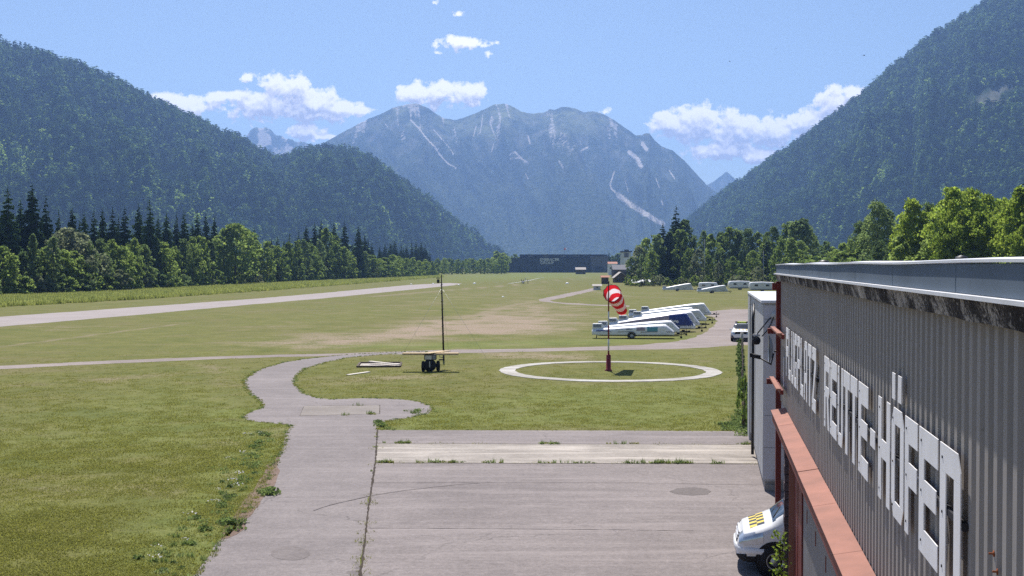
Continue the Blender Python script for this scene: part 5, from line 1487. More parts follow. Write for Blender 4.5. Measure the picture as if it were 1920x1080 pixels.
def lettering():
    L0, L1 = 1.970, 1.979
    words = [('FLUGPLATZ', 1474.3, 1532.0, None), ('REUTTE', None, None, [(1546.2,1556.8),(1557.6,1570.6),(1571.6,1582.0),(1582.6,1595.0),(1595.6,1609.0),(1610.6,1630.0)]),
             ('-', None, None, [(1632.6,1643.2)]), ('HOFEN', None, None, [(1647.8,1671.8),(1673.0,1697.6),(1698.4,1723.6),(1724.8,1762.8),(1764.2,1806.0)])]
    def top(s): return np.interp(s, [9, 29], [CAMZ - 1.505, CAMZ - 1.575])
    def bot(s): return np.interp(s, [9, 29], [CAMZ - 2.665, CAMZ - 2.80])
    for word, xa, xb, spans in words:
        if spans is None:
            sa, sb = s_at(xa, L0), s_at(xb, L0)
            n = len(word); st = (sb - sa) / n
            sp = [(sa + st * i, sa + st * (i + 0.86)) for i in range(n)]
        else: sp = [(s_at(a, L0), s_at(b, L0)) for a, b in spans]
        for ch, (sa, sb) in zip(word, sp):
            def place(x, y, l):
                s = sa + (sb - sa) * (0.02 + 0.93 * x)
                # the letters read from the far end of the wall towards the camera
                return (l, s, bot(s) + (top(s) - bot(s)) * y)
            mb = MB()
            for poly in LET[ch]:
                n = len(poly)
                vs = [place(x, y, L0) for x, y in poly] + [place(x, y, L1) for x, y in poly]
                fs = [tuple(range(n)), tuple(range(2 * n - 1, n - 1, -1))] + [(i, (i + 1) % n, n + (i + 1) % n, n + i) for i in range(n)]
                mb.add(vs, fs)
            if ch == 'O':     # the two dots of the umlaut
                for x0, x1 in ((.02, .28), (.52, .80)):
                    poly = rect(x0, 1.07, x1, 1.31); n = 4
                    vs = [place(x, y, L0) for x, y in poly] + [place(x, y, L1) for x, y in poly]
                    mb.add(vs, [tuple(range(n)), tuple(range(2 * n - 1, n - 1, -1))] + [(i, (i + 1) % n, n + (i + 1) % n, n + i) for i in range(n)])
            # stand-off battens behind each board
            o = mb.build('letter', M['board'], HANGAR)
            o['label'] = 'white board letter ' + {'O': 'Ö', '-': 'hyphen'}.get(ch, ch)
            bt = MB(); s0, s1 = min(sa, sb), max(sa, sb)
            mid = 0.5 * (s0 + s1); yy = bot(mid) + 0.52 * (top(mid) - bot(mid))
            bt.box2((L1 + 0.003, s0 + 0.02, yy - 0.03), (L_WALL - 0.002, s1 - 0.02, yy + 0.03)); bt.build('batten', M['joint'], o)
            sc_ = MB()
            for x, y in ((.14, .9), (.14, .5), (.14, .1)):
                if ch in 'T-': continue
                q = place(x, y, L0 - 0.004); sc_.box(q, (0.006, 0.022, 0.022))
            if sc_.v: sc_.build('screw', M['joint'], o)
lettering()

def annex():
    a = h_thing('annex', 'pale grey panelled annex standing beyond the far end of the lettered hangar', 'outbuilding', 36.45, 1.74)
    W, Dp, Ht = 7.0, 12.4, 5.98
    mb = MB(); mb.box2((0.03, 0.03, 0.30), (W, Dp, Ht - 0.02)); mb.build('body', M['annexlight'], a)
    mb = MB(); mb.box2((0.06, 0.06, 0.0), (W - 0.05, Dp - 0.05, 0.296)); mb.build('plinth', M['concrete_small'], a)
    for k in range(7): MB().box2((0.10 + k * 0.42, -0.02, 0.01), (0.10 + k * 0.42 + 0.40, 0.055, 0.20)).build('plinth_block', M['concrete_small'], a)
    xs = [0.0, 0.55, 1.75, 2.95, 4.15, 5.35, 6.55, 7.0]
    zs = [0.36, 1.38, 2.40, 3.42, 4.44, 5.46, 5.90]
    for i in range(len(xs) - 1):
        for j in range(len(zs) - 1):
            p = MB().box2((xs[i] + 0.006, -0.005, zs[j] + 0.006), (xs[i + 1] - 0.006, 0.027, zs[j + 1] - 0.006)).build('wall_panel', M['annex'], a)
    # left side: panels, recess, pale corner pier and a rainwater pipe
    ys = [0.0, 2.2, 4.4, 6.6, 8.8, 11.2]
    for i in range(len(ys) - 1):
        for z0, z1 in ((0.36, 2.4), (2.4, 4.44), (4.44, 5.9)):
            MB().box2((-0.005, ys[i] + 0.035 + 0.006, z0 + 0.006), (0.027, ys[i + 1] + 0.035 - 0.006, z1 - 0.006)).build('side_panel', M['annexlight'], a)
    MB().box2((-0.06, Dp - 1.9, 0.0), (0.026, Dp + 0.02, Ht - 0.03)).build('corner_pier', M['annexlight'], a)
    MB().tube([(-0.08, 6.4, 0.1), (-0.08, 6.4, 5.2), (-0.02, 6.9, 5.7)], 0.055, 10).build('downpipe', M['darkmetal'], a)
    mb = MB(); mb.box2((-0.08, -0.08, Ht - 0.015), (W + 0.1, Dp + 0.1, Ht + 0.075)); mb.build('roof_cap', M['whitecap'], a, bevel=0.01)
    # junction box and cable on the front
    MB().box2((0.62, -0.10, 5.38), (0.90, -0.008, 5.72)).build('junction_box', M['offwhite'], a, bevel=0.01)
    MB().tube([(0.30, -0.05, 5.52), (0.22, -0.07, 5.30), (0.10, -0.12, 5.10), (-0.06, -0.20, 4.92)], 0.018, 6).build('cable', M['cable'], a)
    MB().lathe([(0, -0.02), (0.12, -0.02), (0.12, 0.0), (0.10, 0.01)], (0.34, -0.03, 5.58), 'y', 14).build('bell_dome', M['offwhite'], a)
    return a
annex()
def small_fittings():
    # camera ball on a bent arm
    t = h_thing('wall_camera', 'small black ball camera on a bent arm in front of the pale annex corner', 'camera', 36.0, 1.50, 4.80)
    MB().lathe([(0.0, -0.13), (0.09, -0.11), (0.13, -0.03), (0.13, 0.03), (0.10, 0.10), (0.05, 0.13), (0.0, 0.13)], (0, 0, 0), 'z', 16).build('housing', M['black'], t)
    MB().tube([(0.0, 0, 0.12), (0.05, 0, 0.25), (0.35, 0.12, 0.62), (0.45, 0.20, 0.72)], 0.02, 8).build('arm', M['darkmetal'], t)
    MB().box((0.0, 0.02, 0.17), (0.22, 0.10, 0.07)).build('bracket', M['annexlight'], t)
    # dish seen edge-on with its arm and receiver
    t = h_thing('satellite_dish', 'grey satellite dish seen edge-on with a long feed arm, on the annex front', 'satellite dish', 35.2, 1.95, 4.63)
    n = 20; vs = [(0, 0, 0)]; fs = []
    for i, r in enumerate((0.14, 0.28, 0.40, 0.47)):
        for k in range(n): vs.append((-0.55 * r * r, r * cos(2 * pi * k / n), r * sin(2 * pi * k / n)))
    for k in range(n): fs.append((0, 1 + k, 1 + (k + 1) % n))
    for i in range(3):
        for k in range(n): fs.append((1 + i * n + k, 1 + (i + 1) * n + k, 1 + (i + 1) * n + (k + 1) % n, 1 + i * n + (k + 1) % n))
    m = MB(); m.add([(x, y * 0.9, z) for x, y, z in vs], fs, True); m.add([(x + 0.018, y * 0.9, z) for x, y, z in vs], [tuple(reversed(f)) for f in fs], True)
    d = m.build('dish', M['steel'], t)
    MB().tube([(0.03, 0, -0.16), (-0.04, 0, -0.50), (-0.42, 0, -0.28)], [0.03, 0.032, 0.024], 8).build('feed_arm', M['darkmetal'], t)
    m = MB(); m.tube([(-0.36, 0, -0.29), (-0.62, 0, -0.23)], [0.065, 0.065], 10); m.box((-0.64, 0, -0.225), (0.08, 0.12, 0.12))
    m.build('receiver', M['black'], t)
    MB().tube([(0.05, 0, -0.10), (0.16, 0.0, -0.10), (0.20, 0.4, -0.12)], 0.03, 8).build('wall_bracket', M['darkmetal'], t)
small_fittings()
def roof_vents():
    for px, py, dd, w, lab, cat in ((1545, 487, 30, 0.18, 'small grey roof vent with a white side above the hangar roof', 'roof vent'), (1803, 478, 17, 0.12, 'dark stubby chimney cowl rising over the hangar parapet', 'chimney')):
        p = P(px, py, dd); t = empty('roof_vent' if w > 0.2 else 'chimney_cowl', lab, cat, (p.x, p.y, Z_TOP + 0.09), -TH)
        hgt = p.z - Z_TOP - 0.09
        MB().lathe([(w * 0.8, 0), (w * 0.8, hgt * 0.6), (w, hgt * 0.6), (w, hgt * 0.72), (w * 0.7, hgt * 0.94), (0, hgt)], (0, 0, 0), 'z', 14).build('cowl', M['darkmetal'], t)
        if w > 0.2: MB().box((-0.34, 0, hgt * 0.3), (0.16, 0.2, hgt * 0.6)).build('side_plate', M['wallwhite'], t)
roof_vents()

# ================================================================== VEHICLES
def rings(stations, ni, nj, prof_fn, flat_ends=True):
    """Loft: stations = list of dicts keyed x and shape numbers; returns (ni, 2*nj-1.., 3) ring points."""
    keys = stations[0].keys()
    xs = np.array([s['x'] for s in stations])
    t = np.linspace(0, 1, ni); X = xs[0] + (xs[-1] - xs[0]) * t
    X = np.unique(np.round(np.concatenate([X, xs]), 5))
    out = []
    for x in X:
        d = {k: float(np.interp(x, xs, [s[k] for s in stations])) for k in keys}
        pr = prof_fn(d)                      # half profile, from bottom centre up to top centre
        # round the corners (Chaikin, ends kept)
        pr = np.array(pr)
        for _ in range(2):
            q = [pr[0]]
            for a, b in zip(pr[:-1], pr[1:]): q += [a * 0.8 + b * 0.2, a * 0.2 + b * 0.8]
            q.append(pr[-1]); pr = np.array(q)
        L = np.concatenate([[0], np.cumsum(np.linalg.norm(np.diff(pr, axis=0), axis=1))]); L /= L[-1]
        tt = np.linspace(0, 1, nj)
        y = np.interp(tt, L, pr[:, 0]); z = np.interp(tt, L, pr[:, 1])
        out.append(np.stack([np.full(nj, d['x']), y, z], 1))
    return np.array(out)
def loft_mesh(name, Rg, mat, caps=True):
    ni, nj, _ = Rg.shape
    mirror = Rg[:, ::-1][:, 1:-1].copy(); mirror[..., 1] *= -1
    full = np.concatenate([Rg, mirror], 1); n = full.shape[1]
    mb = MB(); vs = full.reshape(-1, 3)
    fs = []
    for i in range(ni - 1):
        for k in range(n): fs.append((i * n + k, i * n + (k + 1) % n, (i + 1) * n + (k + 1) % n, (i + 1) * n + k))
    if caps: fs += [tuple(range(n)), tuple(range((ni - 1) * n + n - 1, (ni - 1) * n - 1, -1))]
    mb.add(vs, fs, True)
    return mb.mesh(name, mat)
def patch_mesh(name, Rg, mat, inside, off=0.008, both=True, side=1):
    """Piece of the body surface picked by a test on face centres, lifted a little off it."""
    ni, nj, _ = Rg.shape
    du = np.gradient(Rg, axis=0); dv = np.gradient(Rg, axis=1)
    N = np.cross(du, dv); N /= np.linalg.norm(N, axis=2, keepdims=True) + 1e-9
    # make the normals point away from the middle line
    ctr = Rg.mean(axis=(0, 1)); ctr[1] = 0
    if ((Rg - ctr) * N).sum() < 0: N = -N
    A = Rg + N * off
    mb = MB(); idx = {}
    vs = []; fs = []
    for s in ((1, -1) if both else (side,)):
        base = len(vs)
        for q in A.reshape(-1, 3): vs.append((q[0], q[1] * s, q[2]))
        for i in range(ni - 1):
            for j in range(nj - 1):
                c = (Rg[i, j] + Rg[i + 1, j] + Rg[i, j + 1] + Rg[i + 1, j + 1]) / 4
                if inside(c[0], c[1], c[2], N[i, j]): fs.append((base + i * nj + j, base + (i + 1) * nj + j, base + (i + 1) * nj + j + 1, base + i * nj + j + 1))
    used = sorted({i for f in fs for i in f}); mp = {o: n for n, o in enumerate(used)}
    mb.add([vs[i] for i in used], [tuple(mp[i] for i in f) for f in fs], True)
    return mb.mesh(name, mat)
def wheel(parent, x, y, r, wd, z=None, rim_mat=None):
    z = r if z is None else z
    s = 1 if y > 0 else -1
    t = MB().lathe([(r * 0.62, -wd / 2), (r * 0.93, -wd / 2), (r, -wd * 0.3), (r, wd * 0.3), (r * 0.93, wd / 2), (r * 0.62, wd / 2), (r * 0.62, -wd / 2)], (0, 0, 0), 'y', 24).build('wheel', M['black'], parent, (x, y, z))
    m = MB(); m.lathe([(r * 0.63, -wd * 0.42 * s), (r * 0.60, wd * 0.40 * s), (r * 0.50, wd * 0.36 * s), (r * 0.46, wd * 0.20 * s), (r * 0.20, wd * 0.34 * s), (r * 0.16, wd * 0.42 * s), (0, wd * 0.42 * s)], (0, 0, 0), 'y', 20)
    rm = m.build('rim', rim_mat or M['rim'], t)
    m = MB()
    for k in range(12):
        a = 2 * pi * k / 12
        m.box((cos(a) * r * 0.36, s * wd * 0.30, sin(a) * r * 0.36), (r * 0.09, 0.012, r * 0.09), (0, -a, 0))
    m.build('rim_slots', M['black'], t)
    return t

# ---------------------------------------------------------------- white van nosing out of the hangar door
def van():
    g26 = G(1385, 1040)
    t = h_thing('van', 'white van with a black and yellow checkered bonnet nosing out of the hangar door', 'van', 27.34, 0.68)
    # local frame: x from the nose backwards (towards the hangar), y towards the far end; the thing's x is L, y is s
    st = [dict(x=0.00, w=0.66, zb=0.36, zs=0.50, zt=0.62, wt=0.55, belt=0.55), dict(x=0.06, w=0.80, zb=0.30, zs=0.55, zt=0.86, wt=0.62, belt=0.78), dict(x=0.16, w=0.88, zb=0.27, zs=0.60, zt=0.98, wt=0.68, belt=0.86),
          dict(x=0.42, w=0.935, zb=0.25, zs=0.65, zt=1.08, wt=0.72, belt=0.95), dict(x=0.62, w=0.95, zb=0.25, zs=0.68, zt=1.15, wt=0.76, belt=1.02), dict(x=0.80, w=0.955, zb=0.25, zs=0.70, zt=1.22, wt=0.80, belt=1.08),
          dict(x=1.10, w=0.96, zb=0.25, zs=0.70, zt=1.47, wt=0.76, belt=1.13), dict(x=1.50, w=0.96, zb=0.25, zs=0.70, zt=1.76, wt=0.72, belt=1.15), dict(x=1.80, w=0.96, zb=0.25, zs=0.70, zt=1.88, wt=0.72, belt=1.16),
          dict(x=2.8, w=0.96, zb=0.25, zs=0.70, zt=1.94, wt=0.72, belt=1.16), dict(x=4.4, w=0.96, zb=0.25, zs=0.70, zt=1.92, wt=0.72, belt=1.16), dict(x=4.95, w=0.95, zb=0.30, zs=0.70, zt=1.84, wt=0.70, belt=1.15), dict(x=5.12, w=0.90, zb=0.45, zs=0.70, zt=1.30, wt=0.68, belt=1.0)]
    pf = lambda d: [(0, d['zb']), (d['w'] * 0.86, d['zb']), (d['w'] * 0.985, d['zb'] + 0.10), (d['w'], d['zs']), (d['w'] * 0.985, d['belt']), (d['wt'], d['zt'] - 0.03), (d['wt'] * 0.7, d['zt']), (0, d['zt'] + 0.012)]
    Rg = rings(st, 70, 44, pf)
    mesh_obj('body', loft_mesh('body', Rg, M['carwhite']), t)
    # glass
    mesh_obj('windscreen', patch_mesh('windscreen', Rg, M['glass'], lambda x, y, z, n: 0.84 < x < 1.64 and y < 0.72 - 0.02 * (x - 0.8) and z > 1.10 and n[2] > 0.25, 0.006), t)
    def sw(x0, x1): return lambda x, y, z, n: x0 < x < x1 and 1.19 < z < 1.70 and abs(n[1]) > 0.5 and (x > 1.02 + (z - 1.19) * 0.95)
    mesh_obj('front_window', patch_mesh('front_window', Rg, M['glass'], sw(1.12, 2.55), 0.006), t)
    mesh_obj('side_window', patch_mesh('side_window', Rg, M['glass'], sw(2.7, 4.7), 0.006), t)
    # lower black trim, bumper, grille, lamps
    mesh_obj('lower_trim', patch_mesh('lower_trim', Rg, M['black'], lambda x, y, z, n: x < 0.62 and z < 0.455, 0.010), t)
    mesh_obj('grille', patch_mesh('grille', Rg, M['black'], lambda x, y, z, n: 0.015 < x < 0.22 and y < 0.46 and 0.68 < z < 0.92, 0.008), t)
    m = MB(); 
    for z, x, w in ((0.725, -0.015 + 0.035, 0.42), (0.81, 0.035, 0.45), (0.885, 0.065, 0.47)):
        m.box((x, 0, z), (0.03, 2 * w, 0.030))
    m.build('grille_bars', M['carwhite'], t)
    mesh_obj('headlight', patch_mesh('headlight', Rg, M['lamp'], lambda x, y, z, n: 0.05 < x < 0.60 and y > 0.52 and 0.68 + 0.18 * x < z < 0.885 + 0.20 * x, 0.010, False, 1), t)
    mesh_obj('headlight', patch_mesh('headlight', Rg, M['lamp'], lambda x, y, z, n: 0.05 < x < 0.60 and y > 0.52 and 0.68 + 0.18 * x < z < 0.885 + 0.20 * x, 0.010, False, -1), t)
    m = MB(); m.lathe([(0.0, 0.0), (0.055, 0.004), (0.06, 0.02)], (0.0, 0, 0), 'x', 12)
    for s in (1, -1):
        o = MB().lathe([(0.0, -0.012), (0.05, -0.010), (0.062, 0.02)], (0, 0, 0), 'x', 14).build('lamp_reflector', M['steel'], t, (0.16, s * 0.74, 0.80))
    bm_ = MB()
    pts = [(0.62, -0.965), (0.30, -0.94), (0.06, -0.80), (-0.035, -0.45), (-0.05, 0), (-0.035, 0.45), (0.06, 0.80), (0.30, 0.94), (0.62, 0.965)]
    vs = []; fs = []
    for x, y in pts:
        q = Vector((x, y)); o = q * 0.0
        vs += [(x, y, 0.47), (x - 0.012, y * 1.012, 0.53), (x - 0.010, y * 1.01, 0.62), (x + 0.05, y * 0.955, 0.655), (x + 0.06, y * 0.93, 0.46)]
    for i in range(len(pts) - 1):
        a, b = 5 * i, 5 * i + 5
        for k in range(5): fs.append((a + k, b + k, b + (k + 1) % 5, a + (k + 1) % 5))
    bm_.add(vs, fs, True); bm_.build('bumper', M['carwhite'], t)
    # checkered film on the bonnet
    def zon(x, y):
        i = int(np.argmin(np.abs(Rg[:, 0, 0] - x))); r = Rg[i]
        j = np.argsort(np.abs(r[:, 1] - abs(y)) + (r[:, 2] < 0.8) * 9)[0]
        top = r[len(r) // 2:]
        o = np.argsort(top[:, 1]); return float(np.interp(abs(y), top[o, 1], top[o, 2]))
    ck = MB(); cb = MB()
    for i in range(2):
        for j in range(8):
            x0, y0 = 0.30 + i * 0.17, -0.62 + j * 0.155
            x1, y1 = x0 + 0.17, y0 + 0.155
            q = [(x, y, zon(x, y) + 0.012) for x, y in ((x0, y0), (x1, y0), (x1, y1), (x0, y1))]
            (ck if (i + j) % 2 == 0 else cb).quad(*q)
    ck.build('yellow_checks', M['yellow'], t); cb.build('black_checks', M['blackfilm'], t)
    # wipers, mirrors, wheels, arches, door seams
    m = MB(); m.tube([(0.84, -0.5, 1.265), (1.02, -0.05, 1.425)], 0.012, 6); m.tube([(0.84, 0.1, 1.265), (1.02, 0.5, 1.405)], 0.012, 6); m.build('wipers', M['black'], t)
    for s in (1, -1):
        mm = MB().box((1.28, s * 1.06, 1.22), (0.10, 0.20, 0.24)).build('wing_mirror', M['carwhite'], t, bevel=0.03)
        for x in (0.86, 3.95):
            MB().lathe([(0.385, 0.0), (0.40, 0.004), (0.445, 0.010), (0.445, 0.0)], (0, 0, 0), 'y', 28).build('wheel_arch', M['black'], t, (x, s * 0.955 - (0.0 if s > 0 else 0.010), 0.36))
            ds = MB().lathe([(0.0, 0.0), (0.395, 0.0)], (0, 0, 0), 'y', 28).build('wheel_well', M['black'], t, (x, s * 0.962, 0.36))
            wheel(t, x, s * 0.90, 0.345, 0.22)
    return t
van()

# ---------------------------------------------------------------- patrol car on the gravel lot
def patrol_car():
    p = G(1389, 641)
    t = empty('patrol_car', 'white and dark blue patrol car with a lime light bar, parked by the annex', 'car', (p.x, p.y, 0), R(-90 - 14))
    # local x from nose backwards; nose looks at the camera
    t.rotation_euler = (0, 0, R(90 - 14))
    st = [dict(x=0.0, w=0.70, zb=0.38, zs=0.55, zt=0.72, wt=0.58, belt=0.64), dict(x=0.10, w=0.85, zb=0.30, zs=0.60, zt=0.94, wt=0.68, belt=0.80), dict(x=0.40, w=0.92, zb=0.26, zs=0.62, zt=1.03, wt=0.74, belt=0.90), dict(x=1.15, w=0.94, zb=0.25, zs=0.65, zt=1.12, wt=0.76, belt=0.98),
          dict(x=1.75, w=0.94, zb=0.25, zs=0.65, zt=1.52, wt=0.68, belt=1.0), dict(x=2.15, w=0.94, zb=0.25, zs=0.65, zt=1.64, wt=0.66, belt=1.02), dict(x=3.6, w=0.94, zb=0.25, zs=0.65, zt=1.63, wt=0.65, belt=1.03), dict(x=4.35, w=0.92, zb=0.30, zs=0.65, zt=1.45, wt=0.62, belt=1.03), dict(x=4.68, w=0.88, zb=0.40, zs=0.65, zt=1.05, wt=0.62, belt=0.95)]
    pf = lambda d: [(0, d['zb']), (d['w'] * 0.86, d['zb']), (d['w'], d['zb'] + 0.12), (d['w'], d['zs']), (d['w'] * 0.98, d['belt']), (d['wt'], d['zt'] - 0.03), (d['wt'] * 0.7, d['zt']), (0, d['zt'] + 0.01)]
    Rg = rings(st, 48, 36, pf)
    mesh_obj('body', loft_mesh('body', Rg, M['carwhite']), t)
    mesh_obj('windscreen', patch_mesh('windscreen', Rg, M['glass'], lambda x, y, z, n: 1.20 < x < 2.0 and y < 0.66 and n[2] > 0.3, 0.008), t)
    mesh_obj('side_window', patch_mesh('side_window', Rg, M['glass'], lambda x, y, z, n: 1.55 < x < 4.2 and 1.06 < z < 1.50 and abs(n[1]) > 0.4, 0.008), t)
    mesh_obj('lower_panel', patch_mesh('lower_panel', Rg, M['navy'], lambda x, y, z, n: (z < 0.60 and x < 0.5) or (z < 0.86 and x > 0.35 and abs(n[1]) > 0.5), 0.007), t)
    mesh_obj('grille', patch_mesh('grille', Rg, M['black'], lambda x, y, z, n: x < 0.16 and 0.62 < z < 0.86 and y < 0.62, 0.012), t)
    for s in (1, -1):
        mesh_obj('headlight', patch_mesh('headlight', Rg, M['lamp'], lambda x, y, z, n: x < 0.42 and 0.74 < z < 0.88 and y > 0.58, 0.014, False, s), t)
        MB().box((1.55, s * 1.02, 1.08), (0.12, 0.20, 0.16)).build('wing_mirror', M['carwhite'], t, bevel=0.03)
        for x in (0.92, 3.68): wheel(t, x, s * 0.86, 0.34, 0.22)
    MB().box((-0.012, 0, 0.50), (0.02, 0.52, 0.11)).build('number_plate', M['board'], t)
    hf = MB()
    for y in (-0.5, -0.17, 0.17, 0.5): hf.box((0.75, y, 1.115), (0.45, 0.10, 0.012), (0, R(-6), 0))
    hf.build('bonnet_marks', M['yellow'], t)
    lb = MB().box((2.30, 0, 1.74), (0.26, 1.20, 0.12)).build('light_bar', M['lime'], t, bevel=0.03)
    m = MB(); m.box((2.30, -0.52, 1.74), (0.27, 0.22, 0.125)); m.box((2.30, 0.52, 1.74), (0.27, 0.22, 0.125)); m.box((2.30, 0, 1.665), (0.12, 1.0, 0.05)); m.build('bar_end', M['blackfilm'], lb)
    return t
patrol_car()

# ---------------------------------------------------------------- glider trailers
def trailer(nose_px, base_py, length, label, rot=6.0, kind=0, h=1.62, group='glider trailers parked side by side', fin=True):
    """Local x runs from the tail (0) to the nose; built low at the tail and tall at the nose."""
    g = G(nose_px, base_py)
    a = R(rot)
    L = length
    base = Vector((g.x - L * cos(a), g.y + L * sin(a) * 1.0, 0))
    t = empty('glider_trailer', label, 'trailer', base, -a, group)
    st = [dict(x=0.0, w=0.40, zt=0.86, wt=0.26), dict(x=0.35, w=0.52, zt=0.94, wt=0.34), dict(x=L * 0.35, w=0.72, zt=0.94 + (h - 0.94) * 0.42, wt=0.48), dict(x=L * 0.70, w=0.84, zt=0.94 + (h - 0.94) * 0.86, wt=0.56), dict(x=L * 0.86, w=0.86, zt=h, wt=0.58), dict(x=L * 0.90, w=0.86, zt=h - 0.02, wt=0.56), dict(x=L * 0.985, w=0.80, zt=0.86, wt=0.60), dict(x=L, w=0.76, zt=0.74, wt=0.58)]
    pf = lambda d: [(0, 0.34), (d['w'] * 0.92, 0.34), (d['w'], 0.38), (d['w'], 0.66), (d['w'], max(0.68, d['zt'] - 0.24)), (d['wt'], d['zt'] - 0.02), (0, d['zt'])]
    Rg = rings(st, 40, 30, pf)
    body = mesh_obj('body', loft_mesh('body', Rg, M['white']), t)
    side = lambda f: (lambda x, y, z, n: abs(n[1]) > 0.75 and f(x, z))
    roof_z = lambda x: np.interp(x, [0, L * .35, L * .7, L * .86, L * .9, L], [0.9, 0.94 + (h - 0.94) * .42, 0.94 + (h - 0.94) * .86, h, h, 0.74])
    # seam between the lid and the chassis pan
    MB().box2((0.2, -0.885, 0.672), (L * 0.985, 0.885, 0.690)).build('lid_seam', M['greydecal'], t) if False else None
    mesh_obj('lid_seam', patch_mesh('lid_seam', Rg, M['greydecal'], lambda x, y, z, n: abs(n[1]) > 0.7 and 0.66 < z < 0.70 and x > 0.3, 0.006), t)
    if kind == 0:      # sponsor films on the side towards the camera
        mesh_obj('teal_film', patch_mesh('teal_film', Rg, M['teal'], side(lambda x, z: L * .66 < x < L * .80 and 0.76 < z < 1.16), 0.008), t)
        mesh_obj('grey_film', patch_mesh('grey_film', Rg, M['greydecal'], side(lambda x, z: (L * .27 < x < L * .48 and 0.90 < z < 0.99)), 0.008), t)
        mesh_obj('grey_film', patch_mesh('grey_film', Rg, M['mauve'], side(lambda x, z: L * .53 < x < L * .645 and 0.80 < z < 1.12), 0.008), t)
        mesh_obj('blue_film', patch_mesh('blue_film', Rg, M['blue'], side(lambda x, z: 0.5 < x < L * .20 and 0.74 < z < 0.82), 0.008), t)
    if kind == 2:      # shade of the side put into a mauve colour; dark blue nose field
        mesh_obj('shade_tint', patch_mesh('shade_tint', Rg, M['mauve'], side(lambda x, z: 1.2 < x < L * .70 and 0.72 < z < roof_z(x) - 0.14), 0.008), t)
        mesh_obj('blue_film', patch_mesh('blue_film', Rg, M['blue'], lambda x, y, z, n: abs(n[1]) > 0.45 and L * .70 < x < L * .965 and 0.72 < z < roof_z(x) - 0.08, 0.010), t)
        tm = text_mesh('lettering', 'lage', 0.56, 0.01, M['board'], 0.012)
        o = mesh_obj('lettering', tm, t); o.rotation_euler = (R(90), 0, 0); o.location = (L * .715, -0.895, 1.00)
        mesh_obj('blue_film', patch_mesh('blue_film', Rg, M['blue'], side(lambda x, z: L * .775 < x < L * .81 and 0.44 < z < 0.62), 0.008), t)
    if kind == 3:
        mesh_obj('grey_film', patch_mesh('grey_film', Rg, M['greydecal'], side(lambda x, z: L * .5 < x < L * .62 and 0.9 < z < 1.0), 0.008), t)
    # pale grey panel on the flat nose side, framed in white
    if kind in (1, 4, 5):
        mesh_obj('side_panel', patch_mesh('side_panel', Rg, M['offwhite'], side(lambda x, z: L * .45 < x < L * .92 and 0.74 < z < roof_z(x) - 0.16), 0.007), t)
    # fin box at the tail
    if fin:
        f = MB(); f.add([(0.02, -0.22, 0.80), (1.30, -0.26, 0.92), (0.98, -0.20, 1.48), (0.06, -0.18, 1.46), (0.02, 0.22, 0.80), (1.30, 0.26, 0.92), (0.98, 0.20, 1.48), (0.06, 0.18, 1.46)],
              [(0, 1, 2, 3), (4, 7, 6, 5), (0, 4, 5, 1), (1, 5, 6, 2), (2, 6, 7, 3), (3, 7, 4, 0)])
        fb = f.build('fin_box', M['white'], t, bevel=0.05, segs=2)
        MB().box((0.50, -0.236, 1.22), (0.78, 0.012, 0.26), (R(-6.5), 0, 0)).build('fin_window', M['greydecal'], fb)
    # wheels, mudguard, drawbar, jockey wheel
    for s in (1, -1):
        wheel(t, L * 0.48, s * 0.80, 0.31, 0.17)
        MB().lathe([(0.35, -0.10), (0.36, 0.10), (0.39, 0.10), (0.39, -0.10), (0.35, -0.10)], (0, 0, 0), 'y', 24).build('mudguard', M['black'], t, (L * 0.48, s * 0.80, 0.33))
    MB().tube([(L * 0.55, 0, 0.36), (L + 0.1, 0, 0.40), (L + 1.05, 0, 0.44)], 0.05, 8).build('drawbar', M['darkmetal'], t)
    m = MB(); m.tube([(L + 0.75, 0.10, 0.12), (L + 0.75, 0.10, 0.78)], 0.03, 8); m.lathe([(0, -0.05), (0.11, -0.05), (0.11, 0.05), (0, 0.05)], (L + 0.75, 0.10, 0.11), 'y', 14); m.box((L + 1.06, 0, 0.46), (0.18, 0.10, 0.12))
    m.box((L + 0.45, 0, 0.52), (0.30, 0.16, 0.14))
    m.build('jockey_wheel', M['black'], t)
    for s in (1, -1): MB().tube([(0.5, s * 0.35, 0.36), (0.42, s * 0.35, 0.02)], 0.03, 6).build('prop_leg', M['darkmetal'], t)
    return t
trailer(1263, 634.5, 8.0, 'nearest white glider trailer with teal and grey films on its side', 2.0, 0, 1.42)
trailer(1273, 629.0, 8.3, 'white trailer tucked right behind the nearest one, only its roof line and nose showing', 2.5, 1, 1.56)
trailer(1303, 622.0, 9.4, 'glider trailer with shade tinted mauve on its side and a dark blue nose lettered lage', 5.0, 2, 2.10)
trailer(1311, 615.5, 9.2, 'white glider trailer whose framed nose shows just behind the blue lettered one', 5.0, 1, 1.95)
trailer(1324, 606.5, 9.0, 'white trailer between the blue lettered one and the rearmost, with a grey nose panel', 6.0, 4, 1.78)
trailer(1310, 602.0, 9.0, 'white trailer hidden behind others, with small dark marks on its roof edge', 5.0, 3, 1.80)
trailer(1333, 595.0, 9.6, 'rearmost of the near glider trailers, grey sided with a thick white rim', 7.0, 5, 2.0)

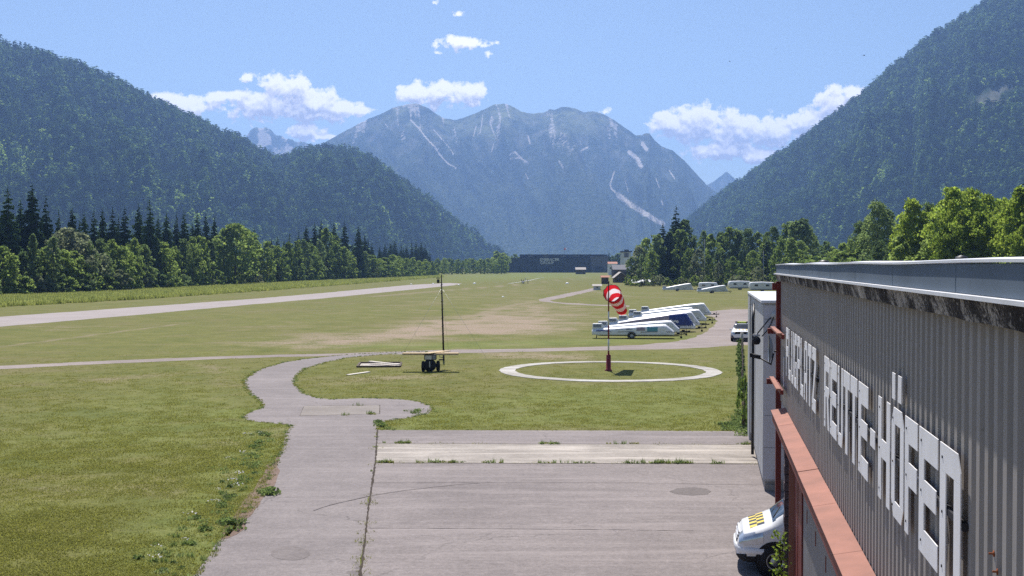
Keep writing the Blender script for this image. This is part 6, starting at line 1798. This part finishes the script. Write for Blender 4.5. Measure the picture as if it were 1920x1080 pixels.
# ================================================================== FIELD EQUIPMENT
def windsock():
    c = Vector((RING_C.x - 0.08, RING_C.y, 0))
    t = empty('windsock', 'red and white striped windsock on a banded pole in the middle of the white ring', 'windsock', c)
    MB().lathe([(0.26, -0.02), (0.26, 0.05), (0.17, 0.10), (0.155, 1.05), (0.10, 1.12), (0.0, 1.12)], (0, 0, 0), 'z', 16).build('pole_base', M['polered'], t)
    z = 1.10
    for z0, z1, m, r in ((1.10, 1.36, 'polered', 0.062), (1.36, 2.16, 'polewhite', 0.055), (2.16, 3.10, 'polered', 0.052), (3.10, 4.05, 'polewhite', 0.048), (4.05, 5.00, 'polered', 0.045), (5.00, 6.02, 'mast', 0.040)):
        MB().tube([(0, 0, z0), (0, 0, z1 - 0.004)], r, 12).build('pole_section', M[m], t)
    # the sock: mouth towards the camera, hanging back and down; five stripes and a wire hoop
    p0 = Vector((0.22, -0.10, 5.28)); ax = Vector((0.27, 0.93, -0.32)).normalized()
    L = 3.5; n = 20
    u = ax.cross(Vector((0, 0, 1))).normalized(); v = u.cross(ax)
    def ringpts(q):
        sag = -0.22 * q * q
        c = p0 + ax * (L * q) + Vector((0.06 * q, 0, sag))
        r = 0.60 * (1 - 0.40 * q)
        return [c + (u * cos(2 * pi * k / n) * (1 + 0.05 * sin(3 * k + 9 * q)) + v * sin(2 * pi * k / n) * (1 - 0.10 * q)) * r * (1 + 0.03 * sin(k * 2.1 + 14 * q)) for k in range(n)]
    for i in range(5):
        vs = []; fs = []; seg = 5
        for j in range(seg + 1): vs += ringpts((i + j / seg) / 5)
        for j in range(seg):
            for k in range(n): fs.append((j * n + k, j * n + (k + 1) % n, (j + 1) * n + (k + 1) % n, (j + 1) * n + k))
        mb = MB(); mb.add(vs, fs, True); mb.build('sock_stripe', M['red'] if i % 2 == 0 else M['sockwhite'], t)
    hp = ringpts(0.0); hp.append(hp[0])
    MB().tube(hp, 0.022, 6, False).build('hoop', M['polered'], t)
    MB().tube([(0, 0, 6.0), (0, 0, 6.08)], 0.06, 10).build('pole_cap', M['mast'], t)
    m = MB(); m.tube([(0, 0, 5.92), tuple(hp[5])], 0.014, 6); m.tube([(0, 0, 4.75), tuple(hp[15])], 0.014, 6); m.build('sock_stay', M['mast'], t)
windsock()
def wind_mast():
    g = G(829, 676); b = Vector((P(832, 660, g.y).x, g.y, 0)); dd = g.y
    top = P(827.5, 516, dd)
    t = empty('weather_mast', 'thin dark mast with a wind gauge near its top, standing behind the landing cross', 'mast', b)
    lean = top.x - b.x
    MB().tube([(0, 0, 0), (lean * 0.5, 0, top.z * 0.5), (lean, 0, top.z)], [0.07, 0.06, 0.04], 10).build('pole', M['mast'], t)
    m = MB(); 
    for k in range(9):
        z = 0.7 + k * 0.62; m.tube([(lean * z / top.z - 0.085, 0, z), (lean * z / top.z + 0.085, 0, z + 0.10)], 0.025, 6)
    m.build('pole_clamps', M['darkmetal'], t)
    za = P(827, 527, dd).z
    m = MB(); m.tube([(lean, 0, za - 0.1), (lean - 0.22, 0, za - 0.08)], 0.025, 6); m.lathe([(0, -0.16), (0.09, -0.14), (0.11, 0), (0.09, 0.12), (0, 0.14)], (lean - 0.24, 0, za), 'z', 12); m.box((lean - 0.24, 0, za + 0.22), (0.26, 0.05, 0.06))
    m.build('wind_gauge', M['darkmetal'], t)
    m = MB(); m.tube([(lean, 0, top.z - 0.05), (lean + 0.03, 0, top.z + 0.35)], 0.014, 6); m.build('aerial', M['darkmetal'], t)
    m = MB()
    for dx, dy in ((-3.3, -1.2), (3.4, -1.0), (0.2, 3.6)):
        m.tube([(lean * 0.85, 0, top.z * 0.85), (dx, dy, 0.02)], 0.007, 5)
    m.build('guy_wire', M['steel'], t)
    m = MB(); m.tube([(0, -0.02, 0.35), (-0.02, -0.25, 0.10), (-0.35, -0.32, 0.08)], 0.05, 8); m.build('foot_bend', M['mast'], t)
wind_mast()
def landing_cross():
    g = G(806, 697.5)
    t = empty('landing_cross', 'wooden landing cross of two pale planks on a black wheeled stand in the grass', 'landing sign', (g.x, g.y + 0.25, 0))
    MB().box((0.02, 0.05, 0.99), (0.80, 0.62, 0.36)).build('stand_box', M['darkmetal'], t, bevel=0.02)
    MB().box((-0.10, -0.268, 0.98), (0.44, 0.02, 0.27)).build('front_panel', M['offwhite'], t)
    MB().box((0.28, -0.268, 0.98), (0.22, 0.02, 0.27)).build('side_panel', M['greydecal'], t)
    MB().lathe([(0.05, -0.30), (0.40, -0.27), (0.43, -0.10), (0.43, 0.10), (0.40, 0.27), (0.05, 0.30)], (-0.02, 0.02, 0.43), 'y', 22).build('drum', M['black'], t)
    for x, y in ((-0.46, 0.02), (0.52, 0.28)):
        w_ = MB().lathe([(0.12, -0.13), (0.31, -0.11), (0.36, -0.05), (0.36, 0.05), (0.31, 0.11), (0.12, 0.13)], (0, 0, 0), 'x', 20).build('tyre', M['black'], t, (x, y, 0.36))
        MB().lathe([(0.0, -0.10), (0.14, -0.09), (0.14, 0.09), (0.0, 0.10)], (0, 0, 0), 'x', 14).build('hub', M['darkmetal'], w_)
    MB().box((-0.01, -0.29, 0.52), (0.07, 0.04, 0.40)).build('latch_bar', M['steel'], t)
    for k in range(3):
        MB().box((0.02, 0.10 + k * 0.215, 1.225 + 0.006 * (k % 2)), (3.82 - 0.05 * k, 0.205, 0.04)).build('cross_plank', M['plank'], t)
    MB().box((0.02, -0.03, 1.175), (3.80, 0.04, 0.12)).build('edge_board', M['plank'], t)
    for k in range(3):
        o = MB().box((0, 0.95, 0), (0.20, 2.7, 0.04)).build('stem_plank', M['plank'], t, (-0.36 + k * 0.22, -0.25, 1.27))
        o.rotation_euler = (0, 0, R(-30))
    MB().tube([(0.62, 0.4, 1.16), (0.62, 0.4, 0.95), (0.95, 0.4, 0.90)], 0.02, 6).build('hanger', M['darkmetal'], t)
landing_cross()
def pit():
    g = G(712, 685)
    t = empty('winch_pit', 'shallow pit in the turf framed by dark timber with a pale board across it', 'pit', (g.x, g.y, 0), R(4))
    w, d = 3.0, 3.2
    m = MB(); m.box((0, d / 2, 0.05), (w, 0.16, 0.14)); m.box((0, -d / 2, 0.05), (w, 0.16, 0.14)); m.build('timber_frame', M['oldwood'], t)
    m = MB(); m.box((-w / 2, 0, 0.045), (0.14, d - 0.2, 0.12)); m.box((w / 2, 0, 0.045), (0.14, d - 0.2, 0.12)); m.build('side_timber', M['oldwood'], t)
    m = MB(); m.box((0, 0, 0.012), (w - 0.2, d - 0.2, 0.02)); m.build('pit_cover', M['roofpale'], t)
    o = MB().box((0, 0, 0), (2.7, 0.32, 0.06)).build('pale_board', M['whitewood'], t, (0.30, 0.05, 0.17)); o.rotation_euler = (0, R(2), R(-38))
    g = G(672, 701)
    b = MB().box((0, 0, 0.03), (2.35, 0.30, 0.05)).build('white_board', M['whitewood'], None, (g.x, g.y, 0)); b.rotation_euler = (0, 0, R(62))
    tag(b, 'loose white board lying in the grass just in front of the timber framed pit', 'board')
pit()
def fence():
    a, b = hang(50.5, 1.55), hang(98, 2.9)
    t = empty('wire_fence', 'low wire fence with weathered posts running away beside the annex', 'fence', (a.x, a.y, 0))
    d = b - a; n = 13
    for i in range(n):
        q = d * (i / (n - 1))
        MB().tube([(q.x, q.y, 0), (q.x + rng.uniform(-.04, .04), q.y, 1.15 if i < n - 1 else 1.45)], 0.055 if i < n - 1 else 0.12, 8).build('post', M['oldwood'] if i < n - 1 else M['concrete_small'], t)
    for z in (0.35, 0.72, 1.05):
        MB().tube([(0, 0, z), (d.x / 2, d.y / 2, z - 0.02), (d.x, d.y, z)], 0.010, 5).build('wire', M['mast'], t)
    m = MB()
    for i in range(60):
        q = d * (i / 60); m.tube([(q.x, q.y, 0.05), (q.x, q.y, 1.05)], 0.006, 4, False)
    m.build('mesh_wires', M['mast'], t)
    q = P(1399, 660, 92)
    # climbing plants along the fence and the shrub against the annex
    for i, (s, L, h, lab) in enumerate([(50.6, 1.62, 2.3, 'tall leafy shrub against the foot of the annex where the wire fence ends'), (54.5, 1.72, 1.7, 'leafy shrub on the fence just beyond the one at the annex foot'), (59.0, 1.80, 1.4, 'smaller shrub further along the wire fence')]):
        p = hang(s, L); tree('bush', [0, 2, 2][i], (p.x, p.y), h, lab, 'shrubs along the wire fence', [0.24, 0.26, 0.28][i])
    for s in np.arange(63, 97, 2.3):
        p = hang(s, 1.75 + (s - 60) * 0.025); tree('bush', 2, (p.x, p.y), rng.uniform(0.7, 1.1), 'low creeper growing over the wire fence', 'shrubs along the wire fence', 0.42)
fence()
def sapling():
    p = hang(25.3, 1.60)
    t = empty('sapling', 'small bright green sapling growing beside the red door column in front of the van wheel', 'plant', (p.x, p.y, 0))
    m = MB()
    pts = [(0, 0, 0), (0.02, 0.01, 0.4), (-0.02, 0, 0.8), (0.0, 0, 1.22)]
    m.tube(pts, [0.014, 0.011, 0.008, 0.003], 6)
    for k in range(9):
        z = 0.25 + k * 0.105; a = k * 2.2; m.tube([(0, 0, z), (cos(a) * 0.16, sin(a) * 0.16, z + 0.12)], [0.006, 0.003], 4)
    m.build('stem', M['bark'], t)
    rg = np.random.default_rng(3); C = []; 
    for k in range(11):
        z = 0.22 + k * 0.098; a = k * 2.2
        c = np.array([cos(a) * 0.11, sin(a) * 0.11, z + 0.06]); C.append(c + rg.normal(size=(14, 3)) * 0.06)
    C = np.concatenate(C); N = rg.normal(size=C.shape); N /= np.linalg.norm(N, axis=1, keepdims=True)
    V, F = leaf_quads(C, N, np.full(len(C), 0.10), rg, 0.55)
    mesh_obj('leaves', np_mesh('leaves', V, F, M['brightleaf']), t)
sapling()

name_by_place('low creeper growing over the wire fence', 'low creeper on the wire fence', [(1384, 'the gravel lot'), (1404, 'the annex foot')])

# ================================================================== FAR BUILDINGS
def hall():
    d = 1150.0; x0, x1 = P(949, 500, d).x, P(1108, 500, d).x; x2 = P(1141, 500, d).x
    zt = P(960, 483.8, d).z; zt2 = P(1000, 477.3, d + 30).z; zg = P(1120, 480.5, d).z
    t = empty('dark_hall', 'long dark blue hall across the end of the airfield with pale lettering on its front', 'hall', (x0, d, 0))
    W = x1 - x0
    pw = W / 12
    for k in range(12): MB().box2((k * pw + 0.12, 0, 0), ((k + 1) * pw - 0.12, 0.5, zt)).build('wall_panel', M['hall'], t)
    MB().box2((0, 0.4, 0), (W, 60, zt - 0.3)).build('main_body', M['hall'], t)
    xa = P(975, 480, d).x - x0
    MB().box2((xa, 12, zt - 0.3), (x2 - x0, 58, zt2)).build('upper_storey', M['hall'], t)
    MB().box2((W + 0.03, -1.0, 0), (x2 - x0, 58, zg)).build('grey_wing', M['hallgrey'], t)
    m = MB()
    for a, b in ((990, 1000), (1018, 1028), (1052, 1062), (1075, 1088)):
        q0, q1 = P(a, 480, d).x - x0, P(b, 480, d).x - x0; m.box2((q0, 11.2, zt2 - 2.1), (q1, 11.9, zt2 - 1.5))
    m.build('roof_light_strip', M['roofpale'], t)
    m = MB(); m.box2((W + 4.5, -1.25, 2.0), (W + 12.5, -1.03, 6.5)); m.box2((W + 6, -1.3, 0.0), (W + 9, -1.03, 4.2)); m.build('gate', M['hall'], t)
    sz = 6.4
    for body, px, py in (('EMBRACER\u207a', 1012, 489.2), ('GROUP', 1013, 495.2)):
        tm = text_mesh('lettering', body.replace('\u207a', '+') if False else body.rstrip('\u207a'), 4.05, 0.12, M['wallwhite'], 0.05)
        o = mesh_obj('lettering', tm, t); o.rotation_euler = (R(90), 0, 0); q = P(px, py, d - 0.15); o.location = (q.x - x0, -0.15, q.z)
    q = P(1043.6, 486.3, d - 0.15)
    m = MB(); m.box((q.x - x0 + 0.6, -0.15, q.z), (1.3, 0.12, 0.4)); m.box((q.x - x0 + 0.6, -0.16, q.z), (0.4, 0.12, 1.3)); m.build('plus_mark', M['wallwhite'], t)
    MB().box2((-3.2, -0.3, 0), (-0.05, 30, 1.6)).build('low_wall', M['hallgrey'], t)
    # little windsock on the roof
    q = P(1058, 477, d + 20); s = empty('roof_windsock', 'small orange and white windsock on the roof of the dark hall', 'windsock', (q.x, q.y, zt2))
    MB().tube([(0, 0, -0.05), (0, 0, 6.2)], 0.13, 6).build('pole', M['steel'], s)
    MB().tube([(0.1, 0, 5.9), (1.0, 0, 5.5)], [1.25, 1.1], 8).build('red_band', M['red'], s); MB().tube([(1.0, 0, 5.5), (1.9, 0, 5.0)], [1.1, 0.9], 8).build('white_band', M['sockwhite'], s)
hall()
def gable_house(name, px0, px1, py_base, py_eave, py_ridge, depth, wall, roof, label, cat='house', deep=8.0, axis='x', windows=2, group=None):
    a, b = P(px0, py_base, depth), P(px1, py_base, depth)
    W = b.x - a.x; ze = P(px0, py_eave, depth).z; zr = P(px0, py_ridge, depth).z
    ze = max(ze, 1.2); zr = max(zr, ze + 0.5)
    t = empty(name, label, cat, (a.x, depth, 0), 0, group)
    if axis == 'x':
        MB().box2((0, 0, 0), (W, deep, ze)).build('wall', wall, t)
        m = MB(); o = 0.45
        m.add([(-o, -o, ze + 0.003), (W + o, -o, ze + 0.003), (W + o, deep / 2, zr), (-o, deep / 2, zr), (-o, deep + o, ze + 0.003), (W + o, deep + o, ze + 0.003)], [(0, 1, 2, 3), (3, 2, 5, 4), (0, 3, 4), (1, 5, 2), (0, 4, 5, 1)])
        m.build('roof', roof, t)
    else:
        m = MB(); m.add([(0, 0, 0), (W, 0, 0), (W, 0, ze), (W / 2, 0, zr - 0.2), (0, 0, ze), (0, deep, 0), (W, deep, 0), (W, deep, ze), (W / 2, deep, zr - 0.2), (0, deep, ze)], [(0, 1, 2, 3, 4), (9, 8, 7, 6, 5), (0, 4, 9, 5), (1, 6, 7, 2), (2, 7, 8, 3), (3, 8, 9, 4), (0, 5, 6, 1)]); m.build('wall', wall, t)
        m = MB(); o = 0.5
        for s0, s1 in (((-o, ze - 0.35), (W / 2, zr)), ((W / 2, zr), (W + o, ze - 0.35))):
            m.add([(s0[0], -o, s0[1]), (s1[0], -o, s1[1]), (s1[0], deep + o, s1[1]), (s0[0], deep + o, s0[1]), (s0[0], -o, s0[1] + 0.25), (s1[0], -o, s1[1] + 0.25), (s1[0], deep + o, s1[1] + 0.25), (s0[0], deep + o, s0[1] + 0.25)], [(0, 1, 2, 3), (4, 7, 6, 5), (0, 4, 5, 1), (2, 6, 7, 3), (1, 5, 6, 2), (0, 3, 7, 4)])
        m.build('roof', roof, t)
    for k in range(windows):
        x = W * (k + 0.5) / windows
        w = MB().box((x, -0.03, ze * 0.62), (min(1.3, W * 0.18), 0.05, min(1.4, ze * 0.3))).build('window', M['glass'], t)
    return t
def far_buildings():
    gable_house('field_barn', 1080, 1098, 514.2, 505.5, 501.2, 940, M['oldwood'], M['roofpale'], 'small dark wooden barn with a pale roof in front of the dark hall', 'barn', 7, 'x', 1)
    # tower with dark overhanging top
    d = 820.0; a, b = P(1165, 510, d), P(1183, 510, d); W = b.x - a.x; zt = P(1170, 473, d).z; zc = P(1170, 481, d).z
    t = empty('airfield_tower', 'pale square tower with a dark flat roof and a dark window under it', 'tower', (a.x, d, 0))
    MB().box2((0, 0, 0), (W, 6, zt)).build('shaft', M['offwhite'], t)
    MB().box2((W * 0.22, -0.15, P(1170, 497, d).z), (W + 0.15, 0.0, P(1170, 483, d).z)).build('white_panel', M['wallwhite'], t)
    MB().box2((W * 0.30, -0.2, P(1170, 482.5, d).z), (W * 0.75, -0.02, P(1170, 474.5, d).z)).build('window', M['glass'], t)
    MB().box2((-0.6, -0.7, zt), (W + 0.7, 6.6, zt + 0.9)).build('flat_roof', M['roofdark'], t)
    MB().box2((W * 0.35, 2, zt + 0.9), (W * 0.8, 4, zt + 2.0)).build('roof_box', M['hallgrey'], t)
    gable_house('house', 1141, 1157, 506, 494.5, 490.8, 860, M['wallwhite'], M['roofred'], 'far house with an orange red roof left of the square tower', 'house', 9, 'x', 2)
    gable_house('house', 1150, 1178, 517, 505.5, 496.5, 640, M['oldwood'], M['roofgrey'], 'dark house with a wide grey roof below the square tower', 'house', 12, 'x', 3)
    gable_house('house', 1153, 1176, 530, 520.5, 511.0, 470, M['oldwood'], M['roofpale'], 'brown wooden house with a sloping pale roof edge beside the trees', 'house', 10, 'y', 2)
    gable_house('info_hut', 1128.5, 1141, 532.5, 520.0, 516.6, 436, M['oldwood'], M['roofred'], 'small dark hut with a pinkish red roof right behind the windsock', 'hut', 2.6, 'x', 2)
    gable_house('container', 1113.5, 1126, 544.0, 536.6, 535.4, 330, M['offwhite'], M['roofpale'], 'small pale container standing where the dirt track ends left of the windsock', 'container', 2.4, 'x', 1)
    # white canopy beside the trees
    d = 400.0; a, b = P(1178, 540, d), P(1226, 540, d); W = b.x - a.x; z1 = P(1200, 525.2, d).z; z0 = P(1200, 530.6, d).z
    t = empty('canopy', 'white roofed open shelter beside the right trees', 'shelter', (a.x, d, 0))
    m = MB(); m.add([(0, 0, z0), (W, 0, z0 + 0.3), (W, 0, z0 + 0.45), (0, 0, z0 + 0.15), (W * 0.12, 4.5, z1), (W * 0.98, 4.5, z1), (W * 0.98, 4.5, z1 + 0.15), (W * 0.12, 4.5, z1 + 0.15)], [(0, 1, 2, 3), (4, 7, 6, 5), (3, 2, 6, 7), (0, 4, 5, 1), (0, 3, 7, 4), (1, 5, 6, 2)]); m.build('roof', M['white'], t)
    for x, y, zz in ((0.3, 0.2, z0), (W - 0.3, 0.2, z0 + 0.3), (W * 0.5, 0.2, z0 + 0.15), (W * .2, 4.3, z1), (W * .92, 4.3, z1)): MB().tube([(x, y, 0), (x, y, zz - 0.02)], 0.07, 6).build('post', M['oldwood'], t)
    MB().box2((1.0, 4.0, 0), (W - 0.6, 4.2, z0 - 0.4)).build('back_wall', M['oldwood'], t)
    # distant poles among the right trees
    for px, y0, y1, d, lab in ((1321, 448, 535, 398, 'thin pale pole in front of the right trees, the left one'), (1347.5, 488, 535, 396, 'thin pale pole in front of the right trees, the middle shorter one'), (1431, 470, 532, 365, 'thin pole beside the pair of slim dark column trees')):
        a, b = P(px, y1, d), P(px, y0, d); t = empty('lamp_pole', lab, 'pole', (a.x, d, 0))
        MB().tube([(0, 0, 0), (0, 0, b.z)], [0.10, 0.06], 8).build('shaft', M['steel'], t); MB().box((0, -0.25, b.z), (0.16, 0.6, 0.08)).build('head', M['steel'], t)
far_buildings()

# parked rows on the lot under the right trees (only their white tops stand clear above the near things)
def caravan(px, py, L, label, group, tall=2.4, rz=3.0):
    g = G(px, py); t = empty('caravan', label, 'caravan', (g.x, g.y, 0), R(rz), group)
    st = [dict(x=0, w=0.95, zt=tall * 0.80), dict(x=0.25, w=1.08, zt=tall * 0.96), dict(x=L * 0.5, w=1.1, zt=tall), dict(x=L - 0.4, w=1.08, zt=tall * 0.95), dict(x=L, w=0.95, zt=tall * 0.7)]
    Rg = rings(st, 16, 16, lambda d: [(0, 0.40), (d['w'], 0.40), (d['w'], 1.2), (d['w'] * 0.96, d['zt'] - 0.15), (d['w'] * 0.8, d['zt'] - 0.02), (0, d['zt'])])
    mesh_obj('body', loft_mesh('body', Rg, M['white']), t)
    for x in (L * 0.25, L * 0.70): MB().box((x, -1.105, tall * 0.64), (0.9, 0.02, 0.5)).build('window', M['glass'], t)
    for s in (1, -1): wheel(t, L * 0.52, s * 0.92, 0.32, 0.18)
    MB().tube([(L - 0.1, 0, 0.45), (L + 1.0, 0, 0.45)], 0.05, 6).build('drawbar', M['darkmetal'], t)
    MB().box2((0.2, -1.12, 0.62), (L - 0.3, -1.102, 0.78)).build('side_stripe', M['greydecal'], t)
    return t
GL = 'white trailers and caravans parked in the far row under the trees'
far_row = [(1310, 545, 5.4, 2.45, -6, 'middle white caravan of the far row, short and tall, turned a little'), (1366, 543.5, 6.6, 2.7, 5, 'white caravan second from the right in the far row'), (1405, 547, 6.8, 2.75, -2, 'rightmost white caravan of the far row, next to the annex roof')]
for px, py, L, hh, rz, lb in far_row: caravan(px, py, L, lb, GL, hh, rz)
trailer(1300, 546.0, 8.6, 'long white trailer at the left end of the far row under the trees', 3.0, 1, 2.25, GL)
trailer(1364, 549.5, 8.0, 'long white trailer in the middle of the far row, in front of the caravans', -4.0, 4, 2.1, GL)

# ================================================================== GLIDER, PEOPLE, MARKERS, BIRDS
def glider():
    d = G(983, 532).y
    t = empty('glider', 'white glider on the grass far out in the field with one wing tip down', 'glider', (P(981, 531, d).x, d, 0), R(0))
    c = Vector((0, 0, 0.85))
    roll = math.atan2(2.9, 17.0)
    ux = Vector((cos(roll), 0, sin(roll))); uz = Vector((-sin(roll), 0, cos(roll))); uy = Vector((0.25, 0.968, 0))
    vs = []; fs = []
    prof = [(-0.5, 0.0), (-0.30, 0.55), (0.0, 0.8), (0.35, 0.45), (0.62, 0.0), (0.0, -0.25)]
    st = [(-8.6, 0.35, 0.25), (-5, 0.7, 0.05), (-0.4, 1.0, 0), (0.4, 1.0, 0), (5, 0.7, 0.05), (8.4, 0.35, 0.25)]
    for s, ch, dz in st:
        for a, b in prof: vs.append(c + ux * s + uy * (a * ch) + uz * (b * 0.16 * ch + dz))
    n = len(prof)
    for i in range(len(st) - 1):
        for k in range(n): fs.append((i * n + k, i * n + (k + 1) % n, (i + 1) * n + (k + 1) % n, (i + 1) * n + k))
    fs += [tuple(range(n)), tuple(range(6 * n - 1, 5 * n - 1, -1))]
    mb = MB(); mb.add(vs, fs, True); mb.build('wing', M['white'], t)
    q = [c + uy * y + uz * z for y, z in ((-2.2, -0.35), (-1.8, -0.32), (-0.8, -0.25), (0.4, -0.18), (2.0, 0.0), (4.6, 0.22))]
    MB().tube(q, [0.05, 0.26, 0.40, 0.36, 0.16, 0.09], 12).build('fuselage', M['white'], t)
    mb = MB(); mb.tube([c + uy * -1.7 + uz * -0.06, c + uy * -1.1 + uz * 0.08, c + uy * -0.5 + uz * 0.06], [0.05, 0.24, 0.10], 10); mb.build('cockpit_canopy', M['glass'], t)
    mb = MB(); tl = c + uy * 4.5 + uz * 0.25
    mb.box(tl + uz * 0.6, (0.09, 0.75, 1.3), (0, -roll, R(-14.5))); mb.box(tl + uz * 1.22, (2.4, 0.45, 0.06), (0, -roll, R(-14.5))); mb.build('tail', M['white'], t)
    MB().lathe([(0.05, -0.06), (0.2, -0.05), (0.2, 0.05), (0.05, 0.06)], (0.05, -0.4, 0.20), 'x', 14).build('wheel', M['black'], t)
glider()
def person(x, y, rz, label, top, legs, pose=0.0):
    """One continuous skinned body, a little bent forward when pose > 0."""
    t = empty('person', label, 'person', (x, y, 0), rz)
    b = pose
    J = {'pel': (0, 0, .95), 'spine': (0.02 + b * .10, 0, 1.18), 'chest': (0.03 + b * .28, 0, 1.38), 'neck': (0.03 + b * .38, 0, 1.52), 'head': (0.05 + b * .46, 0, 1.63), 'crown': (0.05 + b * .50, 0, 1.74),
         'lsh': (0.02 + b * .28, .19, 1.42), 'lel': (.04 + b * .40, .26, 1.14), 'lwr': (.16 + b * .55, .24, .92), 'lha': (.22 + b * .6, .23, .84), 'rsh': (0.02 + b * .28, -.19, 1.42), 'rel': (.05 + b * .42, -.25, 1.15), 'rwr': (.20 + b * .55, -.20, .98), 'rha': (.27 + b * .6, -.18, .93),
         'lhip': (0, .10, .92), 'lkn': (.04, .12, .50), 'lan': (-.02, .13, .08), 'lto': (.16, .15, .03), 'rhip': (0, -.10, .92), 'rkn': (.07, -.12, .50), 'ran': (.06, -.13, .08), 'rto': (.24, -.15, .03)}
    Rd = {'pel': .15, 'spine': .135, 'chest': .155, 'neck': .058, 'head': .10, 'crown': .075, 'lsh': .065, 'rsh': .065, 'lel': .045, 'rel': .045, 'lwr': .033, 'rwr': .033, 'lha': .036, 'rha': .036, 'lhip': .095, 'rhip': .095, 'lkn': .06, 'rkn': .06, 'lan': .043, 'ran': .043, 'lto': .035, 'rto': .035}
    E = [('pel', 'spine'), ('spine', 'chest'), ('chest', 'neck'), ('neck', 'head'), ('head', 'crown'), ('chest', 'lsh'), ('lsh', 'lel'), ('lel', 'lwr'), ('lwr', 'lha'), ('chest', 'rsh'), ('rsh', 'rel'), ('rel', 'rwr'), ('rwr', 'rha'), ('pel', 'lhip'), ('lhip', 'lkn'), ('lkn', 'lan'), ('lan', 'lto'), ('pel', 'rhip'), ('rhip', 'rkn'), ('rkn', 'ran'), ('ran', 'rto')]
    ks = list(J); me = bpy.data.meshes.new('body'); me.from_pydata([J[k] for k in ks], [(ks.index(a), ks.index(c)) for a, c in E], [])
    o = mesh_obj('body', me, t)
    md = o.modifiers.new('skin', 'SKIN'); md.use_smooth_shade = True
    if not me.skin_vertices: me.attributes  # layer comes with the modifier in background mode below
    bm = bmesh.new(); bm.from_mesh(me); lay = bm.verts.layers.skin.verify(); bm.verts.ensure_lookup_table()
    for i, k in enumerate(ks): bm.verts[i][lay].radius = (Rd[k], Rd[k]); bm.verts[i][lay].use_root = (k == 'pel')
    bm.to_mesh(me); bm.free()
    o.modifiers.new('sub', 'SUBSURF').levels = 1
    dg = bpy.context.evaluated_depsgraph_get(); dg.update()
    m2 = bpy.data.meshes.new_from_object(o.evaluated_get(dg)); o.modifiers.clear(); o.data = m2
    m2.materials.clear(); m2.materials.append(M[top]); m2.materials.append(M[legs]); m2.materials.append(M['skin'])
    for p in m2.polygons:
        c = p.center
        p.material_index = 2 if (c.z > 1.53 or (c.z < 0.96 and abs(c.y) > .165 and c.x > .1)) else (1 if c.z < 0.93 else 0)
        p.use_smooth = True
    h = J['crown']; MB().lathe([(0, .07), (.06, .055), (.098, 0.0), (.103, -.05), (.085, -.09)], (h[0] - .02, 0, h[2]), 'z', 12).build('hair', M['hair'], t)
    return t
gd = G(983, 532).y
person(P(979, 531, gd - 2).x, gd - 2.2, R(200), 'person in dark clothes bending at the middle of the glider', 'darkcloth', 'darkcloth', 0.55)
person(P(982.5, 531, gd - 2).x, gd - 2.6, R(150), 'second person in dark clothes standing upright at the glider nose', 'darkcloth', 'darkcloth', 0.1)
person(P(990, 531, gd - 1).x, gd - 1.5, R(190), 'person in brown and black standing at the right of the glider', 'browncloth', 'darkcloth', 0.15)
def marker(px, py, w, label):
    g = G(px, py); t = empty('field_marker', label, 'runway marker', (g.x, g.y, 0), 0, 'white markers lying on the airfield')
    w = w * g.y / FPX
    MB().lathe([(w * .5, 0), (w * .5, w * .04), (w * .40, w * .22), (w * .15, w * .34), (0, w * .36)], (0, 0, 0), 'z', 20).build('cone_cap', M['white'], t)
    MB().lathe([(w * .56, 0.004), (w * .56, w * .035), (w * .505, w * .035)], (0, 0, 0), 'z', 20).build('rim', M['offwhite'], t)
for px, py, w, lab in ((1063.5, 532, 7, 'white domed marker right of the glider, in front of the dark hall'), (889.5, 532, 6, 'white marker left of the glider near the end of the runway'), (860, 534.5, 4.5, 'small white marker at the near corner of the runway end'), (771, 533, 4, 'small white marker on the far edge of the runway'), (812, 532.5, 5, 'white marker on the runway centre close to its end'), (943, 557, 5, 'low whitish marker in the grass of the middle field')):
    marker(px, py, w, lab)
def bird(px, py, d, rz, label, span=0.36):
    p = P(px, py, d); t = empty('bird', label, 'bird', p, rz)
    s = span
    MB().tube([(-.30 * s, 0, 0), (-.18 * s, 0, .01 * s), (0.05 * s, 0, 0), (.30 * s, 0, -.01 * s), (.45 * s, 0, 0)], [.01 * s, .055 * s, .075 * s, .04 * s, .012 * s], 8).build('body', M['black'], t)
    for q in (1, -1):
        m = MB(); m.add([(-.10 * s, 0, .02 * s), (.10 * s, 0, .02 * s), (-.02 * s, q * .28 * s, .16 * s), (-.14 * s, q * .26 * s, .15 * s), (.10 * s, q * .52 * s, .12 * s), (.06 * s, q * .54 * s, .115 * s)], [(0, 1, 2, 3), (3, 2, 4, 5)])
        m.build('wing', M['black'], t)
bird(1620, 104, 95, R(30), 'dark bird high at the right against the blue sky, the largest of three')
bird(1455, 91, 130, R(80), 'tiny dark bird in the sky between the other two')
bird(1368, 115, 140, R(-20), 'tiny dark bird furthest left in the sky')
